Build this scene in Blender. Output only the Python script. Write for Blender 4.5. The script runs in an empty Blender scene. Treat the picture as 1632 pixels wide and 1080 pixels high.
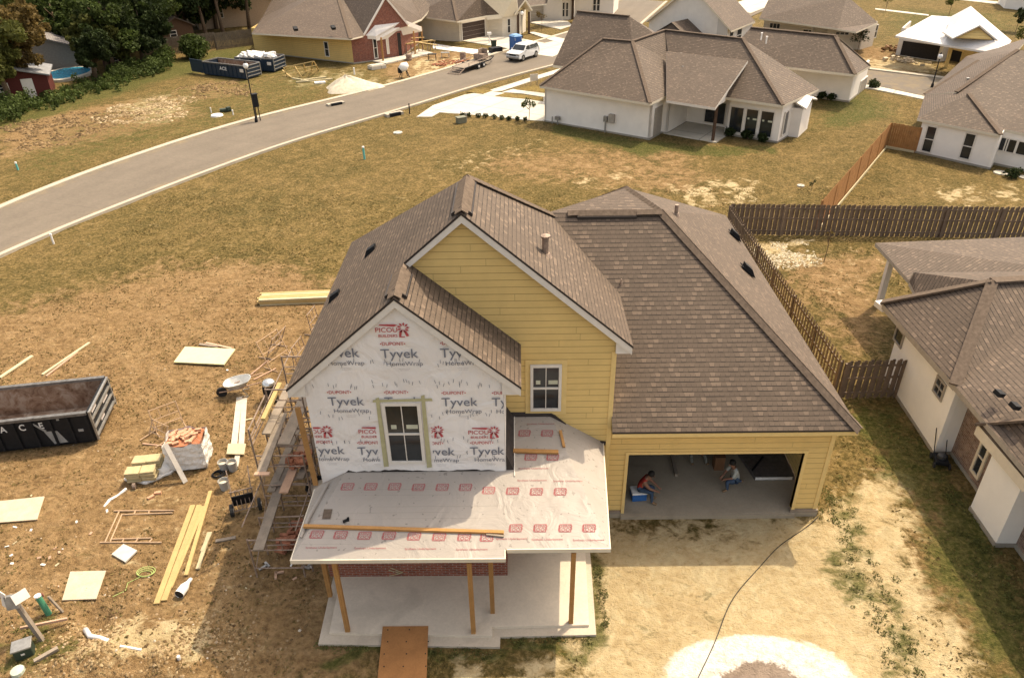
import bpy, bmesh, math, random
import numpy as np
from mathutils import Vector, Matrix, noise as mnoise
R = math.radians
random.seed(7); rng = np.random.default_rng(11)
scene = bpy.context.scene
col = scene.collection

# ------------------------------------------------------------------ camera
CX, CY, CZ = -2.449, -15.984, 15.893
FP = 1191.764
th, ya, ro = R(31.589), R(-0.641), R(-0.97)
fw = Vector((math.sin(ya)*math.cos(th), math.cos(ya)*math.cos(th), -math.sin(th)))
r0 = Vector((math.cos(ya), -math.sin(ya), 0)); u0 = r0.cross(fw)
rt = r0*math.cos(ro) + u0*math.sin(ro); up = -r0*math.sin(ro) + u0*math.cos(ro)
cd = bpy.data.cameras.new('camera'); cam = bpy.data.objects.new('camera', cd); col.objects.link(cam)
cam.matrix_world = Matrix(((rt.x, up.x, -fw.x, CX), (rt.y, up.y, -fw.y, CY), (rt.z, up.z, -fw.z, CZ), (0, 0, 0, 1)))
cd.sensor_width = 36; cd.lens = 36*FP/1632; cd.clip_end = 2000; cd.clip_start = .1
scene.camera = cam
C0 = Vector((CX, CY, CZ))
GZ = -.15                                   # ground level; z = 0 is the garage slab

def ray(px, py): return fw + rt*((px-816)/FP) + up*((540-py)/FP)
def G(px, py, z=GZ):                        # point at height z seen at a photo pixel (survey of the place)
    D = ray(px, py); return C0 + D*((z-CZ)/D.z)
def W(p0, p1, px, py):                      # point on the vertical plane through p0, p1
    n = Vector((-(p1[1]-p0[1]), p1[0]-p0[0], 0)); D = ray(px, py)
    return C0 + D*((Vector((p0[0], p0[1], 0))-C0).dot(n)/D.dot(n))

# ------------------------------------------------------------------ world, sun
SUN_EL, SUN_AZ = 58, 47                     # azimuth from +Y towards +X
world = bpy.data.worlds.new("World"); scene.world = world; world.use_nodes = True
wn = world.node_tree; bg = wn.nodes['Background']
sky = wn.nodes.new('ShaderNodeTexSky'); sky.sky_type = 'NISHITA'; sky.sun_disc = False
sky.sun_elevation = R(SUN_EL); sky.sun_rotation = R(SUN_AZ); sky.dust_density = 4; sky.air_density = 1.0; sky.ozone_density = .6
hs = wn.nodes.new('ShaderNodeHueSaturation'); hs.inputs['Saturation'].default_value = .62
wn.links.new(sky.outputs[0], hs.inputs['Color']); wn.links.new(hs.outputs[0], bg.inputs[0]); bg.inputs[1].default_value = .15
sl = bpy.data.lights.new('sun', 'SUN'); sl.energy = 2.05; sl.angle = R(.5); sl.color = (1, .93, .80)
sun = bpy.data.objects.new('sun', sl); col.objects.link(sun)
sd = Vector((math.sin(R(SUN_AZ))*math.cos(R(SUN_EL)), math.cos(R(SUN_AZ))*math.cos(R(SUN_EL)), math.sin(R(SUN_EL))))
sun.rotation_euler = sd.to_track_quat('Z', 'Y').to_euler(); sun.location = (30, 30, 60)
scene.view_settings.view_transform = 'Standard'; scene.view_settings.look = 'None'
scene.view_settings.exposure = 1.22; scene.view_settings.gamma = 1
scene.view_settings.use_white_balance = True
scene.view_settings.white_balance_temperature = 7700; scene.view_settings.white_balance_tint = 11
scene.cycles.max_bounces = 6

# ------------------------------------------------------------------ materials
MATS = {}
class NT:
    def __init__(s, name):
        s.m = bpy.data.materials.new(name); s.m.use_nodes = True
        s.t = s.m.node_tree; s.b = s.t.nodes['Principled BSDF']
    def n(s, t, **k):
        nd = s.t.nodes.new(t)
        for a, v in k.items(): setattr(nd, a, v)
        return nd
    def l(s, a, b): s.t.links.new(a, b)
    def math(s, op, a, b=None, c=None, clamp=False):
        nd = s.n('ShaderNodeMath', operation=op, use_clamp=clamp)
        for i, v in enumerate((a, b, c)):
            if v is None: continue
            if isinstance(v, (int, float)): nd.inputs[i].default_value = v
            else: s.l(v, nd.inputs[i])
        return nd.outputs[0]
    def mix(s, f, a, b, mode='MIX'):
        nd = s.n('ShaderNodeMix', data_type='RGBA', blend_type=mode)
        for i, v in ((0, f), (6, a), (7, b)):
            if isinstance(v, (int, float)): nd.inputs[i].default_value = v
            elif isinstance(v, tuple): nd.inputs[i].default_value = (*v, 1) if len(v) == 3 else v
            else: s.l(v, nd.inputs[i])
        return nd.outputs[2]
    def ramp(s, f, stops):
        nd = s.n('ShaderNodeValToRGB'); s.l(f, nd.inputs[0]); e = nd.color_ramp.elements
        while len(e) < len(stops): e.new(.5)
        for x, (p, c_) in zip(e, stops):
            x.position = p; x.color = (*c_, 1) if isinstance(c_, tuple) else (c_, c_, c_, 1)
        return nd.outputs[0]
    def noise(s, sc, det=3, rough=.55, vec=None, dist=0):
        nd = s.n('ShaderNodeTexNoise'); nd.inputs['Scale'].default_value = sc; nd.inputs['Detail'].default_value = det
        nd.inputs['Roughness'].default_value = rough; nd.inputs['Distortion'].default_value = dist
        if vec is not None: s.l(vec, nd.inputs['Vector'])
        return nd.outputs[0]
    def obj(s): return s.n('ShaderNodeTexCoord').outputs['Object']
    def uv(s): return s.n('ShaderNodeTexCoord').outputs['UV']
    def scale(s, v, sc):
        nd = s.n('ShaderNodeMapping'); s.l(v, nd.inputs[0]); nd.inputs['Scale'].default_value = sc; return nd.outputs[0]
    def bump(s, h, d=.02, st=1.0):
        nd = s.n('ShaderNodeBump'); s.l(h, nd.inputs['Height']); nd.inputs['Distance'].default_value = d; nd.inputs['Strength'].default_value = st
        s.l(nd.outputs[0], s.b.inputs['Normal'])
    def out(s, c, rough=.8, spec=.3, metal=0):
        if isinstance(c, tuple): s.b.inputs['Base Color'].default_value = (*c, 1)
        else: s.l(c, s.b.inputs['Base Color'])
        if isinstance(rough, (int, float)): s.b.inputs['Roughness'].default_value = rough
        else: s.l(rough, s.b.inputs['Roughness'])
        s.b.inputs['Specular IOR Level'].default_value = spec; s.b.inputs['Metallic'].default_value = metal
        return s.m

def plain(name, c, rough=.75, spec=.3, metal=0, var=.12, sc=6, bump=0, per_obj=0):
    """painted / simple surface with mottling"""
    if name in MATS: return MATS[name]
    s = NT(name); o = s.obj()
    f = s.noise(sc, 5, .6, o)
    lo = tuple(x*(1-var) for x in c); hi = tuple(min(1, x*(1+var)) for x in c)
    cc = s.mix(s.ramp(f, [(.3, 0.0), (.7, 1.0)]), lo, hi)
    if per_obj:
        ri = s.n('ShaderNodeObjectInfo').outputs['Random']
        cc = s.mix(1, cc, s.ramp(ri, [(0, 1-per_obj), (1, 1.0)]), 'MULTIPLY')
    if bump: s.bump(s.noise(sc*5, 4, .6, o), bump)
    MATS[name] = s.out(cc, rough, spec, metal); return MATS[name]

def shingle(name, c, dark=.25, row=.137, tab=.135, blotch=.24):
    if name in MATS: return MATS[name]
    s = NT(name); sep = s.n('ShaderNodeSeparateXYZ'); s.l(s.uv(), sep.inputs[0])
    u, v = sep.outputs[0], sep.outputs[1]
    vr = s.math('DIVIDE', v, row); rw = s.math('FLOOR', vr); fr = s.math('FRACT', vr)
    wn_ = s.n('ShaderNodeTexWhiteNoise', noise_dimensions='1D'); s.l(rw, wn_.inputs['W'])
    uo = s.math('ADD', s.math('DIVIDE', u, tab), s.math('MULTIPLY', wn_.outputs[0], 7.3))
    tb = s.math('FLOOR', uo); fu = s.math('FRACT', uo)
    cb = s.n('ShaderNodeCombineXYZ'); s.l(tb, cb.inputs[0]); s.l(rw, cb.inputs[1])
    w2 = s.n('ShaderNodeTexWhiteNoise', noise_dimensions='2D'); s.l(cb.outputs[0], w2.inputs['Vector'])
    rnd = w2.outputs[0]
    base = s.ramp(rnd, [(0, tuple(x*(1-blotch) for x in c)), (.55, c), (.84, tuple(x*(1+blotch*.5) for x in c)), (.88, tuple(min(1, x*(1+blotch*2.3)) for x in c)), (1, tuple(min(1, x*(1+blotch*2.9)) for x in c))])
    gr = s.noise(60, 2, .8, s.obj())
    base = s.mix(.35, base, s.ramp(gr, [(.35, tuple(x*.6 for x in c)), (.65, tuple(x*1.4 for x in c))]))
    big = s.noise(.5, 3, .6, s.obj())
    base = s.mix(1, base, s.ramp(big, [(.3, .86), (.7, 1.06)]), 'MULTIPLY')
    # painted shadow line at the butt edge of each course, and the cutouts between tabs
    edge = s.math('MULTIPLY', s.math('LESS_THAN', fr, .2), 1.0)
    half = s.math('GREATER_THAN', w2.outputs[0], .5)
    cut = s.math('MULTIPLY', s.math('LESS_THAN', fu, .1), s.math('LESS_THAN', fr, .6))
    dk = s.math('MAXIMUM', s.math('MULTIPLY', edge, s.math('ADD', .55, s.math('MULTIPLY', half, .45))), s.math('MULTIPLY', cut, .6))
    base = s.mix(dk, base, tuple(x*dark for x in c))
    h = s.math('ADD', s.math('MULTIPLY', s.math('SUBTRACT', 1, fr), .8), s.math('MULTIPLY', half, .5))
    s.bump(h, .012)
    MATS[name] = s.out(base, .75, .3); return MATS[name]

def siding(name, c, row=.2, vertical=False, line=.62):
    if name in MATS: return MATS[name]
    s = NT(name); sep = s.n('ShaderNodeSeparateXYZ'); s.l(s.obj(), sep.inputs[0])
    if vertical:
        g = s.math('ADD', sep.outputs[0], sep.outputs[1])
        fr = s.math('FRACT', s.math('DIVIDE', g, row)); e = s.math('LESS_THAN', fr, .12)
        s.bump(e, .02)
    else:
        fr = s.math('FRACT', s.math('DIVIDE', s.math('ADD', sep.outputs[2], 10), row)); e = s.math('LESS_THAN', fr, .09)
        s.bump(s.math('SUBTRACT', 1, fr), .025)
        rw = s.math('FLOOR', s.math('DIVIDE', s.math('ADD', sep.outputs[2], 10), row)); w1 = s.n('ShaderNodeTexWhiteNoise', noise_dimensions='1D'); s.l(rw, w1.inputs['W'])
        al = s.math('ADD', s.math('DIVIDE', s.math('ADD', sep.outputs[0], sep.outputs[1]), 3.66), w1.outputs[0])
        e = s.math('MAXIMUM', e, s.math('MULTIPLY', s.math('LESS_THAN', s.math('FRACT', al), .006), .6))
    f = s.noise(1.3, 5, .65, s.obj()); f2 = s.noise(14, 3, .6, s.scale(s.obj(), (.3, .3, 3)))
    cc = s.mix(s.ramp(f, [(.3, 0.), (.7, 1.)]), tuple(x*.92 for x in c), tuple(x*1.06 for x in c))
    cc = s.mix(.15, cc, s.ramp(f2, [(.3, tuple(x*.75 for x in c)), (.7, tuple(min(1, x*1.2) for x in c))]))
    dst = s.noise(.9, 5, .7, s.scale(s.obj(), (1, 1, .35)), .6); cc = s.mix(s.ramp(dst, [(.52, 0.), (.68, .18)]), cc, tuple(x*.7 for x in c))
    cc = s.mix(e, cc, tuple(x*line for x in c))
    MATS[name] = s.out(cc, .7, .25); return MATS[name]

def brick(name, c1, c2, mortar, bw=.2, bh=.068):
    if name in MATS: return MATS[name]
    s = NT(name); sep = s.n('ShaderNodeSeparateXYZ'); s.l(s.obj(), sep.inputs[0])
    cb = s.n('ShaderNodeCombineXYZ'); s.l(s.math('ADD', sep.outputs[0], sep.outputs[1]), cb.inputs[0]); s.l(sep.outputs[2], cb.inputs[1])
    b = s.n('ShaderNodeTexBrick'); s.l(cb.outputs[0], b.inputs['Vector'])
    b.inputs['Color1'].default_value = (*c1, 1); b.inputs['Color2'].default_value = (*c2, 1); b.inputs['Mortar'].default_value = (*mortar, 1)
    b.inputs['Scale'].default_value = 1; b.inputs['Brick Width'].default_value = bw; b.inputs['Row Height'].default_value = bh; b.inputs['Mortar Size'].default_value = .008
    n = s.noise(5, 4, .7, s.obj())
    cc = s.mix(1, b.outputs[0], s.ramp(n, [(.3, .7), (.7, 1.2)]), 'MULTIPLY')
    s.bump(b.outputs[1], -.01)
    MATS[name] = s.out(cc, .9, .2); return MATS[name]

def wood(name, c, var=.25, per=.2):
    if name in MATS: return MATS[name]
    s = NT(name); o = s.obj()
    f = s.noise(3, 4, .6, o); g_ = s.noise(30, 3, .7, o)
    k = s.noise(2.2, 0, .5, o)
    cc = s.mix(s.ramp(f, [(.3, 0.), (.7, 1.)]), tuple(x*(1-var) for x in c), tuple(min(1, x*(1+var*.6)) for x in c))
    cc = s.mix(.25, cc, s.ramp(g_, [(.35, tuple(x*.55 for x in c)), (.6, tuple(min(1, x*1.1) for x in c))]))
    ri = s.n('ShaderNodeObjectInfo').outputs['Random']
    cc = s.mix(1, cc, s.ramp(ri, [(0, 1-per), (1, 1.0)]), 'MULTIPLY')
    MATS[name] = s.out(cc, .8, .2); return MATS[name]

def concrete(name, c, sc=1.2, joints=None):
    if name in MATS: return MATS[name]
    s = NT(name); o = s.obj()
    f = s.noise(sc, 6, .65, o); f2 = s.noise(sc*14, 4, .7, o); st = s.noise(sc*.6, 3, .5, o, 1.2)
    cc = s.mix(s.ramp(f, [(.3, 0.), (.7, 1.)]), tuple(x*.86 for x in c), tuple(min(1, x*1.08) for x in c))
    cc = s.mix(.3, cc, s.ramp(f2, [(.3, tuple(x*.7 for x in c)), (.7, tuple(min(1, x*1.15) for x in c))]))
    cc = s.mix(s.ramp(st, [(.58, 0.), (.7, .35)]), cc, tuple(x*.6 for x in c))
    if joints:
        sep = s.n('ShaderNodeSeparateXYZ'); m = s.n('ShaderNodeMapping'); s.l(o, m.inputs[0]); m.inputs['Rotation'].default_value = (0, 0, joints[1]); s.l(m.outputs[0], sep.inputs[0])
        j = s.math('MAXIMUM', *[s.math('LESS_THAN', s.math('FRACT', s.math('DIVIDE', sep.outputs[i], joints[0])), .03) for i in (0, 1)])
        cc = s.mix(j, cc, tuple(x*.6 for x in c))
    s.bump(f2, .006)
    MATS[name] = s.out(cc, .9, .2); return MATS[name]

def glass(name='dark_glass', c=(.015, .017, .018)):
    if name in MATS: return MATS[name]
    s = NT(name); f = s.noise(.9, 3, .5, s.obj())
    cc = s.mix(s.ramp(f, [(.35, 0.), (.65, 1.)]), c, tuple(x*2.2 for x in c))
    MATS[name] = s.out(cc, .08, .5); return MATS[name]

M = dict(
 roof=shingle('brown_shingle', (.108, .077, .055)),
 ridge=plain('ridge_cap_shingle', (.116, .087, .066), .95, .1, var=.25, sc=9, bump=.004),
 yellow=siding('yellow_lap_siding', (.655, .455, .175), .19),
 yellow_trim=plain('yellow_trim', (.68, .49, .205), .7, .3, var=.06),
 white=plain('white_paint', (.66, .61, .54), .6, .3, var=.06),
 cream=plain('cream_trim', (.62, .55, .43), .6, .3, var=.06),
 drip=plain('dark_drip_edge', (.035, .028, .025), .6, .3),
 felt=plain('black_felt', (.045, .036, .032), .85, .2, var=.3, sc=4, bump=.01),
 glass=glass(), conc=concrete('slab_concrete', (.60, .52, .41)),
 conc_w=concrete('pale_driveway_concrete', (.50, .46, .385), .5, (3.0, R(34))),
 
 curb=concrete('curb_concrete', (.40, .35, .275), .8),
 lumber=wood('fresh_lumber', (.50, .36, .16), .15), lumber_o=wood('orange_lumber', (.42, .22, .08), .2),
 pale=wood('pale_plywood', (.54, .46, .29), .1), osb=wood('osb_sheet', (.54, .44, .31), .18), ply_o=wood('orange_plywood', (.36, .165, .06), .2),
 grey_wood=wood('weathered_plank', (.30, .245, .19), .3), pink_wood=wood('pinkish_board', (.50, .32, .22), .2),
 fence_d=wood('dark_fence_wood', (.175, .125, .09), .35, .1), fence_o=wood('cedar_fence_wood', (.38, .185, .07), .3, .1), fence_g=wood('grey_fence_wood', (.15, .115, .08), .3, .1),
 brick_r=brick('red_brick', (.27, .075, .04), (.19, .05, .03), (.30, .24, .2)),
 brick_b=brick('brown_brick', (.17, .10, .075), (.27, .19, .15), (.30, .25, .2)),
 stucco=plain('white_stucco', (.78, .73, .66), .9, .1, var=.05, sc=1.2, bump=.003),
 stucco2=plain('pale_stucco', (.72, .66, .58), .9, .1, var=.05, sc=1.2, bump=.003),
 beige=siding('beige_siding', (.62, .55, .44), .2, line=.85), tan=plain('tan_stucco', (.80, .77, .71), .9, .1, var=.05, sc=1),
 board_w=siding('white_board_batten', (.66, .62, .56), .4, True, .75),
 rust=plain('rusty_scaffold_steel', (.27, .20, .155), .65, .4, .3, var=.4, sc=8), steel=plain('grey_steel', (.30, .29, .27), .45, .5, .6, var=.25),
 black=plain('black_paint', (.010, .011, .013), .6, .2, var=.3), rubber=plain('black_rubber', (.02, .02, .02), .8, .3),
 wht_pl=plain('white_plastic', (.72, .70, .66), .45, .4, var=.05), green_pl=plain('green_plastic', (.05, .22, .13), .5, .4),
 blue_pl=plain('blue_plastic', (.02, .11, .32), .5, .4), red_pl=plain('red_plastic', (.42, .03, .02), .5, .4),
 dkgreen=plain('dark_green_steel', (.03, .045, .03), .6, .3), bark=plain('bark', (.13, .09, .06), .95, .1, var=.35, sc=9, bump=.02),
 brown_door=plain('brown_garage_door', (.055, .035, .027), .6, .3), greyd=plain('grey_panel', (.33, .29, .24), .6, .3),
 ink=plain('grey_ink', (.17, .18, .21), .8, .1, var=.05), red_ink=plain('red_ink', (.46, .08, .085), .8, .1, var=.1), red_faint=plain('faded_red_ink', (.33, .10, .10), .8, .1, var=.1), grey_faint=plain('faded_grey_ink', (.33, .30, .28), .8, .1), white_ink=plain('white_lettering', (.62, .62, .6), .7, .2),
 tape=plain('olive_flashing_tape', (.42, .39, .22), .5, .4, var=.1), skin=plain('skin', (.22, .11, .07), .6, .3), inner_shade=plain('painted_interior_shade', (.035, .03, .026), .9, .1),  # the last one is near-black, painting the shade inside openings
)

# wrap: white sheet with soft wrinkles
def wrapmat(name, c, sc=1.6, d=.05, lines=False):
    s = NT(name); o = s.obj()
    f = s.noise(sc, 4, .5, o, 1.5); f2 = s.noise(.7, 3, .5, o)
    cc = s.mix(s.ramp(f2, [(.3, 0.), (.7, 1.)]), tuple(x*.9 for x in c), c)
    if lines:
        sep = s.n('ShaderNodeSeparateXYZ'); s.l(o, sep.inputs[0])
        w = s.math('ADD', sep.outputs[1], s.math('MULTIPLY', f2, .04))
        fr = s.math('FRACT', s.math('DIVIDE', w, .16)); ln = s.math('MULTIPLY', s.math('LESS_THAN', fr, .1), s.ramp(s.noise(.8, 2, .5, s.scale(o, (.4, 6, 1))), [(.5, 0.), (.6, .35)]))
        cc = s.mix(ln, cc, tuple(x*.55 for x in c))
        sp = s.noise(9, 1, .4, o); cc = s.mix(s.ramp(sp, [(.70, 0.), (.73, .5)]), cc, (.1, .08, .07))
    s.bump(f, d, .8); return s.out(cc, .45, .4)
M['wrap'] = wrapmat('white_house_wrap', (.80, .76, .72), 1.3, .09); M['under'] = wrapmat('grey_roof_underlayment', (.325, .288, .25), 1.4, .05, True)
M['under_w'] = wrapmat('white_roof_underlayment', (.64, .61, .58), 1.0, .04, True)
M['plastic'] = wrapmat('plastic_sheet', (.74, .72, .68), 4, .08)

# ------------------------------------------------------------------ mesh builder
class MB:
    def __init__(s): s.v = []; s.f = []; s.mi = []; s.cur = 0
    def poly(s, pts, mi=None):
        b = len(s.v); s.v += [tuple(p) for p in pts]; s.f.append(tuple(range(b, b+len(pts)))); s.mi.append(s.cur if mi is None else mi); return s
    def hexa(s, p):      # 4 bottom (ccw from above), 4 top
        b = len(s.v); s.v += [tuple(x) for x in p]
        for q in ((3, 2, 1, 0), (4, 5, 6, 7), (0, 1, 5, 4), (1, 2, 6, 5), (2, 3, 7, 6), (3, 0, 4, 7)):
            s.f.append(tuple(b+i for i in q)); s.mi.append(s.cur)
        return s
    def box(s, c, d, rz=0, rx=0, ry=0):
        m = Matrix.Rotation(rz, 3, 'Z') @ Matrix.Rotation(ry, 3, 'Y') @ Matrix.Rotation(rx, 3, 'X'); c = Vector(c)
        h = [x/2 for x in d]
        return s.hexa([c + m @ Vector((a*h[0], b_*h[1], e*h[2])) for e in (-1, 1) for a, b_ in ((-1, -1), (1, -1), (1, 1), (-1, 1))])
    def bb(s, a, b): return s.box([(x+y)/2 for x, y in zip(a, b)], [abs(x-y) for x, y in zip(a, b)])
    def beam(s, a, b, w, h, upv=(0, 0, 1)):    # rectangular bar from a to b, w sideways, h along up
        a, b = Vector(a), Vector(b); d = (b-a).normalized(); u_ = Vector(upv)
        if abs(d.dot(u_)) > .98: u_ = Vector((0, 1, 0))
        sx = d.cross(u_).normalized()*(w/2); uz = sx.cross(d).normalized()*(h/2)
        return s.hexa([a-sx-uz, a+sx-uz, b+sx-uz, b-sx-uz, a-sx+uz, a+sx+uz, b+sx+uz, b-sx+uz])
    def tube(s, pts, rad, n=8, cap=True):
        pts = [Vector(p) for p in pts]; rads = rad if isinstance(rad, (list, tuple)) else [rad]*len(pts)
        b = len(s.v); prev = None
        for i, p in enumerate(pts):
            d = (pts[min(i+1, len(pts)-1)]-pts[max(i-1, 0)]).normalized()
            a_ = Vector((0, 0, 1)) if abs(d.z) < .9 else Vector((1, 0, 0))
            if prev is not None: x = (prev - d*prev.dot(d)).normalized()
            else: x = d.cross(a_).normalized()
            prev = x; y = d.cross(x)
            for k in range(n):
                t = 2*math.pi*k/n; s.v.append(tuple(p + (x*math.cos(t)+y*math.sin(t))*rads[i]))
        for i in range(len(pts)-1):
            for k in range(n):
                s.f.append((b+i*n+k, b+i*n+(k+1) % n, b+(i+1)*n+(k+1) % n, b+(i+1)*n+k)); s.mi.append(s.cur)
        if cap:
            s.f.append(tuple(b+k for k in range(n))[::-1]); s.mi.append(s.cur)
            s.f.append(tuple(b+(len(pts)-1)*n+k for k in range(n))); s.mi.append(s.cur)
        return s
    def lathe(s, c, prof, n=14, cap=True):      # prof: (r, z)
        c = Vector(c); b = len(s.v)
        for r_, z in prof:
            for k in range(n):
                t = 2*math.pi*k/n; s.v.append((c.x+r_*math.cos(t), c.y+r_*math.sin(t), c.z+z))
        for i in range(len(prof)-1):
            for k in range(n):
                s.f.append((b+i*n+k, b+i*n+(k+1) % n, b+(i+1)*n+(k+1) % n, b+(i+1)*n+k)); s.mi.append(s.cur)
        if cap:
            s.f.append(tuple(b+k for k in range(n))[::-1]); s.mi.append(s.cur)
            s.f.append(tuple(b+(len(prof)-1)*n+k for k in range(n))); s.mi.append(s.cur)
        return s
    def prism(s, pts, z0, z1):
        b = len(s.v); n = len(pts)
        a = sum(pts[i][0]*pts[(i+1) % n][1]-pts[(i+1) % n][0]*pts[i][1] for i in range(n))
        if a < 0: pts = pts[::-1]
        s.v += [(p[0], p[1], z0) for p in pts] + [(p[0], p[1], z1) for p in pts]
        s.f.append(tuple(range(b+n-1, b-1, -1))); s.f.append(tuple(range(b+n, b+2*n))); s.mi += [s.cur]*2
        for i in range(n): s.f.append((b+i, b+(i+1) % n, b+n+(i+1) % n, b+n+i)); s.mi.append(s.cur)
        return s
    def extr(s, pts, d):      # extrude planar polygon by vector d
        d = Vector(d); pts = [Vector(p) for p in pts]; b = len(s.v); n = len(pts)
        s.v += [tuple(p) for p in pts] + [tuple(p+d) for p in pts]
        s.f.append(tuple(range(b, b+n))); s.f.append(tuple(range(b+2*n-1, b+n-1, -1))); s.mi += [s.cur]*2
        for i in range(n): s.f.append((b+i, b+n+i, b+n+(i+1) % n, b+(i+1) % n)); s.mi.append(s.cur)
        return s
    def build(s, name, mats, parent=None, uv=False, smooth=False, recalc=True, bevel=0, solid=0, rim=0, loc=None):
        me = bpy.data.meshes.new(name)
        o = bpy.data.objects.new(name, me); col.objects.link(o)
        off = Vector((0, 0, 0))
        if parent is not None:
            o.parent = parent
            if parent.get('_w'): off = wloc(parent); o['_w'] = 1
        elif loc is not None:
            off = Vector(loc); o.location = loc; o['_w'] = 1
        vs = [tuple(Vector(v)-off) for v in s.v] if off.length > 0 else s.v
        me.from_pydata(vs, [], s.f)
        mats = mats if isinstance(mats, (list, tuple)) else [mats]
        for m in mats: me.materials.append(m)
        me.polygons.foreach_set('material_index', s.mi)
        if smooth: me.polygons.foreach_set('use_smooth', [True]*len(s.f))
        me.update()
        if recalc:
            bm = bmesh.new(); bm.from_mesh(me); bmesh.ops.recalc_face_normals(bm, faces=bm.faces); bm.to_mesh(me); bm.free()
        if uv:
            ul = me.uv_layers.new(name='UVMap')
            for p in me.polygons:
                n = p.normal.copy()
                if n.z < 0: n = -n
                t = Vector((-n.y, n.x, 0))
                if t.length < 1e-4: t = Vector((1, 0, 0))
                t.normalize(); sv = n.cross(t)
                for li in p.loop_indices:
                    co = me.vertices[me.loops[li].vertex_index].co + off
                    ul.data[li].uv = (co.dot(t), co.dot(sv))
        if bevel:
            md = o.modifiers.new('bevel', 'BEVEL'); md.width = bevel; md.segments = 2; md.limit_method = 'ANGLE'
        if solid:
            md = o.modifiers.new('solid', 'SOLIDIFY'); md.thickness = solid; md.offset = -1
            md.material_offset_rim = rim; md.material_offset = rim
        return o

def wloc(o):
    v = Vector(o.location)
    while o.parent: o = o.parent; v += Vector(o.location)
    return v
def tag(o, label=None, cat=None, group=None, kind=None):
    for k, v in (('label', label), ('category', cat), ('group', group), ('kind', kind)):
        if v: o[k] = v
    return o
def thing(name, label, cat, loc, group=None, rz=0, world=True):
    """Empty at the base of a thing. world=True: its parts are given in world coordinates (rz must be 0)"""
    o = bpy.data.objects.new(name, None); col.objects.link(o); o.location = loc; o.rotation_euler = (0, 0, rz); o.empty_display_size = .3
    if world: o['_w'] = 1
    return tag(o, label, cat, group)
def dup(o, loc=None, rz=None, parent=None, label=None, scale=None):
    c = o.copy(); col.objects.link(c)
    if parent is not None: c.parent = parent
    if loc is not None: c.location = loc
    if rz is not None: c.rotation_euler = (0, 0, rz)
    if scale is not None: c.scale = scale if isinstance(scale, (tuple, list)) else (scale,)*3
    if label: c['label'] = label
    for ch in list(o.children): dup(ch, parent=c)
    return c
def struct(o): o['kind'] = 'structure'; return o

# lettering as mesh, placed on plane (origin o, right ex, up ey)
_font = {}
def letters(mb, txt, size, o, ex, ey, bold=0.0, sx=1.0, mi=0, clip=None):
    key = (txt, bold)
    if key not in _font:
        cu = bpy.data.curves.new('t', 'FONT'); cu.body = txt; cu.size = 1; cu.offset = bold; cu.align_x = 'CENTER'; cu.align_y = 'CENTER'; cu.resolution_u = 3
        ob = bpy.data.objects.new('t', cu); col.objects.link(ob)
        dg = bpy.context.evaluated_depsgraph_get(); me = bpy.data.meshes.new_from_object(ob.evaluated_get(dg))
        _font[key] = ([v.co.copy() for v in me.vertices], [tuple(p.vertices) for p in me.polygons])
        bpy.data.objects.remove(ob); bpy.data.curves.remove(cu); bpy.data.meshes.remove(me)
    vs, fs = _font[key]; o, ex, ey = Vector(o), Vector(ex).normalized(), Vector(ey).normalized()
    b = len(mb.v)
    mb.v += [tuple(o + ex*(v.x*size*sx) + ey*(v.y*size)) for v in vs]
    for f in fs: mb.f.append(tuple(b+i for i in f)); mb.mi.append(mi)

def clip_mesh(o, planes):
    bm = bmesh.new(); bm.from_mesh(o.data)
    for co, no in planes:
        bmesh.ops.bisect_plane(bm, geom=bm.verts[:]+bm.edges[:]+bm.faces[:], plane_co=co, plane_no=no, clear_outer=True)
    bm.to_mesh(o.data); bm.free()

# window on a wall: a frame, muntins and a pane. p0->p1 bottom line direction, n outwards
def window(parent, p0, p1, z0, z1, n, cols=1, rows=2, fw_=.07, fmat=None, name='window', proud=.05, gm=None, sticker=False, mull=.05):
    p0, p1, n = Vector((p0[0], p0[1], 0)), Vector((p1[0], p1[1], 0)), Vector((n[0], n[1], 0)).normalized()
    d = (p1-p0); L = d.length; d.normalize(); fmat = fmat or M['white']
    def P(a, z, o): return p0 + d*a + n*o + Vector((0, 0, z))
    def bar(mb, a0, a1, za, zb, o0, o1):
        mb.hexa([P(a0, za, o1), P(a1, za, o1), P(a1, za, o0), P(a0, za, o0), P(a0, zb, o1), P(a1, zb, o1), P(a1, zb, o0), P(a0, zb, o0)])
    mb = MB(); bar(mb, 0, fw_, z0, z1, -.02, proud); bar(mb, L-fw_, L, z0, z1, -.02, proud); bar(mb, fw_, L-fw_, z0, z0+fw_, -.02, proud-.001); bar(mb, fw_, L-fw_, z1-fw_, z1, -.02, proud-.001)
    for i in range(1, rows):
        zz = z0+(z1-z0)*i/rows; bar(mb, fw_, L-fw_, zz-mull*.5, zz+mull*.5, 0, proud-.008)
    for i in range(1, cols):
        a = L*i/cols; w_ = mull if rows == 1 else .02; bar(mb, a-w_/2, a+w_/2, z0+fw_, z1-fw_, .005, proud-.014)
    w = mb.build(name, fmat, parent)
    g = MB(); bar(g, fw_*.8, L-fw_*.8, z0+fw_*.8, z1-fw_*.8, -.015, .012)
    g.build('pane', gm or M['glass'], w)
    if sticker:
        st = MB(); zz = z0+(z1-z0)*.58
        for a, ww in ((L*.18, L*.14), (L*.58, L*.3)): bar(st, a, a+ww, zz, zz+.12, .013, .016)
        st.build('sticker', plain('pale_sticker', (.5, .5, .38), .7), w)
    return w
def part(mb, name, mats, parent, **k): return mb.build(name, mats, parent, **k)
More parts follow.
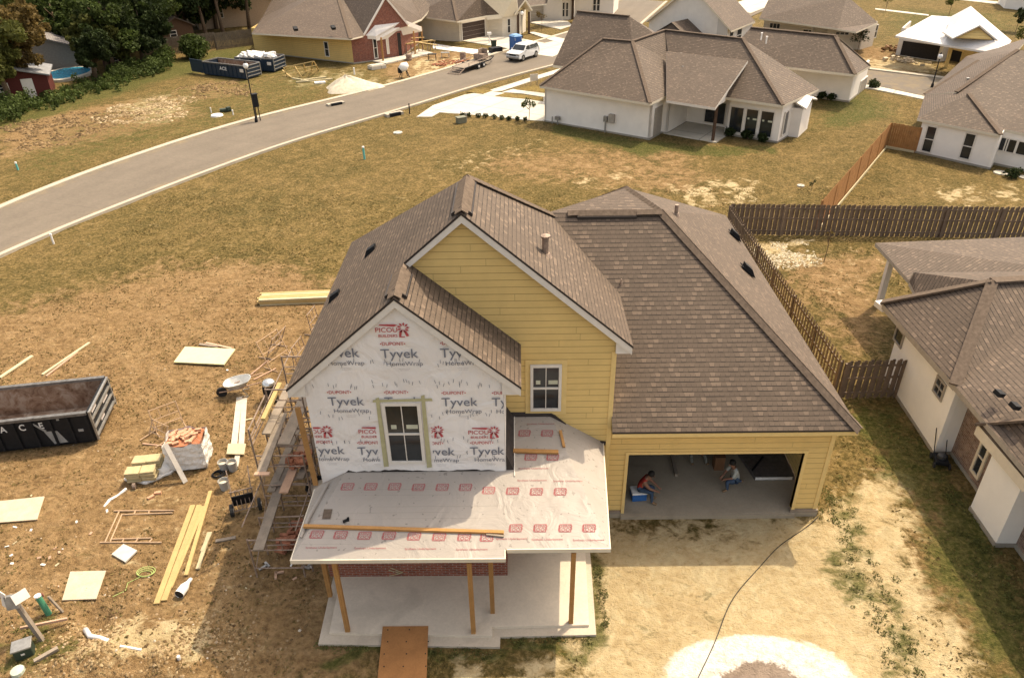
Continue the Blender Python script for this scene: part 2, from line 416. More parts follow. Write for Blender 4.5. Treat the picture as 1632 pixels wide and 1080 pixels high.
def px_window(parent, wp0, wp1, x0, y0, x1, y1, n=None, **k):
    """window between photo pixels (x0,y0) top-left and (x1,y1) bottom-right on wall p0->p1"""
    n = n or (wp1[1]-wp0[1], -(wp1[0]-wp0[0]))
    a = W(wp0, wp1, x0, y0); b = W(wp0, wp1, x1, y1)
    a2 = W(wp0, wp1, x0, (y0+y1)/2)
    return window(parent, a, b, min(a.z, b.z), max(a.z, b.z), n, **k)

def px_window3(parent, w0, w1, TL, BL, BR, **k):
    a, b, t = W(w0, w1, *BL), W(w0, w1, *BR), W(w0, w1, *TL)
    return window(parent, a, b, a.z, t.z, (w1[1]-w0[1], -(w1[0]-w0[0])), **k)

def streetmat():
    s = NT('street_concrete'); o = s.obj(); sep = s.n('ShaderNodeSeparateXYZ'); s.l(s.uv(), sep.inputs[0]); u = sep.outputs[0]; v = sep.outputs[1]
    c = (.150, .124, .096)
    n1 = s.noise(.3, 5, .6, o); n2 = s.noise(6, 4, .7, o); n3 = s.noise(1.0, 6, .75, o, .5)
    base = s.mix(s.ramp(n1, [(.35, 0.), (.65, 1.)]), tuple(x*.88 for x in c), tuple(x*1.08 for x in c))
    base = s.mix(.3, base, s.ramp(n2, [(.35, tuple(x*.7 for x in c)), (.65, tuple(x*1.25 for x in c))]))
    tr = s.math('MULTIPLY', s.math('ABSOLUTE', s.math('SINE', s.math('MULTIPLY', s.math('ADD', u, s.math('MULTIPLY', n1, .12)), 12.56))), 1.0)
    base = s.mix(s.math('MULTIPLY', s.ramp(tr, [(.55, 0.), (1, .22)]), n3), base, tuple(x*.55 for x in c))
    dirt = s.math('MULTIPLY', s.ramp(s.math('ABSOLUTE', s.math('SUBTRACT', u, .5)), [(.38, 0.), (.5, .8)]), s.ramp(n3, [(.45, 0.), (.6, 1.)]))
    base = s.mix(dirt, base, (.22, .165, .095))
    jt = s.math('LESS_THAN', s.math('FRACT', s.math('DIVIDE', v, 4.6)), .012); base = s.mix(s.math('MULTIPLY', jt, .28), base, (.08, .07, .06))
    s.bump(n2, .006); return s.out(base, .9, .2)
M['asphalt'] = streetmat()
def split_loose(o, limit=14):
    me = o.data; n = len(me.vertices); par = list(range(n))
    def f(a):
        while par[a] != a: par[a] = par[par[a]]; a = par[a]
        return a
    for e in me.edges: par[f(e.vertices[0])] = f(e.vertices[1])
    roots = sorted({f(i) for i in range(n)})
    if not 1 < len(roots) <= limit: return
    for k, r_ in enumerate(roots):
        bm = bmesh.new(); bm.from_mesh(me); bm.verts.ensure_lookup_table()
        bmesh.ops.delete(bm, geom=[v for v in bm.verts if f(v.index) != r_], context='VERTS')
        m2 = bpy.data.meshes.new(o.name.split('.')[0]); bm.to_mesh(m2); bm.free()
        for m in me.materials: m2.materials.append(m)
        c = o.copy(); c.data = m2; col.objects.link(c); c.name = o.name.split('.')[0]
    bpy.data.objects.remove(o)

# ------------------------------------------------------------------ ground
def gp(pts, z=GZ): return [tuple(G(x, y, z))[:2] for x, y in pts]
def grid_axis(a, b, fa, fb, fine, grow):
    xs = list(np.arange(fa, fb, fine)); st = fine; x = fb
    while x < b: xs.append(x); st *= grow; x += st
    st = fine; x = fa
    while x > a: st *= grow; x -= st; xs.insert(0, x)
    return np.array(xs)
def sdf(px, py, poly):      # signed distance (inside < 0), vectorised
    poly = np.array(poly); d = np.full(px.shape, 1e9); ins = np.zeros(px.shape, bool); n = len(poly)
    for i in range(n):
        x1, y1 = poly[i]; x2, y2 = poly[(i+1) % n]; ex, ey = x2-x1, y2-y1
        t = np.clip(((px-x1)*ex+(py-y1)*ey)/(ex*ex+ey*ey+1e-9), 0, 1)
        d = np.minimum(d, np.hypot(px-x1-t*ex, py-y1-t*ey))
        c = ((y1 > py) != (y2 > py)) & (px < (x2-x1)*(py-y1)/(y2-y1+1e-12)+x1); ins ^= c
    return np.where(ins, -d, d)
def soft(px, py, poly, w=1.0): return np.clip(.5 - sdf(px, py, poly)/(2*w), 0, 1)
def vnoise(px, py, sc, seed):
    r2 = np.random.default_rng(seed); t = r2.random((256, 256))
    x = px*sc; y = py*sc; xi = np.floor(x).astype(int); yi = np.floor(y).astype(int); fx = x-xi; fy = y-yi
    fx = fx*fx*(3-2*fx); fy = fy*fy*(3-2*fy); g_ = lambda a, b: t[a % 256, b % 256]
    return (g_(xi, yi)*(1-fx)*(1-fy)+g_(xi+1, yi)*fx*(1-fy)+g_(xi, yi+1)*(1-fx)*fy+g_(xi+1, yi+1)*fx*fy)
def fbm(px, py, sc, seed, o=4):
    return sum(vnoise(px, py, sc*2**k, seed+k)*.5**k for k in range(o))/sum(.5**k for k in range(o))

def z_ground(px, py):       # gentle relief: mounds, hole, clods
    z = np.full(px.shape, GZ, float)
    flat = 1-np.clip(np.minimum.reduce([soft(px, py, [(-8.5, -4.6), (7.2, -4.6), (7.2, 15), (-8.5, 15)], .6)*1.0]), 0, 1)
    z += (fbm(px, py, .35, 3)-.5)*.10*flat + (fbm(px, py, 2.6, 9, 3)-.5)*.055*np.clip(flat+.15, 0, 1)
    for (x, y), h, s_ in MOUNDS: z += h*np.exp(-((px-x)**2+(py-y)**2)/(s_*s_))*(.75+.6*(fbm(px, py, 4, 21, 3)-.3))
    return z
gm = lambda x, y: tuple(G(x, y))[:2]
MOUNDS = [(gm(215, 1045), .42, .9), (gm(120, 1078), .42, .8), (gm(165, 1062), .2, .35), (gm(260, 1062), .22, .3), (gm(300, 1078), .2, .35), (gm(150, 985), -.42, .38), (gm(330, 1060), .12, .8), (gm(60, 1075), .15, .6), (gm(290, 1010), .1, .6), (gm(20, 960), .1, .7)]
xs = grid_axis(-170, 260, -24, 19, .16, 1.09); ys = grid_axis(-45, 420, -8, 20, .16, 1.07)
X, Y = np.meshgrid(xs, ys); PX, PY = X.ravel(), Y.ravel()
nz = fbm(PX, PY, .5, 40); nz2 = fbm(PX, PY, 1.6, 50)
jx = PX+(nz-.5)*2.2; jy = PY+(fbm(PX, PY, .5, 60)-.5)*2.2
# pale sand of the drive and front yard
A_sand = soft(jx, jy, gp([(940, 850), (1310, 815), (1400, 760), (1470, 900), (1530, 1080), (1540, 1200), (900, 1200), (930, 1040)]), 1.0)
A_sand = np.maximum(A_sand, .75*soft(jx, jy, gp([(640, 1040), (930, 1010), (940, 1200), (560, 1200)]), .5)*np.clip(nz2*2.2-.5, 0, 1))
for pl, w, k in (([(1180, 380), (1300, 385), (1290, 420), (1210, 430)], .7, .9), ([(1050, 290), (1190, 285), (1230, 320), (1100, 330)], .8, .7), ([(900, 270), (1010, 275), (1000, 300), (910, 300)], .8, .5),
                 ([(1480, 305), (1632, 290), (1632, 325), (1500, 325)], .7, .6), ([(190, 160), (300, 150), (290, 190), (180, 195)], 1.0, .95), ([(660, 380), (560, 300), (480, 320), (520, 400)], 1, .0),
                 ([(1380, 90), (1480, 92), (1500, 125), (1385, 118)], 1, 1), ([(640, 100), (790, 78), (790, 95), (660, 125)], 1, .8), ([(430, 112), (560, 110), (640, 130), (470, 145)], 1.2, .6),
                 ([(1300, 400), (1380, 390), (1390, 500), (1300, 440)], 1.2, .35), ([(200, 720), (240, 690), (380, 800), (320, 1080), (200, 1000)], 1.5, .35), ([(90, 1015), (310, 1005), (300, 1090), (70, 1090)], .5, .95),
                 ([(1560, 90), (1632, 80), (1632, 110), (1580, 120)], 2, .5), ([(700, 250), (860, 225), (880, 250), (720, 280)], 1.5, .35)):
    A_sand = np.maximum(A_sand, k*soft(jx, jy, gp(pl), w)*np.clip(nz2*2.4-.55, 0, 1))
# brown bare dirt of the work yard, plus the garage's cast shadow painted brown
A_dirt_shade = soft(jx, jy, gp([(-250, 560), (250, 430), (460, 420), (640, 520), (640, 900), (540, 1080), (560, 1250), (-400, 1250), (-400, 700)]), 2.6)
for pl, w, k in (([(0, 200), (260, 150), (330, 180), (120, 235), (0, 250)], 2, .95), ([(290, 135), (380, 125), (400, 150), (300, 160)], 1.2, .8), ([(1210, 400), (1420, 400), (1420, 580), (1330, 560)], 1.5, .7),
                 ([(760, 240), (1120, 230), (1180, 330), (760, 280)], 2, .55), ([(940, 815), (1310, 815), (1290, 870), (1150, 905), (940, 905)], .35, .42), ([(1330, 600), (1480, 700), (1632, 1000), (1632, 1080), (1450, 1080)], 1, .5),  # the strip before the garage paints its cast shadow on the drive
                 ([(600, 85), (800, 80), (780, 110), (620, 130)], 1, .8), ([(640, 90), (700, 95), (700, 110), (620, 108)], 1, .8), ([(1340, 60), (1440, 85), (1500, 130), (1380, 120)], 2, .8)):
    A_dirt_shade = np.maximum(A_dirt_shade, k*soft(jx, jy, gp(pl), w))
A_green = np.zeros(PX.shape)
for pl, w, k in (([(0, 240), (200, 150), (420, 100), (560, 108), (660, 120), (420, 190), (200, 250), (0, 300)], 2.5, .45), ([(-100, 190), (250, 100), (400, 70), (400, 100), (250, 130), (0, 215)], 1.5, .9),
                 ([(870, 196), (1035, 226), (1130, 232), (1240, 234), (1235, 245), (1120, 250), (1020, 245), (866, 215)], .6, .9), ([(1300, 150), (1390, 140), (1440, 190), (1300, 210)], 1.6, .8), ([(980, -20), (870, -20), (980, 22)], 2, .6),
                 ([(1390, 10), (1632, 20), (1632, 60), (1400, 60)], 5, .6), ([(505, 1022), (797, 1030), (948, 1010), (950, 1024), (800, 1045), (505, 1040)], .18, 1.0), ([(938, 880), (960, 880), (975, 990), (948, 1010)], .2, .8),
                 ([(1320, 770), (1360, 780), (1400, 900), (1440, 1080), (1400, 1080), (1350, 900)], .5, .7), ([(1470, 730), (1600, 900), (1640, 960), (1640, 1100), (1560, 1060), (1480, 860)], .7, 1.0), ([(1300, 640), (1440, 645), (1500, 740), (1480, 860), (1420, 800), (1360, 700)], .8, .8),
                 ([(0, 1000), (60, 960), (100, 1010), (80, 1060), (0, 1080)], .5, .9), ([(200, 1030), (290, 1030), (290, 1050), (200, 1055)], .4, .3), ([(0, 1000), (100, 1030), (110, 1080), (0, 1080)], .6, .5)):
    A_green = np.maximum(A_green, k*soft(jx, jy, gp(pl), w))
A_green *= np.clip(.55+nz2, 0, 1)
# ring of white powder on the drive with a wet middle
rc = np.array(gm(1212, 1085)); ra = np.hypot((PX-rc[0])/2.25, (PY-rc[1])/1.22)+ (nz2-.5)*.16
A_white = np.clip((1.10-ra)/.09, 0, 1)*np.clip((ra-.36)/.05, 0, 1); A_wet = np.clip((.42-ra)/.06, 0, 1)
nx, ny = len(xs), len(ys)
Z = z_ground(PX, PY)+A_white*.045; me = bpy.data.meshes.new('ground'); me.vertices.add(nx*ny); me.vertices.foreach_set('co', np.stack([PX, PY, Z], 1).ravel())
ii = (np.arange(ny-1)[:, None]*nx+np.arange(nx-1)[None, :]).ravel(); q = np.stack([ii, ii+1, ii+nx+1, ii+nx], 1)
me.loops.add(q.size); me.loops.foreach_set('vertex_index', q.ravel().astype(np.int32)); me.polygons.add(len(q))
me.polygons.foreach_set('loop_start', (np.arange(len(q))*4).astype(np.int32)); me.polygons.foreach_set('loop_total', np.full(len(q), 4, np.int32))
me.polygons.foreach_set('use_smooth', np.ones(len(q), bool)); me.update(); me.validate()
for nm, ar in (('soil', (A_sand, A_dirt_shade, A_green)), ('powder', (A_white, A_wet, A_wet))):
    at = me.color_attributes.new(nm, 'FLOAT_COLOR', 'POINT'); at.data.foreach_set('color', np.stack([*ar, np.ones_like(A_sand)], 1).ravel().astype(np.float32))
s = NT('ground_soil_and_dry_grass'); o_ = s.obj()
at = s.n('ShaderNodeAttribute', attribute_name='soil'); sp = s.n('ShaderNodeSeparateColor'); s.l(at.outputs['Color'], sp.inputs[0])
at2 = s.n('ShaderNodeAttribute', attribute_name='powder'); sp2 = s.n('ShaderNodeSeparateColor'); s.l(at2.outputs['Color'], sp2.inputs[0])
n1 = s.noise(.22, 5, .62, o_, .6); n2 = s.noise(1.5, 5, .65, o_, .8); n3 = s.noise(7, 4, .7, o_); n4 = s.noise(28, 3, .7, o_); n5 = s.noise(3.0, 5, .7, s.scale(o_, (.8, 1.15, 1)), .35)
grass = s.ramp(n1, [(.38, (.078, .068, .019)), (.5, (.145, .103, .034)), (.62, (.235, .155, .068))])
grass = s.mix(.6, grass, s.ramp(n2, [(.4, (.058, .052, .017)), (.5, (.15, .105, .038)), (.62, (.33, .22, .10))]))
grass = s.mix(.45, grass, s.ramp(n3, [(.4, (.048, .042, .014)), (.5, (.165, .118, .042)), (.6, (.36, .255, .12))]))
dirt = s.ramp(n2, [(.38, (.17, .10, .048)), (.5, (.285, .17, .085)), (.62, (.42, .275, .155))])
dirt = s.mix(.5, dirt, s.ramp(n5, [(.36, (.09, .053, .025)), (.46, (.27, .165, .08)), (.62, (.43, .285, .16))]))
dirt = s.mix(.3, dirt, s.ramp(n3, [(.4, (.07, .043, .02)), (.6, (.46, .31, .16))]))
dirt = s.mix(s.ramp(n4, [(.60, 0.), (.72, .25)]), dirt, (.14, .095, .05))
sand = s.ramp(n2, [(.38, (.43, .315, .17)), (.5, (.54, .415, .24)), (.62, (.62, .51, .325))])
sand = s.mix(.35, sand, s.ramp(n3, [(.34, (.34, .25, .14)), (.44, (.53, .42, .26)), (.66, (.64, .54, .38))]))
sand = s.mix(s.ramp(n4, [(.62, 0.), (.75, .4)]), sand, (.30, .2, .09))
green = s.ramp(n3, [(.3, (.03, .038, .010)), (.5, (.085, .095, .025)), (.7, (.19, .17, .06))])
def mask(a, n, k=.55): return s.math('MULTIPLY', s.math('SUBTRACT', s.math('ADD', a, s.math('MULTIPLY', s.math('SUBTRACT', n, .5), k*2.6)), .32), 3.0, None, True)
c_ = s.mix(mask(sp.outputs[1], n2), grass, dirt)
c_ = s.mix(mask(sp.outputs[0], s.math('MULTIPLY', s.math('ADD', n5, n2), .5), 1.1), c_, sand)
c_ = s.mix(s.math('MULTIPLY', mask(sp.outputs[2], n5, .6), .85), c_, green)
wv = s.n('ShaderNodeTexWave', wave_type='BANDS'); mpw = s.n('ShaderNodeMapping'); s.l(o_, mpw.inputs[0]); mpw.inputs['Rotation'].default_value = (0, 0, R(28)); s.l(mpw.outputs[0], wv.inputs['Vector'])
wv.inputs['Scale'].default_value = .42; wv.inputs['Distortion'].default_value = 16; wv.inputs['Detail'].default_value = 4; wv.inputs['Detail Scale'].default_value = .7
c_ = s.mix(s.math('MULTIPLY', s.ramp(wv.outputs[0], [(.55, 0.), (.9, .13)]), s.ramp(n1, [(.42, 0.), (.55, 1.)])), c_, (.36, .245, .12))
c_ = s.mix(s.math('MULTIPLY', s.ramp(wv.outputs[0], [(.08, .14), (.3, 0.)]), s.ramp(n2, [(.45, 0.), (.58, 1.)])), c_, (.115, .095, .032))
# scattered weed and dead-grass clumps everywhere
cl = s.noise(2.3, 5, .75, s.scale(o_, (.8, 1.3, 1)), .5)
c_ = s.mix(s.ramp(cl, [(.60, 0.), (.68, .5)]), c_, (.10, .085, .03))
c_ = s.mix(s.ramp(s.noise(1.1, 6, .8, o_, 1.0), [(.62, 0.), (.70, .45)]), c_, (.52, .40, .24))
fl = s.noise(11, 2, .5, s.scale(o_, (1, .7, 1)), .6); fl2 = s.noise(4.5, 3, .6, o_, .3)
c_ = s.mix(s.math('MULTIPLY', s.ramp(fl, [(.60, 0.), (.66, .28)]), s.ramp(fl2, [(.42, 0.), (.55, 1.)])), c_, (.26, .18, .09))
c_ = s.mix(1, c_, (.74, .73, .67), 'MULTIPLY')
mr = s.n('ShaderNodeMapping', vector_type='POINT'); s.l(o_, mr.inputs[0]); mr.inputs['Location'].default_value = (-rc[0]/2.25, -rc[1]/1.22, 0); mr.inputs['Scale'].default_value = (1/2.25, 1/1.22, 0)
vl = s.n('ShaderNodeVectorMath', operation='LENGTH'); s.l(mr.outputs[0], vl.inputs[0])
rr_ = s.math('ADD', vl.outputs['Value'], s.math('ADD', s.math('MULTIPLY', s.math('SUBTRACT', n2, .5), .35), s.math('MULTIPLY', s.math('SUBTRACT', n3, .5), .22)))
ring_o = s.math('MULTIPLY', s.math('SUBTRACT', 1.04, rr_), 14, None, True); ring_i = s.math('MULTIPLY', s.math('SUBTRACT', .42, rr_), 16, None, True)
c_ = s.mix(ring_o, c_, s.ramp(n3, [(.38, (.48, .44, .37)), (.5, (.60, .56, .49)), (.62, (.66, .62, .55))]))
c_ = s.mix(ring_i, c_, s.ramp(n2, [(.4, (.20, .15, .115)), (.6, (.28, .215, .165))]))
h_ = s.math('ADD', s.math('ADD', s.math('MULTIPLY', n5, 1.15), s.math('MULTIPLY', n3, .55)), s.math('MULTIPLY', n4, .22))
s.bump(h_, .11, 1.0)
me.materials.append(s.out(c_, .95, .1))
ground = bpy.data.objects.new('ground', me); col.objects.link(ground); struct(ground)
def gz(x, y): return float(z_ground(np.array([x]), np.array([y]))[0])
def Gg(px, py):
    p = G(px, py); 
    for _ in range(2): p = G(px, py, gz(p.x, p.y))
    return p

# roads: left and right edges from the photo
def smooth(pts, n=60):
    pts = [Vector(p) for p in pts]; d = [0]
    for a, b in zip(pts, pts[1:]): d.append(d[-1]+(b-a).length)
    out = []
    for k in range(n+1):
        t = d[-1]*k/n; i = min(max(j for j in range(len(d)) if d[j] <= t+1e-6), len(pts)-2); f = (t-d[i])/(d[i+1]-d[i])
        out.append(pts[i].lerp(pts[i+1], f))
    for _ in range(10): out = [out[0]]+[(out[i-1]+out[i]*2+out[i+1])/4 for i in range(1, len(out)-1)]+[out[-1]]
    return out
LE = smooth([Vector((-35.5, 13, 0)), G(0, 332), G(100, 291), G(200, 255), G(300, 222), G(400, 190), G(520, 163), G(640, 133), G(735, 105), G(800, 84), G(860, 66), G(940, 44), Vector((14, 110, 0))])
RE = smooth([Vector((-31.0, 12, 0)), G(0, 400), G(100, 362), G(200, 322), G(300, 284), G(400, 246), G(500, 213), G(600, 187), G(690, 158), G(780, 130), G(880, 105), G(970, 82), Vector((20, 106, 0))])
def ribbon(name, a, b, z, mat, th_=.02):
    mb = MB()
    for i in range(len(a)-1):
        mb.poly([(a[i].x, a[i].y, z), (b[i].x, b[i].y, z), (b[i+1].x, b[i+1].y, z), (a[i+1].x, a[i+1].y, z)])
    o = mb.build(name, mat, None, recalc=False); ul = o.data.uv_layers.new(name='UVMap'); vv = 0
    for i, p in enumerate(o.data.polygons):
        ln = ((a[i+1]+b[i+1])/2-(a[i]+b[i])/2).length
        for li, q in zip(p.loop_indices, ((0, vv), (1, vv), (1, vv+ln), (0, vv+ln))): ul.data[li].uv = q
        vv += ln
    return struct(o)
def offs(pts, w):
    out = []
    for i, p in enumerate(pts):
        d = (pts[min(i+1, len(pts)-1)]-pts[max(i-1, 0)]); n = Vector((-d.y, d.x, 0)).normalized(); out.append(p+n*w)
    return out
ribbon('road', LE, RE, GZ+.06, M['asphalt'])
def kerb(name, e, w):
    i_ = offs(e, 0); o2 = offs(e, w); mb = MB()
    for k in range(len(e)-1):
        a, b, c, d = i_[k], i_[k+1], o2[k+1], o2[k]
        mb.hexa([(a.x, a.y, GZ-.2), (b.x, b.y, GZ-.2), (c.x, c.y, GZ-.2), (d.x, d.y, GZ-.2), (a.x, a.y, GZ+.12), (b.x, b.y, GZ+.12), (c.x, c.y, GZ+.15), (d.x, d.y, GZ+.15)])
    return struct(mb.build(name, M['curb']))
kerb('kerb', LE, .38); kerb('kerb', RE, -.38)
# drain inlets in the kerbs
for (x, y, lab) in ((535, 168, 'storm drain slot in the kerb by the sand pile side of the street'), (628, 184, 'storm drain slot in the kerb on the near side of the street')):
    p = G(x, y); mb = MB().box((p.x, p.y, GZ+.10), (1.5, .5, .24), R(38)); mb.cur = 1; mb.box((p.x+.12, p.y-.18, GZ+.12), (1.0, .2, .26), R(38))
    tag(mb.build('storm_drain', [M['curb'], M['black']], None, loc=(p.x, p.y, GZ)), lab, 'drain', 'storm drains in the kerbs')
def slab(name, pts, z, mat, th_=.12):
    return struct(MB().prism(gp(pts) if not isinstance(pts[0], Vector) else [(p.x, p.y) for p in pts], GZ-.2, z).build(name, mat))
# second street beyond the white garage house, third one at the top
slab('side_street', [(1340, 96), (1385, 112), (1508, 127), (1640, 146), (1640, 190), (1474, 154), (1395, 137), (1300, 126)], GZ+.05, M['asphalt'])
slab('side_street_kerb', [(1340, 94), (1385, 110), (1508, 125), (1640, 144), (1640, 146.5), (1508, 127.5), (1385, 112.5), (1340, 97)], GZ+.14, M['curb'])
slab('sidewalk', [(1300, 127), (1395, 138), (1474, 155), (1474, 160), (1393, 143.5), (1300, 131)], GZ+.07, M['conc_w'])
slab('far_street', [(1195, 28), (1225, 14), (1262, 0), (1290, -14), (1250, -14), (1205, -3), (1150, 14)], GZ+.05, M['asphalt'])
slab('far_driveway', [(1150, 12), (1190, 0), (1215, -10), (1245, -6), (1232, 8), (1196, 22)], GZ+.08, M['conc_w'])
slab('far_path', [(1395, 14), (1440, 19), (1480, 24), (1480, 26), (1440, 21.5), (1395, 16)], GZ+.05, M['conc_w'])
slab('far_path', [(1500, -6), (1632, 8), (1640, 10), (1640, 13), (1560, 4), (1500, -3)], GZ+.05, M['conc_w'])
# white house drive and walks
slab('driveway', [(664, 187), (690, 169), (740, 152), (776, 146), (868, 156), (868, 194), (836, 192), (780, 186), (740, 183), (700, 180), (688, 187)], GZ+.05, M['conc_w'])
slab('sidewalk', [(770, 148), (860, 120), (900, 108), (905, 112), (860, 126), (800, 146)], GZ+.056, M['conc_w'])
slab('path', [(800, 148), (818, 143), (870, 150), (870, 156), (830, 150)], GZ+.062, M['conc_w'])
# grass islands in that drive
for pts in ([(789, 154.5), (806, 149.5), (866, 156.5), (866, 163), (840, 159)], [(744, 148), (756, 143.5), (785, 145.5), (770, 151)], [(822, 144), (850, 137), (868, 143), (868, 149.5)]):
    struct(MB().prism(gp(pts), GZ, GZ+.085).build('lawn_strip', plain('strip_grass', (.17, .12, .04), .95, .1, var=.4, sc=5, bump=.03)))
slab('driveway', [(735, 66), (777, 57), (822, 61), (868, 70), (905, 62), (945, 64), (880, 92), (855, 88), (820, 80)], GZ+.085, M['conc_w'])
slab('driveway', [(845, 37), (870, 33), (905, 35), (912, 42), (893, 48)], GZ+.09, M['conc_w'])
slab('path', [(842, 53), (850, 52), (920, 68), (905, 75)], GZ+.094, M['conc_w'])
slab('gravel_bed', [(690, 70), (720, 75), (800, 84), (785, 92), (735, 84), (690, 78)], GZ+.05, plain('pale_gravel', (.62, .58, .52), .95, .1, var=.4, sc=6, bump=.03))

# ------------------------------------------------------------------ main house under construction
XW, YF, YB, ZE, PM = -7.456, -1.712, 6.37, 5.904, .873
house = thing('house_under_construction', 'large yellow house being built with white house wrap on its front gable', 'house', (-2, 0, GZ))
def roofset(name, faces, parent, mat=None, th_=.05, rimmat=None, sol=True):
    me = bpy.data.meshes.new(name); bm = bmesh.new(); off = wloc(parent); uvl = bm.loops.layers.uv.new('UVMap')
    for f in faces:
        f = [Vector(p) for p in f]; n = Vector((0, 0, 0))
        for i in range(len(f)): n += f[i].cross(f[(i+1) % len(f)])
        if n.z < 0: f = f[::-1]; n = -n
        n.normalize(); t = Vector((-n.y, n.x, 0)); t.normalize(); sv = n.cross(t); dn = Vector((0, 0, th_/max(n.z, .3)))
        tv = [bm.verts.new(p-off) for p in f]; bv = [bm.verts.new(p-dn-off) for p in f]
        tf = bm.faces.new(tv); tf.material_index = 0
        for l, p in zip(tf.loops, f): l[uvl].uv = (p.dot(t), p.dot(sv))
        bf = bm.faces.new(bv[::-1]); bf.material_index = 1
        for i in range(len(f)):
            q = bm.faces.new([tv[i], bv[i], bv[(i+1) % len(f)], tv[(i+1) % len(f)]]); q.material_index = 1
    bmesh.ops.triangulate(bm, faces=[f for f in bm.faces if len(f.verts) > 3], ngon_method='BEAUTY')
    bm.to_mesh(me); bm.free(); me.materials.append(mat or M['roof']); me.materials.append(rimmat or M['drip'])
    o = bpy.data.objects.new(name, me); col.objects.link(o); o.parent = parent; o['_w'] = 1
    return o
EL, ER, SR = XW-.404, .404, XW-.404+5.452      # eave lines: left, right, small gable right
ym = 2.24
zr = ZE+PM*(ER-EL)/2; xm = (EL+ER)/2; xs_ = (EL+SR)/2; zs = ZE+PM*(SR-EL)/2
yf_, ysf = -.166, YF-.166
GX, GE, ZG, PG, GH, GB = 6.17, 6.577, 3.328, .883, 4.831, 14.48
roofset('roof', [[(EL, ysf, ZE), (xs_, ysf, zs), (xs_, yf_, zs), (EL, yf_, ZE)], [(EL, yf_, ZE), (xm, yf_, zr), (xm, ym, zr), (EL, YB, ZE)]], house)
roofset('roof', [[(xm, yf_, zr), (ER, yf_, ZE), (ER, YB, ZE), (xm, ym, zr)], [(xm, ym, zr), (ER, YB, ZE), (EL, YB, ZE)]], house)
roofset('roof', [[(xs_, ysf, zs), (SR, ysf, ZE), (SR, -.004, ZE), (xs_, -.004, zs)]], house)
gy = -.34; ry = gy+GH; gx = GE-GH; zgr = ZG+PG*GH
pk = (1.0, 6.6, 7.55)
roofset('roof', [[(.004, gy, ZG), (GE, gy, ZG), (gx, ry, zgr), (-1.6, ry, zgr), (.004, 2.4, ZG+PG*2.74)],
                 [(GE, gy, ZG), (GE, GB, ZG), pk, (gx, ry, zgr)], [(gx, ry, zgr), pk, (-1.6, ry, zgr)],
                 [(-1.6, ry, zgr), pk, (-4.3, 11.5, ZG), (-4.3, 5, ZG+1)], [pk, (GE, GB, ZG), (-4.3, GB, ZG), (-4.3, 11.5, ZG)]], house)
# ridge and hip caps
def cap(a, b, w=.3, h=.05):
    rc_ = MB()
    a, b = Vector(a), Vector(b); d = (b-a).normalized(); sx = d.cross(Vector((0, 0, 1))).normalized()
    n = max(1, int((b-a).length/.2))
    for i in range(n):
        p, q = a.lerp(b, i/n), a.lerp(b, (i+1.25)/n if i < n-1 else 1)
        zo = Vector((0, 0, h+.012))
        for sg in (-1, 1):
            e = sx*(sg*w/2)+Vector((0, 0, -w/2*.62))
            rc_.poly([p+zo*.8, q+zo*.8+Vector((0, 0, .012)), q+zo*.8+e+Vector((0, 0, .012)), p+zo*.8+e])
    rc_.build('ridge_cap', M['ridge'], house, recalc=False, solid=.02)
def vent_ridge(a, b, w=.42, t=.055):   # thick ridge vent with dark ends
    a, b = Vector(a), Vector(b); d = (b-a).normalized(); sx = d.cross(Vector((0, 0, 1))).normalized(); mb = MB()
    for sg in (-1, 1):
        e = sx*(sg*w/2); dz = Vector((0, 0, -w/2*.8))
        z0_, z1_ = Vector((0, 0, .02)), Vector((0, 0, .02+t))
        mb.cur = 0; mb.hexa([a+z0_, b+z0_, b+e+dz+z0_, a+e+dz+z0_, a+z1_, b+z1_, b+e+dz+z1_, a+e+dz+z1_])
    mb.build('ridge_vent', [M['ridge']], house)
    mb = MB()
    for sg in (-1, 1):
        e = sx*(sg*(w/2+.02)); dz = Vector((0, 0, -w/2*.8)); z_ = Vector((0, 0, .02))
        mb.beam(a+e+dz+z_, b+e+dz+z_, .03, .07); mb.beam(a-d*.015+z_, a-d*.015+e+dz+z_, .03, .08)
    mb.build('ridge_vent_edge', M['drip'], house)
vent_ridge((xm, yf_+.25, zr), (xm, ym-.1, zr)); vent_ridge((xs_, ysf+.3, zs), (xs_, yf_-.35, zs)); vent_ridge((-.7, ry, zgr), (1.0, ry, zgr), .3)
cap((xm, yf_+.02, zr), (xm, yf_+.27, zr)); cap((xs_, ysf+.02, zs), (xs_, ysf+.3, zs)); cap((1.0, ry, zgr), (gx, ry, zgr)); cap((GE, gy, ZG), (gx, ry, zgr), .34); cap(pk, (gx, ry, zgr), .3); cap((-1.0, ry, zgr), (-.7, ry, zgr)); cap(pk, (-4.3, 11.5, ZG)); cap((xm, ym, zr), (ER, YB, ZE))
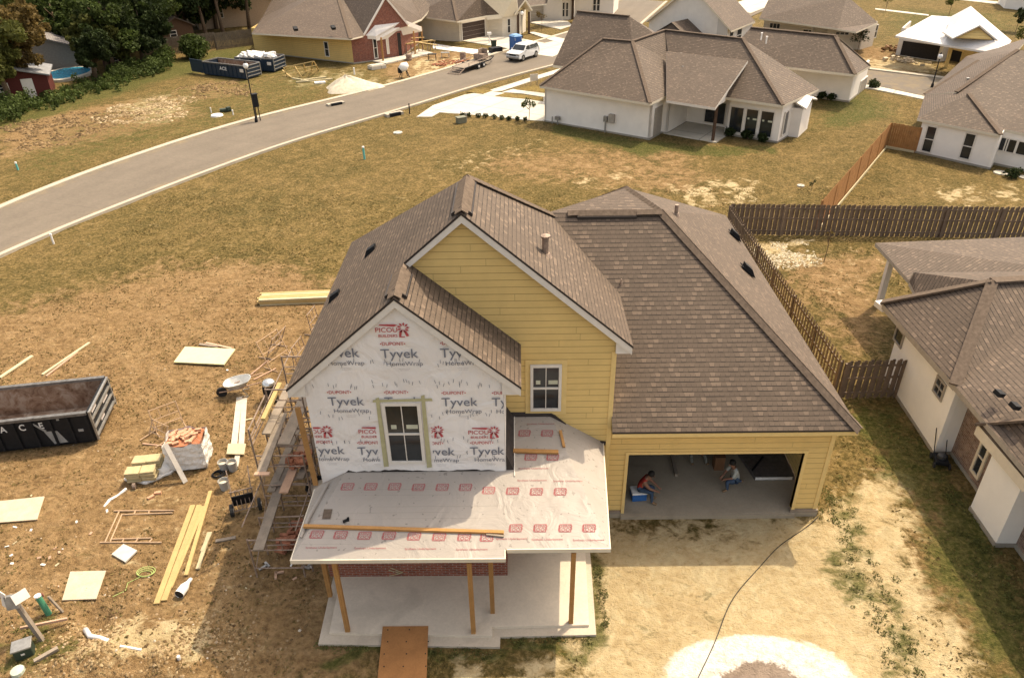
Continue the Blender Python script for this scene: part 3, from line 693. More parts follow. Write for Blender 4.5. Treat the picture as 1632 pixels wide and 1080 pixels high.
# fascia / rake boards and boxed soffits
fb = MB()
def rake(a, b, h=.2, t=.03, dz=-.055):
    a, b = Vector(a), Vector(b); fb.hexa([a+Vector((0, 0, dz-h)), b+Vector((0, 0, dz-h)), b+Vector((0, t, dz-h)), a+Vector((0, t, dz-h)), a+Vector((0, 0, dz)), b+Vector((0, 0, dz)), b+Vector((0, t, dz)), a+Vector((0, t, dz))])
yo = .012
rake((EL+.02, ysf+yo, ZE), (xs_, ysf+yo, zs)); rake((xs_, ysf+yo, zs), (SR-.02, ysf+yo, ZE))
rake((xs_+(-.0)+.0, yf_+yo, zs+.02), (xm, yf_+yo, zr)); rake((xm, yf_+yo, zr), (ER-.02, yf_+yo, ZE))
fb.bb((EL+.012, ysf+.05, ZE-.25), (EL+.04, YB-.02, ZE-.06)); fb.bb((ER-.04, yf_+.05, ZE-.25), (ER-.012, YB-.02, ZE-.06)); fb.bb((SR-.04, ysf+.05, ZE-.25), (SR-.012, -.01, ZE-.06))
fb.build('fascia', M['white'], house)
sb = MB()
sb.bb((EL+.045, ysf+.045, ZE-.24), (XW, YB, ZE-.21)); sb.bb((.003, yf_+.045, ZE-.24), (ER-.045, YB, ZE-.21)); sb.bb((-2.83, ysf+.045, ZE-.24), (SR-.045, -.01, ZE-.21))
for x0, x1, y in ((EL+.03, XW+.02, ysf+.05), (-.02, ER-.03, yf_+.05), (-2.86, SR-.03, ysf+.05)):    # triangular returns
    xi = x1 if x0 < XW or x0 < -3 and False else x1
    za = ZE-.06; inn = (x1 if x0 == EL+.03 else x0); out_ = (x0 if x0 == EL+.03 else x1)
    sb.extr([(out_, y, ZE-.235), (inn, y, ZE-.235), (inn, y, ZE-.08+PM*abs(inn-out_)), (out_, y, za-.02)], (0, .05, 0))
sb.build('soffit', M['white'], house)
# garage fascia
MB().bb((.01, gy+.015, ZG-.20), (GE-.02, gy+.045, ZG-.055)).bb((GE-.045, gy+.05, ZG-.20), (GE-.015, GB, ZG-.055)).build('fascia', M['yellow_trim'], house)
MB().bb((.01, gy+.05, ZG-.19), (GE-.05, .06, ZG-.16)).bb((GX, .07, ZG-.19), (GE-.05, GB-.3, ZG-.16)).build('soffit', M['yellow_trim'], house)
# walls
mb = MB()
def tri_wall(x0, x1, zb, zt, xp, zp, y, t=.12):
    mb.extr([(x0, y, zb), (x1, y, zb), (x1, y, zt), (xp, y, zp), (x0, y, zt)], (0, t, 0))
# yellow gable wall: from SR side to 0, sloping under the roof; below it runs down to the slab
zz = lambda x: ZE-.07+PM*min(x-EL, ER-x)
mb.extr([(-2.83, 0, 0.0), (0, 0, 0), (0, 0, zz(0)), (xm, 0, zz(xm)), (xs_-.0, 0, zz(xs_)), (-5.3, 0, 7.0), (-2.83, 0, 5.2)], (0, .14, 0))
mb.bb((-.12, .14, 2.6), (0, YB, ZE-.22)); mb.bb((-7.3, YB-.14, 0), (0, YB, ZE-.22))
# garage front wall around the opening, side and back walls
X0, X1, HD = .565, 5.445, 2.221
YG = .065
mb.bb((.002, YG, .1), (X0, YG+.14, HD)); mb.bb((X1, YG, .1), (GX, YG+.14, HD)); mb.bb((.002, YG, HD), (GX, YG+.14, ZG-.17))
mb.bb((GX-.14, YG+.14, .1), (GX, GB-.4, ZG-.17)); mb.bb((.2, GB-.54, .1), (GX-.14, GB-.4, ZG-.17))
mb.build('wall', M['yellow'], house)
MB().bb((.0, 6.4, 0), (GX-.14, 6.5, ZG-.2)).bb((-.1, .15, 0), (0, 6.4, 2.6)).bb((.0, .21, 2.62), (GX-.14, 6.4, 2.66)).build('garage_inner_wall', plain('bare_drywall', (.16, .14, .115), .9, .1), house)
# corner boards, door trim
MB().bb((-.1, -.022, 2.55), (.022, -.002, ZE-.24)).bb((.002, -.02, .05), (.022, .12, ZE-.24)).bb((-.1, -.022, .05), (-.001, -.002, 2.55)).bb((GX-.1, YG-.02, .1), (GX+.02, YG-.002, ZG-.2)).bb((GX+.002, YG-.002, .1), (GX+.02, YG+.1, ZG-.2)).build('corner_board', M['yellow_trim'], house)
MB().bb((X0-.09, YG-.03, 0), (X0, YG+.15, HD+.08)).bb((X1, YG-.03, 0), (X1+.09, YG+.15, HD+.08)).bb((X0, YG-.03, HD), (X1, YG+.15, HD+.08)).build('garage_door_frame', M['yellow_trim'], house)
# slabs
struct_z = GZ-.3
MB().bb((.0, .0, struct_z), (GX+.03, GB-.38, 0)).prism([(X0-.1, -.07), (X1+.1, -.07), (X1+.1, .0), (X0-.1, .0)], struct_z, -.012).build('garage_slab', concrete('shaded_floor_concrete', (.34, .285, .21)), house)  # floor is a darker copy of the slab concrete, interior shade in its colour
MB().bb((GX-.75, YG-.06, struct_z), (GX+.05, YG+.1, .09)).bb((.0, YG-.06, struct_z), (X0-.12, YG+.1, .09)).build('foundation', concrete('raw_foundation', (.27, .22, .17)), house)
MB().prism([(-7.25, -3.98), (-3.2, -4.1), (-3.2, -3.84), (-.78, -3.80), (-.62, .0), (-7.4, .0)], -.2, 0).build('porch_slab', M['conc'], house)
MB().prism([(-7.48, -4.24), (-3.0, -4.36), (-3.0, -4.07), (-.62, -4.03), (-.5, .0), (-7.6, 0)], struct_z, -.075).build('foundation', concrete('ledge_concrete', (.48, .41, .32)), house)
# wrapped walls (front gable, its right return, left side)
mb = MB(); zt = lambda x: ZE-.08+PM*min(x-EL, SR-x)
mb.extr([(XW, YF, 2.6), (-2.83, YF, 2.6), (-2.83, YF, zt(-2.83)), (xs_, YF, zt(xs_)), (XW, YF, zt(XW))], (0, .12, 0))
mb.bb((-2.95, YF+.12, 2.6), (-2.83, -.004, ZE-.22)); mb.bb((XW, YF+.12, 0), (XW+.12, YB-.14, ZE-.22))
mb.build('framed_wall', M['felt'], house)
mb = MB(); rr = random.Random(4); bot = []
nb = 46
def wb(x):
    if x < -6.75: return 2.86+(x-XW)/.7*.46
    return 3.30+.02*math.sin(x*3.1)+(.0 if x < -4 else -.05*(x+4))
for i in range(nb+1):
    x = XW-.02+(4.645)*i/nb; bot.append((x, YF-.02-rr.random()*.02, wb(x)+rr.uniform(-.02, .02)))
top = [(-2.815, YF-.02, zt(-2.83)-.02), (xs_, YF-.02, zt(xs_)-.03), (XW-.02, YF-.02, zt(XW)-.02)]
# grid the sheet so that it can be slightly uneven
colx = [p[0] for p in bot]
for i in range(nb):
    for j in range(18):
        q4 = []
        for (ii_, jj) in ((i, j), (i+1, j), (i+1, j+1), (i, j+1)):
            x = colx[ii_]; zb = bot[ii_][2]; z_t = ZE-.1+PM*min(x-EL, SR-x); z = zb+(z_t-zb)*jj/18
            y = YF-.02-.014*abs(math.sin(x*5.1+z*2.3)+.6*math.sin(z*7-x*3))*(1 if 0 < jj < 18 else .5)
            q4.append((x, y, z))
        mb.poly(q4)
wrap = mb.build('house_wrap', M['wrap'], house, smooth=True, recalc=False)
MB().bb((-2.828, YF-.02, 3.22), (-2.812, -.02, ZE-.24)).bb((XW-.016, YF-.02, 2.9), (XW-.002, YB, ZE-.24)).build('house_wrap', M['wrap'], house)
# printing on the wrap
def print_wrap():
    mb = MB(); y = YF-.052; ex, ez = (1, 0, 0), (0, 0, 1)
    def block(cx, cz, k=1.0, top=True):      # cx, cz: centre of the big word
        letters(mb, 'Tyvek', .345, (cx, y, cz), ex, ez, .004, 1.0)
        letters(mb, 'HomeWrap', .165, (cx+.1, y, cz-.27), ex, ez, 0, 1.05)
        for k2, (w, dz) in enumerate(((.62, -.40), (.5, -.44))):
            letters(mb, '-'*26, .055, (cx+.08, y, cz+dz), ex, ez, 0, w*.9)
        letters(mb, '•DUPONT•', .125, (cx-.12, y, cz+.27), ex, ez, .008, .95, 1)
    def logo(cx, cz):
        letters(mb, 'PICOU', .17, (cx-.16, y, cz), ex, ez, .006, 1.0, 1)
        letters(mb, 'BUILDERS', .10, (cx-.14, y, cz-.15), ex, ez, .012, 1.0, 1)
        b = len(mb.v)
        def blob(pts): mb.poly([(cx+px_, y, cz+pz) for px_, pz in pts], 1)
        blob([(-.32, .12), (.02, .09), (.1, .13), (.03, .15), (-.3, .15)])
        for k2 in range(9):
            a = k2*.7; r1 = .10; blob([(.22+.04*math.cos(a), .06+.04*math.sin(a)), (.22+r1*math.cos(a-.22), .06+r1*math.sin(a-.22)), (.22+(r1+.05)*math.cos(a+.05), .06+(r1+.04)*math.sin(a+.05)), (.22+r1*math.cos(a+.3), .06+r1*math.sin(a+.3))])
        blob([(.13, -.02), (.19, -.01), (.16, -.17), (.11, -.16)]); blob([(.23, -.03), (.28, -.02), (.34, -.15), (.28, -.17), (.25, -.1)]); blob([(.11, -.19), (.24, -.19), (.24, -.165), (.11, -.17)])
    def at(px, py): p = W((0, YF-.05), (1, YF-.05), px, py); return p.x, p.z
    logo(*at(627, 526))
    for px, py in ((542, 563), (636, 564), (731, 563), (551, 640), (732, 641), (812, 641), (521, 718), (597, 719), (697, 720), (776, 719)): block(*at(px, py))
    block(at(641, 640)[0]-.0, at(641, 640)[1])
    for px, py in ((507, 688), (598, 688), (684, 688), (773, 689)): logo(*at(px, py))
    # staples / cap nails
    rs = random.Random(2)
    for i in range(150):
        x = XW+.1+rs.random()*4.4; z = rs.choice((5.9, 5.0, 4.25, 3.75, 6.5))+rs.uniform(-.1, .1)
        if z > zt(x)-.3: continue
        a = rs.uniform(-.5, .5); l = .06
        mb.poly([(x-.006, y, z), (x+.006, y, z), (x+.006+l*math.sin(a), y, z+l*1.6), (x-.006+l*math.sin(a), y, z+l*1.6)], 0)
    o = mb.build('printed_lettering', [M['ink'], M['red_ink']], wrap, recalc=False)
    off = wloc(o); Y_ = 0
    zl = ZE-.26; s_, c2 = math.sin(math.atan(PM)), math.cos(math.atan(PM))
    pl = [(Vector((EL, Y_, zl))-off, Vector((-s_, 0, c2))), (Vector((SR, Y_, zl))-off, Vector((s_, 0, c2))), (Vector((XW+.01, 0, 0))-off, Vector((-1, 0, 0))), (Vector((-2.83, 0, 0))-off, Vector((1, 0, 0)))]
    clip_mesh(o, pl)
    # cut out the window area
    bm = bmesh.new(); bm.from_mesh(o.data)
    x0, x1, z0, z1 = -5.93-off.x, -4.60-off.x, 3.42-off.z, 5.52-off.z
    for co, no in (((x0, 0, 0), (1, 0, 0)), ((x1, 0, 0), (1, 0, 0)), ((0, 0, z0), (0, 0, 1)), ((0, 0, z1), (0, 0, 1))):
        bmesh.ops.bisect_plane(bm, geom=bm.verts[:]+bm.edges[:]+bm.faces[:], plane_co=co, plane_no=no)
    bmesh.ops.delete(bm, geom=[f for f in bm.faces if x0 < f.calc_center_median().x < x1 and z0 < f.calc_center_median().z < z1], context='FACES')
    bm.to_mesh(o.data); bm.free()
print_wrap()
# windows
w1 = window(house, (-5.72, YF-.035), (-4.80, YF-.035), 3.56, 5.42, (0, -1, 0), 2, 2, .08, proud=.05, sticker=True)
tp = MB(); yt = YF-.05
for x0_, x1_, z0_, z1_ in ((-5.86, -5.735, 3.44, 5.58), (-4.785, -4.66, 3.40, 5.64), (-5.92, -4.5, 5.44, 5.54)):
    tp.poly([(x0_, yt, z0_), (x1_, yt, z0_+.02), (x1_-.02, yt, z1_), (x0_+.02, yt, z1_-.03)]); yt -= .003
tp.build('flashing_tape', M['tape'], house, recalc=False, solid=.002)
w2 = window(house, (-2.17, -.01), (-1.36, -.01), 3.84, 5.30, (0, -1, 0), 2, 2, .075, proud=.06, sticker=True)
MB().bb((-2.30, -.025, 3.70), (-2.175, -.003, 5.43)).bb((-1.355, -.025, 3.70), (-1.22, -.003, 5.43)).bb((-2.175, -.026, 5.31), (-1.355, -.003, 5.43)).bb((-2.175, -.026, 3.70), (-1.355, -.003, 3.83)).build('window_casing', M['yellow_trim'], house)
# roof penetrations
def pipe(x, y, z, r_, h, parent=house):
    mb = MB().lathe((x, y, z-.15), [(r_, 0), (r_, h+.15)], 10).lathe((x, y, z-.05), [(r_*2.2, 0), (r_*1.4, .12)], 10); return mb
pp = pipe(-1.76, 1.34, 7.72, .085, .52); pp.lathe((-1.76, 1.34, 8.22), [(.12, 0), (.13, .05), (.02, .09)], 10); pp.box((-1.76, 1.30, 7.74), (.38, .45, .02), 0, 0, math.atan(PM)); pp.build('vent_pipe', M['rust'], house, smooth=False)
pipe(2.42, 5.64, 7.0, .06, .34).build('vent_pipe', M['rust'], house)
for x, y, z in ((6.0, 11.03, 3.86), (5.25, 6.69, 4.52)):
    MB().box((x, y, z+.06), (.55, .34, .03), 0, 0, math.atan(PG)).hexa([(x-.15, y-.16, z+.1), (x+.28, y-.16, z-.2), (x+.28, y+.16, z-.2), (x-.15, y+.16, z+.1), (x-.1, y-.14, z+.32), (x+.14, y-.14, z+.12), (x+.14, y+.14, z+.12), (x-.1, y+.14, z+.32)]).build('roof_vent', M['black'], house)
for x, y, z in ((-6.58, 3.26, 7.02), (-7.44, 1.98, 6.27)):
    MB().hexa([(x-.2, y-.12, z-.16), (x+.12, y-.12, z+.1), (x+.12, y+.12, z+.1), (x-.2, y+.12, z-.16), (x-.14, y-.1, z+.04), (x+.1, y-.1, z+.2), (x+.1, y+.1, z+.2), (x-.14, y+.1, z+.04)]).build('roof_vent', M['black'], house)
pipe(.45, 2.82, 6.12, .02, .14).build('vent_pipe', M['rust'], house)
# porch roof: low slope plane with hips at both ends
ZP, PP = 2.709, .232
PL_, PR_ = -7.729, -.414; yL, yR = -4.086, -3.863; xj = -2.832
zp = lambda y: ZP+PP*(y-yL)
faces = [[(PL_, yL, ZP), (xj, yL, ZP), (xj, YF-.03, zp(YF)), (-6.85, YF-.03, zp(YF))], [(xj, yR, zp(yR)), (PR_, yR, zp(yR)), (-1.64, -.003, zp(0)), (xj, -.003, zp(0))],
         [(PR_, yR, zp(yR)), (-.18, -.003, ZP), (-1.64, -.003, zp(0))],
         [(PL_, yL, ZP), (-6.85, YF-.03, zp(YF)), (XW-.02, YF-.03, 2.9), (-7.70, YF-.04, ZP+.01)]]
roofset('porch_roof', faces, house, M['under'], .05, M['cream'])
pf = MB()
def fas(a, b, h=.10):
    a, b = Vector(a), Vector(b); d = (b-a).normalized(); n = Vector((-d.y, d.x, 0))*.03
    pf.hexa([a+Vector((0, 0, -h)), b+Vector((0, 0, -h)), b+n+Vector((0, 0, -h)), a+n+Vector((0, 0, -h)), a+Vector((0, 0, .012)), b+Vector((0, 0, .012)), b+n+Vector((0, 0, .012)), a+n+Vector((0, 0, .012))])
fas((PL_-.01, yL-.02, ZP), (xj+.02, yL-.02, ZP)); fas((xj+.02, yL+.01, ZP), (xj+.02, yR-.02, zp(yR))); fas((xj+.05, yR-.02, zp(yR)), (PR_+.02, yR-.02, zp(yR))); fas((PR_+.02, yR+.012, zp(yR)), (-.16, -.01, ZP)); fas((-7.72, YF-.03, ZP), (PL_-.01, yL+.012, ZP))
pf.build('porch_fascia', M['cream'], house)
MB().prism([(PL_+.03, yL+.02), (xj-.02, yL+.02), (xj-.02, yR+.02), (PR_-.03, yR+.02), (-.25, -.01), (-7.5, -.01), (-7.5, -1.7)], ZP-.085, ZP-.065).build('porch_ceiling', wood('ceiling_board', (.3, .22, .13)), house)
# black felt flashing where porch roof meets the walls
MB().hexa([(-2.83, -.05, zp(-.05)+.003), (-1.6, -.05, zp(-.05)+.003), (-1.6, -.004, zp(0)), (-2.83, -.004, zp(0)), (-2.83, -.05, zp(0)+.05), (-1.6, -.05, zp(0)+.05), (-1.6, -.006, zp(0)+.12), (-2.83, -.006, zp(0)+.12)]).beam((-1.62, -.03, zp(0)+.04), (-.62, -.03, 2.75), .06, .1).beam((-.62, -.03, 2.75), (-.12, -.03, 2.70), .06, .1).hexa([(-2.815, YF, zp(YF)-.02), (-2.62, YF+.0, zp(YF)+.006), (-2.62, -.01, zp(0)+.006), (-2.815, -.01, zp(0)), (-2.808, YF, zp(YF)+.5), (-2.80, YF, zp(YF)+.5), (-2.80, -.01, zp(0)+.3), (-2.808, -.01, zp(0)+.3)]).build('black_felt_flashing', M['felt'], house)
MB().beam((-2.60, YF-.2, zp(YF-.2)+.02), (-2.60, -.06, zp(-.06)+.02), .02, .03).build('drip_strip', M['white'], house)
# prints on the underlayment
def print_porch():
    mb = MB(); ex = Vector((1, 0, 0)); ey = Vector((0, 1, PP)).normalized(); nn = ex.cross(ey)
    def on(px, py):
        n = Vector((0, -PP, 1)); D = ray(px, py); return C0+D*((Vector((0, yL, ZP+.008))-C0).dot(n)/D.dot(n))
    def box_(p, s_=.84):
        sk = ey+ex*.12
        def q(a, b): return p+ex*a*s_+sk*b*s_
        for a0, a1, b0, b1 in ((-.17, .17, .105, .125), (-.17, .17, -.125, -.105), (-.17, -.15, -.105, .105), (.15, .17, -.105, .105)): mb.poly([q(a0, b0), q(a1, b0), q(a1, b1), q(a0, b1)], 1)
        letters(mb, 'RHINO', .10, q(0, .05), ex, sk, .006, 1.05, 1); letters(mb, 'ROOF', .12, q(0, -.052), ex, sk, .006, 1.05, 1)
    for r_ in (([(554, 775), (591, 775), (629, 775), (667, 776), (705, 776), (742, 776), (779, 781), (817, 782), (855, 783), (893, 783)]), ([(505, 851), (543, 852), (581, 853), (620, 853), (660, 854), (700, 855), (740, 855), (776, 856)]),
               ([(822, 841), (861, 841), (901, 841), (939, 841)]), [(836, 690), (872, 690), (846, 728), (881, 728)]):
        for px, py in r_: box_(on(px, py))
    for px, py in ((512, 872), (590, 873), (670, 874), (752, 875), (815, 858), (872, 859), (938, 860), (862, 675), (851, 746), (848, 765), (905, 766)):
        letters(mb, 'Synthetic Underlayment', .075, on(px, py), ex, ey, .0, 1.0, 1)
    for k in range(20):
        letters(mb, '-- ---- --', .05, on(545+(k % 7)*36, 790+(k//7)*14), ex, ey, 0, 1.0, 0)
    mb.build('printed_lettering', [M['grey_faint'], M['red_faint']], house, recalc=False)
print_porch()
# brick wall under the porch
MB().bb((-7.45, -2.22, -.02), (-2.83, -2.08, 2.55)).bb((-2.96, -2.08, -.02), (-2.83, -.005, 2.55)).bb((-7.6, -2.2, -.02), (-7.452, -1.0, 2.55)).build('brick_wall', M['brick_r'], house)
def chalk():
    mb = MB(); y = -2.228
    for a, b in (((-6.0, .25), (-5.7, .13)), ((-5.95, .34), (-5.62, .14)), ((-6.0, .02), (-5.66, .13))):
        mb.beam((a[0], y, a[1]), (b[0], y, b[1]), .006, .016)
    mb.build('chalk_mark', M['tape'], house)
chalk()
# front doorway: flat dark panel painted as the shade inside
MB().bb((-2.0, -.03, 0), (-.95, -.004, 2.05)).build('door_shade_panel', M['inner_shade'], house)
# posts
for x, y in ((-6.80, -3.92), (-3.66, -4.0), (-1.23, -3.72), (-3.20, -3.40), (-7.46, -2.85)):
    MB().bb((x-.055, y-.05, 0), (x+.0, y+.05, ZP-.2)).bb((x+.003, y-.048, 0.), (x+.055, y+.048, ZP-.2)).build('post', M['lumber_o'], house)
# two loose boards and a block on the porch roof, plank fixed
V2 = lambda x, y, z: Vector((x, y, z))
def lying(name, lab, cat, a, b, w, h, mat, group=None, **k):
    a, b = Vector(a), Vector(b); o = MB().beam(a, b, w, h).build(name, mat, None, loc=tuple((a+b)/2), **k); return tag(o, lab, cat, group)
def onp(px, py, dz=.03):
    n = Vector((0, -PP, 1)); D = ray(px, py); return C0+D*((Vector((0, yL, ZP+dz))-C0).dot(n)/D.dot(n))
GRB = 'boards lying on the porch roof'
lying('board', 'long yellow two by four running across the lower porch roof', 'board', onp(484, 838), onp(803, 848), .09, .06, M['lumber_o'], GRB)
lying('board', 'short orange board on the porch roof below the yellow window', 'board', onp(818, 718), onp(890, 720), .13, .05, M['lumber_o'], GRB)
lying('board', 'short pale offcut standing askew on the upper right of the porch roof', 'board', onp(893, 686), onp(899, 712), .07, .05, M['lumber_o'], GRB)
lying('board', 'narrow stick beside the long yellow board at its right end', 'board', onp(775, 851), onp(803, 854), .05, .03, M['grey_wood'], GRB)
lying('shingle_sample', 'grey rectangle of shingle lying on the left of the porch roof', 'shingle', onp(520, 826, .02), onp(523, 811, .02), .2, .012, M['ridge'])
p = onp(551, 829, .03); tag(MB().box(p, (.14, .05, .05), .6).box(p+Vector((.05, .04, .0)), (.05, .1, .05), .2).build('tool', M['black'], None, loc=tuple(p)), 'small dark hand tool left on the porch roof', 'tool')
mb = MB(); mb.tube([V2(-7.62, -3.5, 2.82), V2(-7.56, -2.9, 2.88), V2(-7.42, -2.4, 2.95), V2(-7.28, -1.9, 3.06)], [.03, .05, .045, .03], 6); tag(mb.build('rolled_strip', M['under'], None, loc=tuple(onp(480, 820))), 'crumpled strip of underlayment rolled along the left edge of the porch roof', 'sheet')
# ramp
a, b = G(646, 1003, -.02), G(642, 1090, GZ+.05)
mb = MB(); mb.hexa([(-5.86, -5.4, -.13), (-4.70, -5.42, -.13), (-4.80, -3.82, -.0), (-5.94, -3.82, -.0), (-5.86, -5.4, -.105), (-4.70, -5.42, -.105), (-4.80, -3.82, .03), (-5.94, -3.82, .03)])
mb.cur = 1
for k in range(14):
    x = -5.8+.5*(k % 3)+.04*(k % 2); y = -5.2+.32*(k//3); z = -.105+(y+5.4)*.085+.0015; mb.box((x, y, z), (.03, .03, .004), 0, math.atan(.085))
tag(mb.build('ramp', [M['ply_o'], M['black']], None, loc=(-5.3, -4.6, GZ)), 'orange plywood sheet leaning on the edge of the porch slab as a ramp', 'ramp')

# ------------------------------------------------------------------ helper for houses
def poly_walls(parent, base, tops, mat, name='wall', plinth=None):
    """base: plan points, tops: list of heights; each wall its own solid panel"""
    for i in range(len(base)-1):
        a, b = Vector((base[i][0], base[i][1], 0)), Vector((base[i+1][0], base[i+1][1], 0)); d = (b-a).normalized(); n = Vector((d.y, -d.x, 0))
        zt = tops if isinstance(tops, (int, float)) else tops[i]
        t = .15 + .003*i
        mb = MB().hexa([a+Vector((0, 0, GZ-.1)), b+Vector((0, 0, GZ-.1)), b-n*t+Vector((0, 0, GZ-.1)), a-n*t+Vector((0, 0, GZ-.1)), a+Vector((0, 0, zt)), b+Vector((0, 0, zt)), b-n*t+Vector((0, 0, zt)), a-n*t+Vector((0, 0, zt))])
        mb.build(name, mat[i] if isinstance(mat, list) else mat, parent)
        if plinth: MB().hexa([a-d*.01+n*.03+Vector((0, 0, GZ-.1)), b+d*.01+n*.03+Vector((0, 0, GZ-.1)), b+d*.01-n*.03+Vector((0, 0, GZ-.1)), a-d*.01-n*.03+Vector((0, 0, GZ-.1)), a-d*.01+n*.03+Vector((0, 0, GZ+.12)), b+d*.01+n*.03+Vector((0, 0, GZ+.12)), b+d*.01-n*.03+Vector((0, 0, GZ+.12)), a-d*.01-n*.03+Vector((0, 0, GZ+.12))]).build('plinth', plinth, parent)
def pv(p):      # roof vertex: (px, py, z) pixel-surveyed, or Vector in world
    return p if isinstance(p, Vector) else G(*p)
def roofp(parent, faces, mat=None, rim=None, th_=.14, name='roof'):
    for f in faces: roofset(name, [[pv(p) for p in f]], parent, mat or M['roof'], th_, rim or M['cream'])
def capp(parent, pairs, w=.3):
    for a, b in pairs:
        a, b = pv(a), pv(b); MB().beam(a+Vector((0, 0, .02)), b+Vector((0, 0, .02)), w, .07).build('ridge_cap', M['ridge'], parent)
def V(x, y, z): return Vector((x, y, z))
def wallpanel(parent, pts3, mat, name='gable_wall', t=.1):      # upright panel from 3D points
    p = [Vector(q) for q in pts3]; n = (p[1]-p[0]).cross(p[-1]-p[0]).normalized(); MB().extr(p, -n*t if n.y > 0 else -n*t).build(name, mat, parent)
def door(parent, wp0, wp1, x0, y0, x1, y1, mat, name='garage_door', frame=None, zbot=None):
    a, b = W(wp0, wp1, x0, y0), W(wp0, wp1, x1, y1); z0, z1 = min(a.z, b.z), max(a.z, b.z)
    if zbot is not None: z0 = zbot
    d = Vector((wp1[0]-wp0[0], wp1[1]-wp0[1], 0)).normalized(); n = Vector((d.y, -d.x, 0)); a = Vector((a.x, a.y, 0)); b = Vector((b.x, b.y, 0))
    def hb(mb, p, q, za, zb, o): mb.hexa([p+n*o+V(0, 0, za), q+n*o+V(0, 0, za), q-n*.05+V(0, 0, za), p-n*.05+V(0, 0, za), p+n*o+V(0, 0, zb), q+n*o+V(0, 0, zb), q-n*.05+V(0, 0, zb), p-n*.05+V(0, 0, zb)])
    mb = MB(); k = 4 if name == 'garage_door' else 1
    for i in range(k): hb(mb, a, b, z0+(z1-z0)*i/k+(.01 if i else 0), z0+(z1-z0)*(i+1)/k-.01, .015)
    o = mb.build(name, mat, parent)
    f = MB(); w_ = .11; hb(f, a-d*w_, a, z0, z1+w_, .05); hb(f, b, b+d*w_, z0, z1+w_, .05); hb(f, a, b, z1, z1+w_, .049); f.build('door_frame', frame or M['white'], parent)
    return o
def small_pipe(parent, px, py, z, h=.35, r_=.06, mat=None):
    p = G(px, py, z); MB().lathe((p.x, p.y, z-.1), [(r_, 0), (r_, h)], 8).lathe((p.x, p.y, z-.1+h), [(r_*1.6, 0), (r_*1.5, .08)], 8).build('vent_pipe', mat or M['steel'], parent)
def houseroot(lab, px, py, name='house'):
    p = G(px, py); return thing(name, lab, 'house', (p.x, p.y, GZ), 'houses of the neighbourhood')
P2 = lambda x, y: (G(x, y).x, G(x, y).y)

# ---- white house in the middle distance
hA = houseroot('large low white house with brown hip roofs and an open corner patio', 1035, 223)
oA = Vector((-.29, 42.13, 0)); aA = R(-34.7)
def LA(x, y, z=0): return Vector((oA.x+x*math.cos(aA)-y*math.sin(aA), oA.y+x*math.sin(aA)+y*math.cos(aA), z))
PA = lambda x, y: tuple(LA(x, y))[:2]
poly_walls(hA, [PA(0, 12), PA(0, 0), PA(8.9, 0), PA(8.9, 1.95), PA(9.35, 1.95), PA(9.35, 5.4), PA(12.85, 5.4), PA(12.85, 4.05), PA(16.75, 4.05), PA(16.9, 5.9), PA(16.7, 9.3), PA(16.95, 9.3), PA(16.95, 9.9), PA(6, 12.3)], 2.52, M['stucco'], plinth=concrete('plinth_grey', (.3, .27, .22)))
struct_patio = MB().prism([PA(9.1, 1.9), PA(13.2, 1.7), PA(13.2, 4.02), PA(12.84, 4.02), PA(12.84, 5.4), PA(9.36, 5.4), PA(9.36, 1.96)], GZ-.2, GZ+.08).build('patio_slab', M['conc_w'], hA)
roofp(hA, [[(860, 137, 2.6), (1036, 165, 2.6), (1008, 66, 5.5), (961, 62, 5.5)],
           [(1036, 165, 2.6), LA(9.2, 8, 2.6), (1060, 48, 5.8), (1008, 66, 5.5)],
           [(961, 62, 5.5), (1008, 66, 5.5), (1060, 48, 5.8), LA(2.5, 8.5, 4.5)],
           [(860, 137, 2.6), (961, 62, 5.5), LA(2.5, 8.5, 4.5), LA(-.8, 8.5, 2.6)],
           [LA(8.9, 3.6, 2.6), (1248, 168, 2.6), (1184, 62, 5.8), (1060, 48, 5.8)],
           [(1248, 168, 2.6), (1305, 142, 2.6), (1184, 62, 5.8)],
           [(1305, 142, 2.6), LA(3, 12.8, 2.6), (1060, 48, 5.8), (1184, 62, 5.8)],
           [(881, 104, 2.72), LA(4.5, 6, 2.72), (1040, 52, 5.3), (1003, 26, 6.3), (920, 18, 6.3)],
           [(1003, 26, 6.3), (1040, 52, 5.3), LA(6.5, 14, 2.7)], [(920, 18, 6.3), (1003, 26, 6.3), LA(6.5, 14, 2.7), LA(-3, 14.2, 2.7)]], rim=M['cream'])
roofp(hA, [[(1062, 160, 2.55), (1140, 172, 2.55), (1192, 97, 4.72), (1062, 82, 4.72)]], rim=M['white'], name='patio_roof', th_=.16)
capp(hA, [((961, 62, 5.5), (1008, 66, 5.5)), ((1036, 165, 2.6), (1008, 66, 5.5)), ((1008, 66, 5.5), (1060, 48, 5.8)), ((1060, 48, 5.8), (1184, 62, 5.8)), ((1184, 62, 5.8), (1248, 168, 2.6)), ((920, 18, 6.3), (1003, 26, 6.3)), ((860, 137, 2.6), (961, 62, 5.5))], .25)
wallpanel(hA, [LA(12.82, 1.3, 2.3), LA(12.82, 5.6, 2.3), LA(12.82, 5.6, 4.3)], M['stucco'], 'gable_wall', .1)
wallpanel(hA, [G(883, 105, 2.6)+V(.3, -.1, -.1), LA(-3, 13.8, 2.6), G(920, 18, 6.1)+V(.3, -.2, 0)], M['stucco'], 'gable_wall', .1)
poly_walls(hA, [PA(-2.8, 12), PA(-2.8, 7.0), PA(-.1, 7.0)], 2.6, M['stucco'])
p = LA(12.85, 1.95); MB().bb((p.x-.09, p.y-.09, GZ+.08), (p.x+.09, p.y+.09, 2.5)).build('patio_post', wood('dark_post', (.10, .06, .04)), hA)
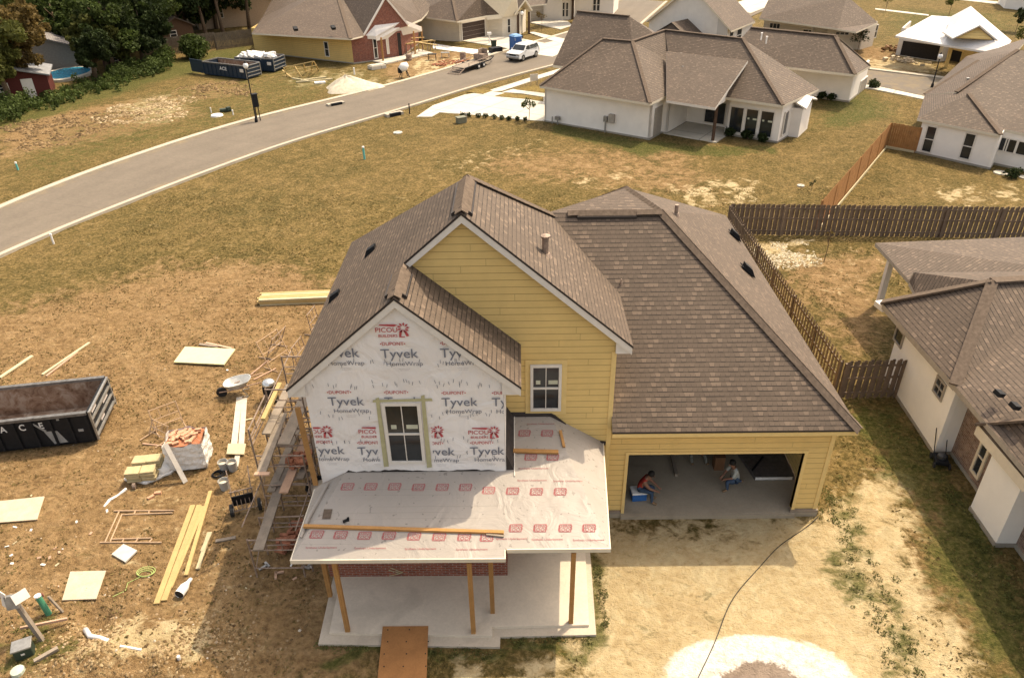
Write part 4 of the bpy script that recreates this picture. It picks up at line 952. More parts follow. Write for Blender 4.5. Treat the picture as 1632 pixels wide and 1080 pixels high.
def lw(par, x0, x1, y, z0, z1, frameA=LA, side=False, **k):     # window on a local-frame wall facing -y (or +x if side)
    if side: return window(par, tuple(frameA(y, x0))[:2], tuple(frameA(y, x1))[:2], z0, z1, tuple(frameA(1, 0)-frameA(0, 0))[:2], **k)
    return window(par, tuple(frameA(x0, y))[:2], tuple(frameA(x1, y))[:2], z0, z1, tuple(frameA(0, -1)-frameA(0, 0))[:2], **k)
lw(hA, 10.7, 12.35, 5.4, GZ+.25, 1.75, rows=1, cols=2, name='patio_door')
lw(hA, 13.1, 14.15, 4.05, GZ+.25, 1.95, rows=1, cols=1); lw(hA, 14.25, 15.2, 4.05, GZ+.25, 1.95, rows=1, sticker=True); lw(hA, 15.3, 16.3, 4.05, GZ+.25, 1.95, rows=1, sticker=True)
lw(hA, 4.5, 5.4, 16.84, .2, 1.9, side=True, rows=1); lw(hA, 8.75, 9.2, 16.72, .1, 1.9, side=True, rows=1)
a, b = LA(8.915, .5), LA(8.915, 1.75); MB().hexa([a, LA(8.94, .5), LA(8.94, 1.75), b, a+V(0, 0, 1.95), LA(8.94, .5, 1.95), LA(8.94, 1.75, 1.95), b+V(0, 0, 1.95)]).build('side_door', M['greyd'], hA)
# bay bump with its own little roof
MB().prism([PA(16.9, 5.9), PA(17.6, 6.0), PA(17.5, 8.6), PA(16.8, 8.6)], GZ-.1, 1.9).build('bay', M['stucco'], hA)
mb = MB(); mb.poly([LA(16.8, 5.8, 2.35), LA(17.85, 5.8, 1.9), LA(17.75, 7.2, 2.3), LA(16.8, 7.2, 2.75)]); mb.poly([LA(16.8, 8.8, 2.3), LA(16.8, 7.2, 2.75), LA(17.75, 7.2, 2.3), LA(17.75, 8.8, 1.9)]); mb.build('bay_roof', [M['roof'], M['white']], hA, uv=True, solid=.1, rim=1)
p = LA(5.85, -.12); MB().box((p.x, p.y, .95), (.42, .22, .62), aA).build('electric_meter', M['greyd'], hA); p = LA(5.35, -.12); MB().box((p.x, p.y, .85), (.28, .18, .4), aA).tube([(p.x, p.y, .7), (p.x, p.y, GZ)], .05).build('conduit', M['steel'], hA)
p = LA(1.3, -.2); MB().box((p.x, p.y, .35), (.35, .25, .25), aA).tube([(p.x, p.y, .3), (p.x, p.y, GZ)], .05).tube([(p.x-.4, p.y+.25, .4), (p.x-.4, p.y+.25, GZ)], .04).build('gas_meter', M['steel'], hA)
for px, py, z in ((1085, 92, 4.3), (1088, 113, 3.8), (1021, 97, 4.3)): small_pipe(hA, px, py, z)
# ---- white garage house behind it
hB = houseroot('long white house with brown hip roof right behind the patio house', 1352, 163)
poly_walls(hB, [P2(1180, 140), P2(1352, 163), P2(1376, 143)], 2.3, M['stucco'], plinth=concrete('plinth_grey', (.3, .27, .22)))
roofp(hB, [[(1363, 119, 2.5), (1331, 57, 4.7), (1197, 44, 4.7), (1150, 95, 2.5)], [(1363, 119, 2.5), (1387, 105, 2.5), (1331, 57, 4.7)], [(1387, 105, 2.5), (1331, 57, 4.7), (1197, 44, 4.7), (1215, 82, 2.5)]])
capp(hB, [((1197, 44, 4.7), (1331, 57, 4.7)), ((1331, 57, 4.7), (1363, 119, 2.5)), ((1331, 57, 4.7), (1387, 105, 2.5))])
for px, py, z in ((1213, 62, 4.3), (1221, 68, 4.1)): small_pipe(hB, px, py, z, .5, .06, M['wht_pl'])
door(hB, P2(1352, 163), P2(1380, 140), 1372, 131, 1377, 145, M['greyd'], 'side_door', M['white'])
# ---- right white house
hC = houseroot('white house with two tall dark windows touching the orange cedar fence', 1577, 270)
poly_walls(hC, [P2(1474, 190), P2(1457, 243), P2(1577, 270), P2(1583, 262), P2(1680, 283)], 2.05, M['stucco'], plinth=concrete('plinth_grey', (.3, .27, .22)))
roofp(hC, [[(1462, 189, 2.1), (1595, 215, 2.1), (1544, 150, 3.5)], [(1595, 215, 2.1), (1600, 206, 2.1), (1700, 226, 2.1), (1700, 84, 5.5), (1622, 80, 5.5), (1524, 147, 3.35), (1544, 150, 3.5)],
           [(1462, 189, 2.1), (1544, 150, 3.5), (1524, 147, 3.35), (1474, 151, 2.12)], [(1474, 151, 2.14), (1524, 147, 3.4), (1622, 80, 5.5), (1560, 97, 4.0)], [(1474, 151, 2.1), (1560, 97, 4.0), (1622, 80, 5.5), (1640, 60, 2.6), (1540, 90, 2.1)]])
capp(hC, [((1544, 150, 3.5), (1595, 215, 2.1)), ((1524, 147, 3.4), (1622, 80, 5.5)), ((1474, 151, 2.14), (1560, 97, 4.0))], .28)
w0, w1 = P2(1457, 243), P2(1577, 270)
px_window3(hC, w0, w1, (1473, 198), (1467, 241), (1484, 244), rows=2); px_window3(hC, w0, w1, (1533, 209), (1527, 252), (1545, 256), rows=2)
w0, w1 = P2(1583, 262), P2(1680, 283)
for x in (1590, 1605, 1622): px_window(hC, w0, w1, x, 216+(x-1590)*.22, x+13, 243+(x-1590)*.22, rows=1)
for px, py, z in ((1573, 138, 3.6), (1571, 156, 3.2), (1620, 142, 3.6), (1541, 131, 3.6)): small_pipe(hC, px, py, z, .3, .07)
# ---- yellow and brick house at the top left
hD = houseroot('yellow house with red brick front and unfinished white porch roof', 564, 102)
q0, q1, q2, q3 = P2(407, 84), P2(564, 102), P2(594, 98), P2(642, 90)
poly_walls(hD, [P2(440, 60), q0, q1, q2, q3, P2(668, 70)], 2.4, [M['yellow'], M['yellow'], M['brick_r'], M['brick_r'], M['brick_r']], plinth=concrete('plinth_grey', (.3, .27, .22)))
pkD = Vector(G(532, -26, 6.0)); gf = W(q1, q3, 581, 56); ga = W(q1, q3, 615, -3); gr = W(q1, q3, 650, 40)
roofp(hD, [[(401, 53, 2.5), (559, 62, 2.5), pkD], [(559, 62, 2.5), gf+V(0, 0, -.05), ga+V(0, 0, .1), G(640, -30, 5.8), pkD], [ga+V(0, 0, .1), gr, (672, 30, 2.5), (690, 10, 3.4), G(640, -30, 5.8)],
           [(401, 53, 2.5), pkD, G(440, -12, 4.2), G(418, 28, 2.5)]])
capp(hD, [((559, 62, 2.5), pkD)], .35)
wallpanel(hD, [gf+V(.02, -.1, -.1), gr+V(0, -.1, -.1), ga+V(0, -.1, 0)], M['brick_r'])
for a, b in ((gf, ga), (ga, gr)): MB().beam(a+V(0, -.25, .05), b+V(0, -.25, .12), .12, .16).build('rake_board', M['white'], hD)
d = (Vector((*q3, 0))-Vector((*q1, 0))).normalized(); nD = Vector((d.y, -d.x, 0))
pb1, pb2 = W(q1, q3, 597, 37), W(q1, q3, 644, 32)
roofp(hD, [[G(599, 58, 2.3), G(672, 43, 2.3), pb2+V(0, 0, 0), pb1]], M['under_w'], M['white'], name='porch_roof')
roofp(hD, [[G(599, 58, 2.3), pb1, gf+V(0, -.05, -.02)]], M['under_w'], M['white'], name='porch_roof')
window(hD, W(q1, q3, 614, 17)[:2], W(q1, q3, 618, 17)[:2], W(q1, q3, 616, 24).z, W(q1, q3, 616, 11).z, nD[:2], rows=1, gm=M['greyd'], name='gable_vent')
px_window(hD, q0, q1, 515.5, 66, 526, 91, rows=2); px_window(hD, q2, q3, 593, 60, 603, 93, rows=2); px_window(hD, q2, q3, 614, 57, 621, 86, rows=2, gm=M['cream'])
door(hD, q2, q3, 632, 53, 641, 91, M['inner_shade'], 'door_shade_panel', M['brick_r'])  # dark panel painting the shade inside the doorway
for px, py in ((611, 99), (662, 88), (674, 79)):
    p = G(px, py); MB().bb((p.x-.08, p.y-.08, GZ), (p.x+.08, p.y+.08, 2.25)).build('post', M['lumber_o'], hD)
slabD = MB().prism([P2(594, 99), P2(642, 91), P2(668, 80), P2(690, 86), P2(615, 103)], GZ, GZ+.12).build('porch_slab', M['conc_w'], hD)
for px, py, z in ((471, 46, 3.2), (531, 44, 3.4)): p = G(px, py, z); MB().box((p.x, p.y, z), (.4, .5, .25), .5, .4).build('roof_vent', M['black'], hD)
# ---- beige house with the brown garage door
hE = houseroot('beige house with a dark brown garage door and timber entry gable', 733, 67)
e0, e1, e2, e3, e4 = P2(674, 63), P2(733, 67), P2(777, 58), P2(801, 59.5), P2(826, 57)
poly_walls(hE, [P2(650, 60), e0, e1, e2, e3, e4, P2(838, 50)], 2.45, M['beige'])
e3r, RZ = G(768, -6, 4.6), 4.6
roofp(hE, [[(659, 25, 2.5), (729, 34, 2.5), (720, -8, 4.6)], [(729, 34, 2.5), (776, 25, 2.5), (766, -8, 4.7), (720, -8, 4.6)], [(776, 25, 2.5), (800, 23, 2.5), (815, -4, 4.3), (766, -8, 4.7)],
           [(800, 23, 2.5), (826, 19, 2.5), (824, -4, 4.2), (815, -4, 4.3)], [(640, 12, 2.5), (659, 25, 2.5), (720, -8, 4.6), (690, -20, 4.6)]])
capp(hE, [((729, 34, 2.5), (720, -8, 4.6))])
door(hE, e1, e2, 736, 38, 773, 62, M['brown_door'], zbot=GZ+.02)
px_window(hE, e3, e4, 808, 30, 814, 53, rows=2)
ep0, ep1 = P2(826, 58), P2(846, 55)
g0, g1, g2 = W(ep0, ep1, 820, 22), W(ep0, ep1, 837, -1), W(ep0, ep1, 848, 16)
bk = V(-2, 4.2, 0)
for tri in ([g0, g1, g1+bk, g0+bk], [g1, g2, g2+bk, g1+bk]): roofset('entry_roof', [tri], hE, M['roof'], .12, M['cream'])
MB().beam(g0+V(0, .1, -.1), g1+V(0, .1, -.1), .15, .18).beam(g1+V(0, .1, -.1), g2+V(0, .1, -.1), .15, .18).build('entry_gable', M['cream'], hE)
for px, py in ((826, 57), (843, 54)): p = G(px, py); MB().bb((p.x-.13, p.y-.13, GZ), (p.x+.13, p.y+.13, 2.3)).build('entry_post', wood('dark_post', (.10, .06, .04)), hE)
# ---- pale house at the top with tall windows
hF = houseroot('pale stucco house with narrow tall windows behind the beige house', 895, 33)
f0, f1, f2_, f3 = P2(844, 35), P2(867, 32), P2(895, 33), P2(913, 31)
poly_walls(hF, [f0, f1, f2_, f3, P2(916, 27), P2(977, 24), P2(985, 15)], 3.3, M['stucco2'])
door(hF, f0, f1, 845.5, 11, 866, 34, M['greyd'], zbot=GZ+.02); px_window(hF, f2_, f3, 896, 4, 900, 27, rows=2); px_window(hF, f2_, f3, 901.5, 4, 905.5, 27, rows=2)
px_window(hF, P2(916, 27), P2(977, 24), 945, -2, 950, 18, rows=2); px_window(hF, P2(916, 27), P2(977, 24), 951, -2, 956, 18, rows=2)
MB().bb((f3[0]-.2, f3[1]-.3, GZ), (f3[0]+.1, f3[1], 3.2)).build('entry_post', wood('dark_post', (.10, .06, .04)), hF)
roofp(hF, [[(838, 10, 2.6), (872, 6, 2.6), (875, -12, 3.6), (836, -8, 3.6)], [(872, -4, 3.3), (990, -12, 3.3), (985, -40, 5), (880, -34, 5)]])
# ---- white board gable house
hG = houseroot('white farmhouse with a tall vertical board gable behind the patio house', 1165, 85)
gz0, gz1 = G(1035, 32, 2.7), G(1160, 47, 2.7); gA = (tuple(gz0)[:2], tuple(gz1)[:2])
ga_ = W(*gA, 1101, -22)
wallpanel(hG, [Vector((gz0.x, gz0.y, GZ)), Vector((gz1.x, gz1.y, GZ)), gz1+V(0, 0, .1), ga_, gz0+V(0, 0, .1)], M['board_w'], 'wall', .15)
gb = G(1200, 34, 2.7); dd = Vector((gb.x-gz1.x, gb.y-gz1.y, 0))*1.0
poly_walls(hG, [tuple(gz1)[:2], tuple(gz1+dd)[:2]], 2.7, M['board_w'])
roofset('roof', [[gz1+V(.25, -.5, -.05), gz1+dd+V(.3, .2, -.05), ga_+dd+V(0, 0, .15), ga_+V(-.1, -.45, .15)]], hG, M['roof'], .14, M['cream'])
roofset('roof', [[gz0+V(-.4, -.3, -.05), gz0+dd+V(-.4, .2, -.05), ga_+dd+V(0, 0, .15), ga_+V(-.1, -.45, .15)]], hG, M['roof'], .14, M['cream'])
t0, t1, t2 = W(*gA, 1062, 50), W(*gA, 1096, 30), W(*gA, 1120, 53); nG = V(gz1.y-gz0.y, -(gz1.x-gz0.x), 0).normalized()
roofset('lower_roof', [[t0, t1, t1+nG*3, t0+nG*3]], hG, M['roof'], .12, M['drip']); roofset('lower_roof', [[t1, t2, t2+nG*3, t1+nG*3]], hG, M['roof'], .12, M['drip'])
wallpanel(hG, [t0+nG*2.9+V(0, 0, -.1), t2+nG*2.9+V(0, 0, -.1), t1+nG*2.9+V(0, 0, -.1)], plain('dark_gable', (.10, .08, .07)), 'gable_wall')
px_window(hG, tuple(gz1)[:2], tuple(gz1+dd)[:2], 1163, 50, 1167, 66, rows=2); px_window(hG, tuple(gz1)[:2], tuple(gz1+dd)[:2], 1175, 46, 1180, 66, rows=2)
small_pipe(hG, 1170, 14, 3.6, .3)
# ---- house with the covered front porch
hH = houseroot('beige house with white shed porch roof and small front gable', 1372, 79)
h0, h1, h2 = P2(1205, 62), P2(1318, 72), P2(1372, 79)
h1f, h2f = P2(1322, 83), P2(1372, 82)
poly_walls(hH, [P2(1213, 66), P2(1322, 77), P2(1370, 79.5), P2(1390, 73.5)], 2.35, M['beige'])
roofp(hH, [[(1210, 29, 2.6), (1335, 46, 2.6), (1350, -6, 5.0), (1236, -22, 5.0)], [(1365, 51, 2.6), (1399, 36, 2.6), (1350, -6, 5.0), (1335, 46, 2.6)], [(1399, 36, 2.6), (1350, -6, 5.0), (1300, -20, 4.8), (1360, 5, 2.6)]])
roofp(hH, [[(1242, 33.5, 2.3), (1322, 42.5, 2.3), (1328, 34, 2.95), (1268, 27.5, 2.95)]], M['white'], M['white'], name='porch_roof')
hw = (P2(1322, 80), P2(1366, 82)); g0, g1, g2 = W(*hw, 1320, 43), W(*hw, 1347, 21), W(*hw, 1366, 45)
wallpanel(hH, [g0+V(0, 0, -.1), g2+V(0, 0, -.1), g1], M['beige']); wallpanel(hH, [Vector((g0.x, g0.y, GZ)), Vector((g2.x, g2.y, GZ)), g2, g0], M['beige'], 'wall')
bk = V(1.8, 3.2, 0)
roofset('gable_roof', [[g0+V(-.1, -.2, 0), g1+V(0, -.2, .1), g1+bk+V(0, 0, .1), g0+bk]], hH, M['roof'], .12, M['white']); roofset('gable_roof', [[g1+V(0, -.2, .1), g2+V(.1, -.2, 0), g2+bk, g1+bk+V(0, 0, .1)]], hH, M['roof'], .12, M['white'])
px_window(hH, P2(1213, 66), P2(1322, 77), 1227, 36, 1243, 47, rows=1, cols=3); px_window(hH, P2(1213, 66), P2(1322, 77), 1280, 46, 1297, 54, rows=1, cols=2); px_window(hH, *hw, 1332, 50, 1353, 57, rows=1, cols=3)
for px in (1245, 1262, 1290, 1318): p = G(px, 66+(px-1245)*.18); MB().bb((p.x-.09, p.y-.09, GZ), (p.x+.09, p.y+.09, 2.2)).build('porch_post', M['white'], hH)
px_window(hH, P2(1370, 79.5), P2(1395, 71), 1393, 41, 1395.5, 60, rows=2)
# ---- house with bare underlayment on its roof
hI = houseroot('yellow sheathed house with bare white roof and dark open garage', 1498, 99)
i0, i1, i2, i3 = P2(1427, 87.5), P2(1498, 98.6), P2(1502, 104), P2(1588, 108)
poly_walls(hI, [P2(1440, 75), i0, i1, P2(1512, 96), P2(1588, 112)], 2.45, [M['white'], M['white'], M['white'], M['yellow']])
roofp(hI, [[(1427, 57, 2.5), (1502, 71, 2.5), (1556, 40, 4.0), (1515, 27, 4.0), (1485, 25, 4.0)], [(1502, 71, 2.5), (1597, 86, 2.5), (1547, 10, 5.2)], [(1597, 86, 2.5), (1612, 65, 2.5), (1547, 10, 5.2)], [(1502, 71, 2.5), (1547, 10, 5.2), (1515, 27, 4.2)], [(1427, 57, 2.5), (1485, 25, 4.0), (1500, 26, 3.6), (1470, 45, 2.5)]], M['under_w'], M['white'])
pI = (P2(1500, 112), P2(1590, 118))
g0, g1, g2 = G(1521, 60, 3.3), G(1557, 42, 4.2), G(1582, 63, 3.3)
wallpanel(hI, [g0, g2, g1], M['yellow'])
roofset('dormer_roof', [[g0+V(-.3, -.3, 0), g1+V(0, -.4, .15), g1+V(.3, 3, .15), g0+V(.4, 3, 0)]], hI, M['under_w'], .1, M['white']); roofset('dormer_roof', [[g1+V(0, -.4, .15), g2+V(.3, -.3, 0), g2+V(.4, 3, 0), g1+V(.3, 3, .15)]], hI, M['under_w'], .1, M['white'])
door(hI, i0, i1, 1440, 65, 1493, 97, M['inner_shade'], 'garage_shade_panel', M['white'])  # dark panel painted as the shaded inside of the open garage
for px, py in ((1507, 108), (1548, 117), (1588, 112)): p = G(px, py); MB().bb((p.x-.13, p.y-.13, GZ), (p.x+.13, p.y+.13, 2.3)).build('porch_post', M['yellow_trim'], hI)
px_window(hI, P2(1512, 96), P2(1588, 112), 1561, 89, 1578, 103, rows=2, cols=2); door(hI, P2(1512, 96), P2(1588, 112), 1516, 79, 1529, 101, M['inner_shade'], 'door_shade_panel', M['yellow_trim'])  # the doorway is a dark panel, its inner shade painted
# ---- far corner house, top right
hJ = houseroot('white house corner in the far top right corner of the picture', 1625, 17)
poly_walls(hJ, [P2(1590, 5), P2(1600, 14), P2(1660, 20)], 4, M['stucco'])
roofp(hJ, [[(1592, -10, 3.5), (1660, -4, 3.5), (1660, -30, 5), (1600, -28, 5)]])
# ---- next-door house on the right edge
hN = houseroot('tan and brown brick house on the right edge next to the garage', 1582, 870)
n0, n1, n2, n3, n4 = (11.05, 5.8), (10.9, 2.69), (11.22, 2.75), (11.12, .30), (10.80, .23)
n5, n6, n7 = (10.76, -1.2), (11.12, -1.22), (10.98, -6)
poly_walls(hN, [(11.12, 7.0), (10.9, 2.69), (11.45, 2.70), (11.38, .30), (10.80, .23), (10.76, -1.2), (11.3, -1.22), (11.25, -7)], [2.62, 2.62, 2.62, 2.4, 2.4, 2.4, 2.62], [M['tan'], M['tan'], M['brick_b'], M['tan'], M['tan'], M['tan'], M['brick_b']], plinth=concrete('plinth_grey', (.3, .27, .22)))
E1, E2, E3 = G(1405, 482, 2.75), G(1522, 614, 2.75), G(1632, 745, 2.75); PK = G(1582, 448, 4.6); TR = G(1720, 440, 4.6)
E3b = E2+(E3-E2)*2.2
roofp(hN, [[E1, E2, PK], [E1, PK, TR, Vector((18, 9.5, 2.7))], [E2, E3b, Vector((16.5, -6, 6.2)), TR, PK]], rim=M['greyd'], th_=.16)
capp(hN, [(E1, PK), (E2, PK), (PK, TR)], .34)
roofp(hN, [[(1395, 387, 2.75), (1449, 447, 2.62), (1456, 434, 3.05), (1700, 432, 3.6), (1700, 375, 2.9)]], rim=M['greyd'], name='patio_roof')
roofp(hN, [[(1449, 449, 2.8), (1458, 466, 2.78), (1600, 452, 4.4), (1700, 445, 4.6), (1700, 432, 3.7), (1458, 434, 3.15)]], rim=M['greyd'])
roofp(hN, [[(1558, 676, 2.45), (1637, 768, 2.45), (1700, 730, 3.6), (1640, 670, 3.4)]], rim=M['cream'], name='bump_roof'); capp(hN, [((1558, 676, 2.47), (1640, 670, 3.42))], .25)
p = G(1400, 487); MB().bb((p.x-.11, p.y-.11, GZ), (p.x+.11, p.y+.11, 2.65)).build('patio_post', M['white'], hN)
MB().box(((G(1405, 482, 2.55)+G(1415, 492, 2.55))/2), (.5, .5, .2), .2).build('roof_return', M['white'], hN)
w0, w1 = (11.12, 7.0), (10.9, 2.69)
px_window3(hN, w0, w1, (1428, 513), (1424.5, 540), (1437, 554), rows=1, fmat=M['greyd']); px_window3(hN, w0, w1, (1496, 596), (1487, 622), (1502, 637), rows=2, cols=2, fmat=M['greyd'])
px_window3(hN, (11.45, 2.70), (11.38, .30), (1566, 688), (1547, 748), (1559, 767), rows=2, fmat=M['cream'], fw_=.1)
for px, py, z in ((1592, 628, 3.35), (1617, 648, 3.4)): p = G(px, py, z); MB().box((p.x, p.y, z+.03), (.22, .22, .13), .2, .1, .3).build('roof_vent', M['black'], hN)

# ------------------------------------------------------------------ fences
def fence(lab, a, b, h, mat, n_per=.14, gap=.035, name='picket_fence', shadowbox=True, group=None, post=True, kick=None, wob=.02):
    a, b = Vector((a[0], a[1], GZ)), Vector((b[0], b[1], GZ)); L = (b-a).length; d = (b-a).normalized(); n = Vector((-d.y, d.x, 0)); rr = random.Random(int(L*100))
    t = thing(name, lab, 'fence', tuple(a), group)
    mb = MB(); k = 0; x = 0
    while x < L:
        w = n_per-gap; hh = h+rr.uniform(-wob, wob); side = (1 if k % 2 else -1) if shadowbox else -1
        p, q = a+d*x+n*(.035*side), a+d*(x+w)+n*(.035*side); e = n*.008; tl = d*rr.uniform(-.012, .012)
        zt = V(0, 0, hh-.035); z1 = V(0, 0, hh); c = d*.02
        mb.extr([p+V(0, 0, .02), q+V(0, 0, .02), q+zt+tl, q-c+z1+tl, p+c+z1+tl, p+zt+tl], e)
        x += n_per*(.5 if shadowbox else 1); k += 1
    mb.build('picket_panel', mat, t)
    for z in (.25, h*.55, h-.22): MB().beam(a+V(0, 0, z), b+V(0, 0, z), .035, .08).build('rail', mat, t)
    if post:
        m = max(2, int(L/2.4)+1)
        for i in range(m):
            p = a.lerp(b, i/(m-1)); MB().bb((p.x-.045, p.y-.045, GZ), (p.x+.045, p.y+.045, GZ+h-.08)).build('post', mat, t)
    if kick: MB().beam(a+n*kick+V(0, 0, .06), b+n*kick+V(0, 0, .06), .05, .16).build('kick_board', M['pale'], t)
    return t
fence('long dark brown picket fence running across behind the right hand yards', (8.5, 20.3), (30, 18.9), 1.70, M['fence_d'], .25, .135, group='dark picket fences', wob=.02)
fence('dark picket fence slanting away along the right side of the yellow garage', (8.42, 20.15), (8.75, 5.75), 1.70, M['fence_d'], .25, .135, group='dark picket fences')
fence('short dark picket fence joining the garage corner fence to the tan neighbour house', (8.95, 5.75), (11.0, 5.85), 1.6, M['fence_d'], .25, .135, group='dark picket fences')
fa, fb_, fc = P2(1410, 235), (13.4, 20.9), P2(1457, 243)
fence('orange cedar board fence running diagonally toward the long dark fence', fb_, fa, 1.68, M['fence_o'], .14, .01, shadowbox=False, group='cedar fences', kick=-.12)
fence('short orange cedar fence between the diagonal fence and the white house', (fa[0]+.1, fa[1]+.05), fc, 1.68, M['fence_o'], .14, .01, shadowbox=False, group='cedar fences', kick=-.12)
fence('old grey board fence behind the yellow and brick house, under the trees', P2(232, 92), P2(345, 78), 1.8, M['fence_g'], .16, .03, shadowbox=False, group='grey board fences')
fence('grey board fence ending at the corner of the yellow and brick house', P2(346, 80), P2(406, 72), 1.8, M['fence_g'], .16, .02, shadowbox=False, group='grey board fences')

# ------------------------------------------------------------------ trees and plants
def leafmat(name, c, var=.5):
    s = NT(name); o = s.obj()
    g_ = s.n('ShaderNodeNewGeometry'); f = g_.outputs['Random Per Island']; n = s.noise(.5, 2, .5, o)
    cc = s.ramp(f, [(0, tuple(x*(1-var) for x in c)), (.6, c), (1, tuple(x*(1+var*1.2) for x in c))])
    cc = s.mix(.5, cc, s.ramp(n, [(.35, tuple(x*.6 for x in c)), (.65, tuple(x*1.4 for x in c))]))
    m = s.out(cc, .75, .2)
    tr = s.n('ShaderNodeBsdfTranslucent'); s.l(cc, tr.inputs[0]); mx = s.n('ShaderNodeMixShader'); mx.inputs[0].default_value = .3
    s.l(s.b.outputs[0], mx.inputs[1]); s.l(tr.outputs[0], mx.inputs[2]); out = [n_ for n_ in s.t.nodes if n_.type == 'OUTPUT_MATERIAL'][0]; s.l(mx.outputs[0], out.inputs[0])
    return m
LM = dict(green=leafmat('green_leaves', (.05, .072, .016)), dark=leafmat('dark_leaves', (.028, .042, .012)), rust=leafmat('rusty_leaves', (.13, .088, .028)), yel=leafmat('yellow_green_leaves', (.095, .10, .024)), grass=leafmat('tall_grass', (.06, .085, .02)))
def leaves(centers, radii, n, size, seed, flat=.8, weights=None):
    r2 = np.random.default_rng(seed); centers = np.array(centers, float); radii = np.array(radii, float)
    w = radii**2 if weights is None else np.array(weights, float); k = r2.choice(len(centers), n, p=w/w.sum())
    d = r2.normal(size=(n, 3)); d /= np.linalg.norm(d, axis=1)[:, None]; rad = radii[k]*r2.uniform(.45, 1.08, n)**.6
    p = centers[k]+d*rad[:, None]*np.array([1, 1, flat])
    a = r2.normal(size=(n, 3)); a /= np.linalg.norm(a, axis=1)[:, None]; b = np.cross(a, r2.normal(size=(n, 3))); b /= np.linalg.norm(b, axis=1)[:, None]
    s_ = size*r2.uniform(.5, 1.3, n)[:, None]
    v = np.stack([p-a*s_, p+b*s_*.55, p+a*s_, p-b*s_*.55], 1).reshape(-1, 3)
    return v, np.arange(4*n).reshape(-1, 4)
def quadmesh(name, v, q, mat, parent=None, loc=None):
    me = bpy.data.meshes.new(name); me.vertices.add(len(v)); me.vertices.foreach_set('co', np.ascontiguousarray(v, dtype=np.float32).ravel())
    me.loops.add(q.size); me.loops.foreach_set('vertex_index', q.ravel().astype(np.int32)); me.polygons.add(len(q))
    me.polygons.foreach_set('loop_start', (np.arange(len(q))*4).astype(np.int32)); me.polygons.foreach_set('loop_total', np.full(len(q), 4, np.int32)); me.update()
    me.materials.append(mat); o = bpy.data.objects.new(name, me); col.objects.link(o)
    if parent is not None: o.parent = parent
    if loc is not None: o.location = loc
    return o
def tree(lab, x, y, h, cr, cz, mat, n=5200, seed=1, leaf=.26, group='trees at the wooded edge', tr=.22, nb=9, name='tree', bare=.0):
    z = gz(x, y); t = thing(name, lab, 'tree', (x, y, z), group, world=False); rr = random.Random(seed)
    mb = MB(); lean = V(rr.uniform(-.8, .8), rr.uniform(-.8, .8), 0)
    pts = [V(0, 0, -.1), V(0, 0, h*.25)+lean*.3, V(0, 0, h*.5)+lean*.7, V(0, 0, h*.8)+lean]; mb.tube(pts, [tr*1.15, tr*.85, tr*.6, tr*.2], 8)
    cs, rs = [], []
    for i in range(nb):
        a = rr.uniform(0, 6.28); rad = cr*rr.uniform(.35, .85); c = V(math.cos(a)*rad, math.sin(a)*rad, cz+rr.uniform(-.5, .5)*cr*1.25)+lean
        st = pts[1].lerp(pts[3], max(0, min(.9, (c.z-1.5-pts[1].z)/(pts[3].z-pts[1].z+.1))))
        mb.tube([st, st.lerp(c, .5)+V(0, 0, .2), c], [tr*.4, tr*.22, tr*.07], 6)
        cs.append(c); rs.append(cr*rr.uniform(.2, .36))
        for k in range(4): c2 = c+V(rr.uniform(-1, 1), rr.uniform(-1, 1), rr.uniform(-.6, .8))*cr*.4; cs.append(c2); rs.append(cr*rr.uniform(.1, .22))
    mb.build('trunk', M['bark'], t, smooth=True)
    v, q = leaves(cs, rs, n, leaf, seed); quadmesh('crown', v, q, mat, t)
    return t
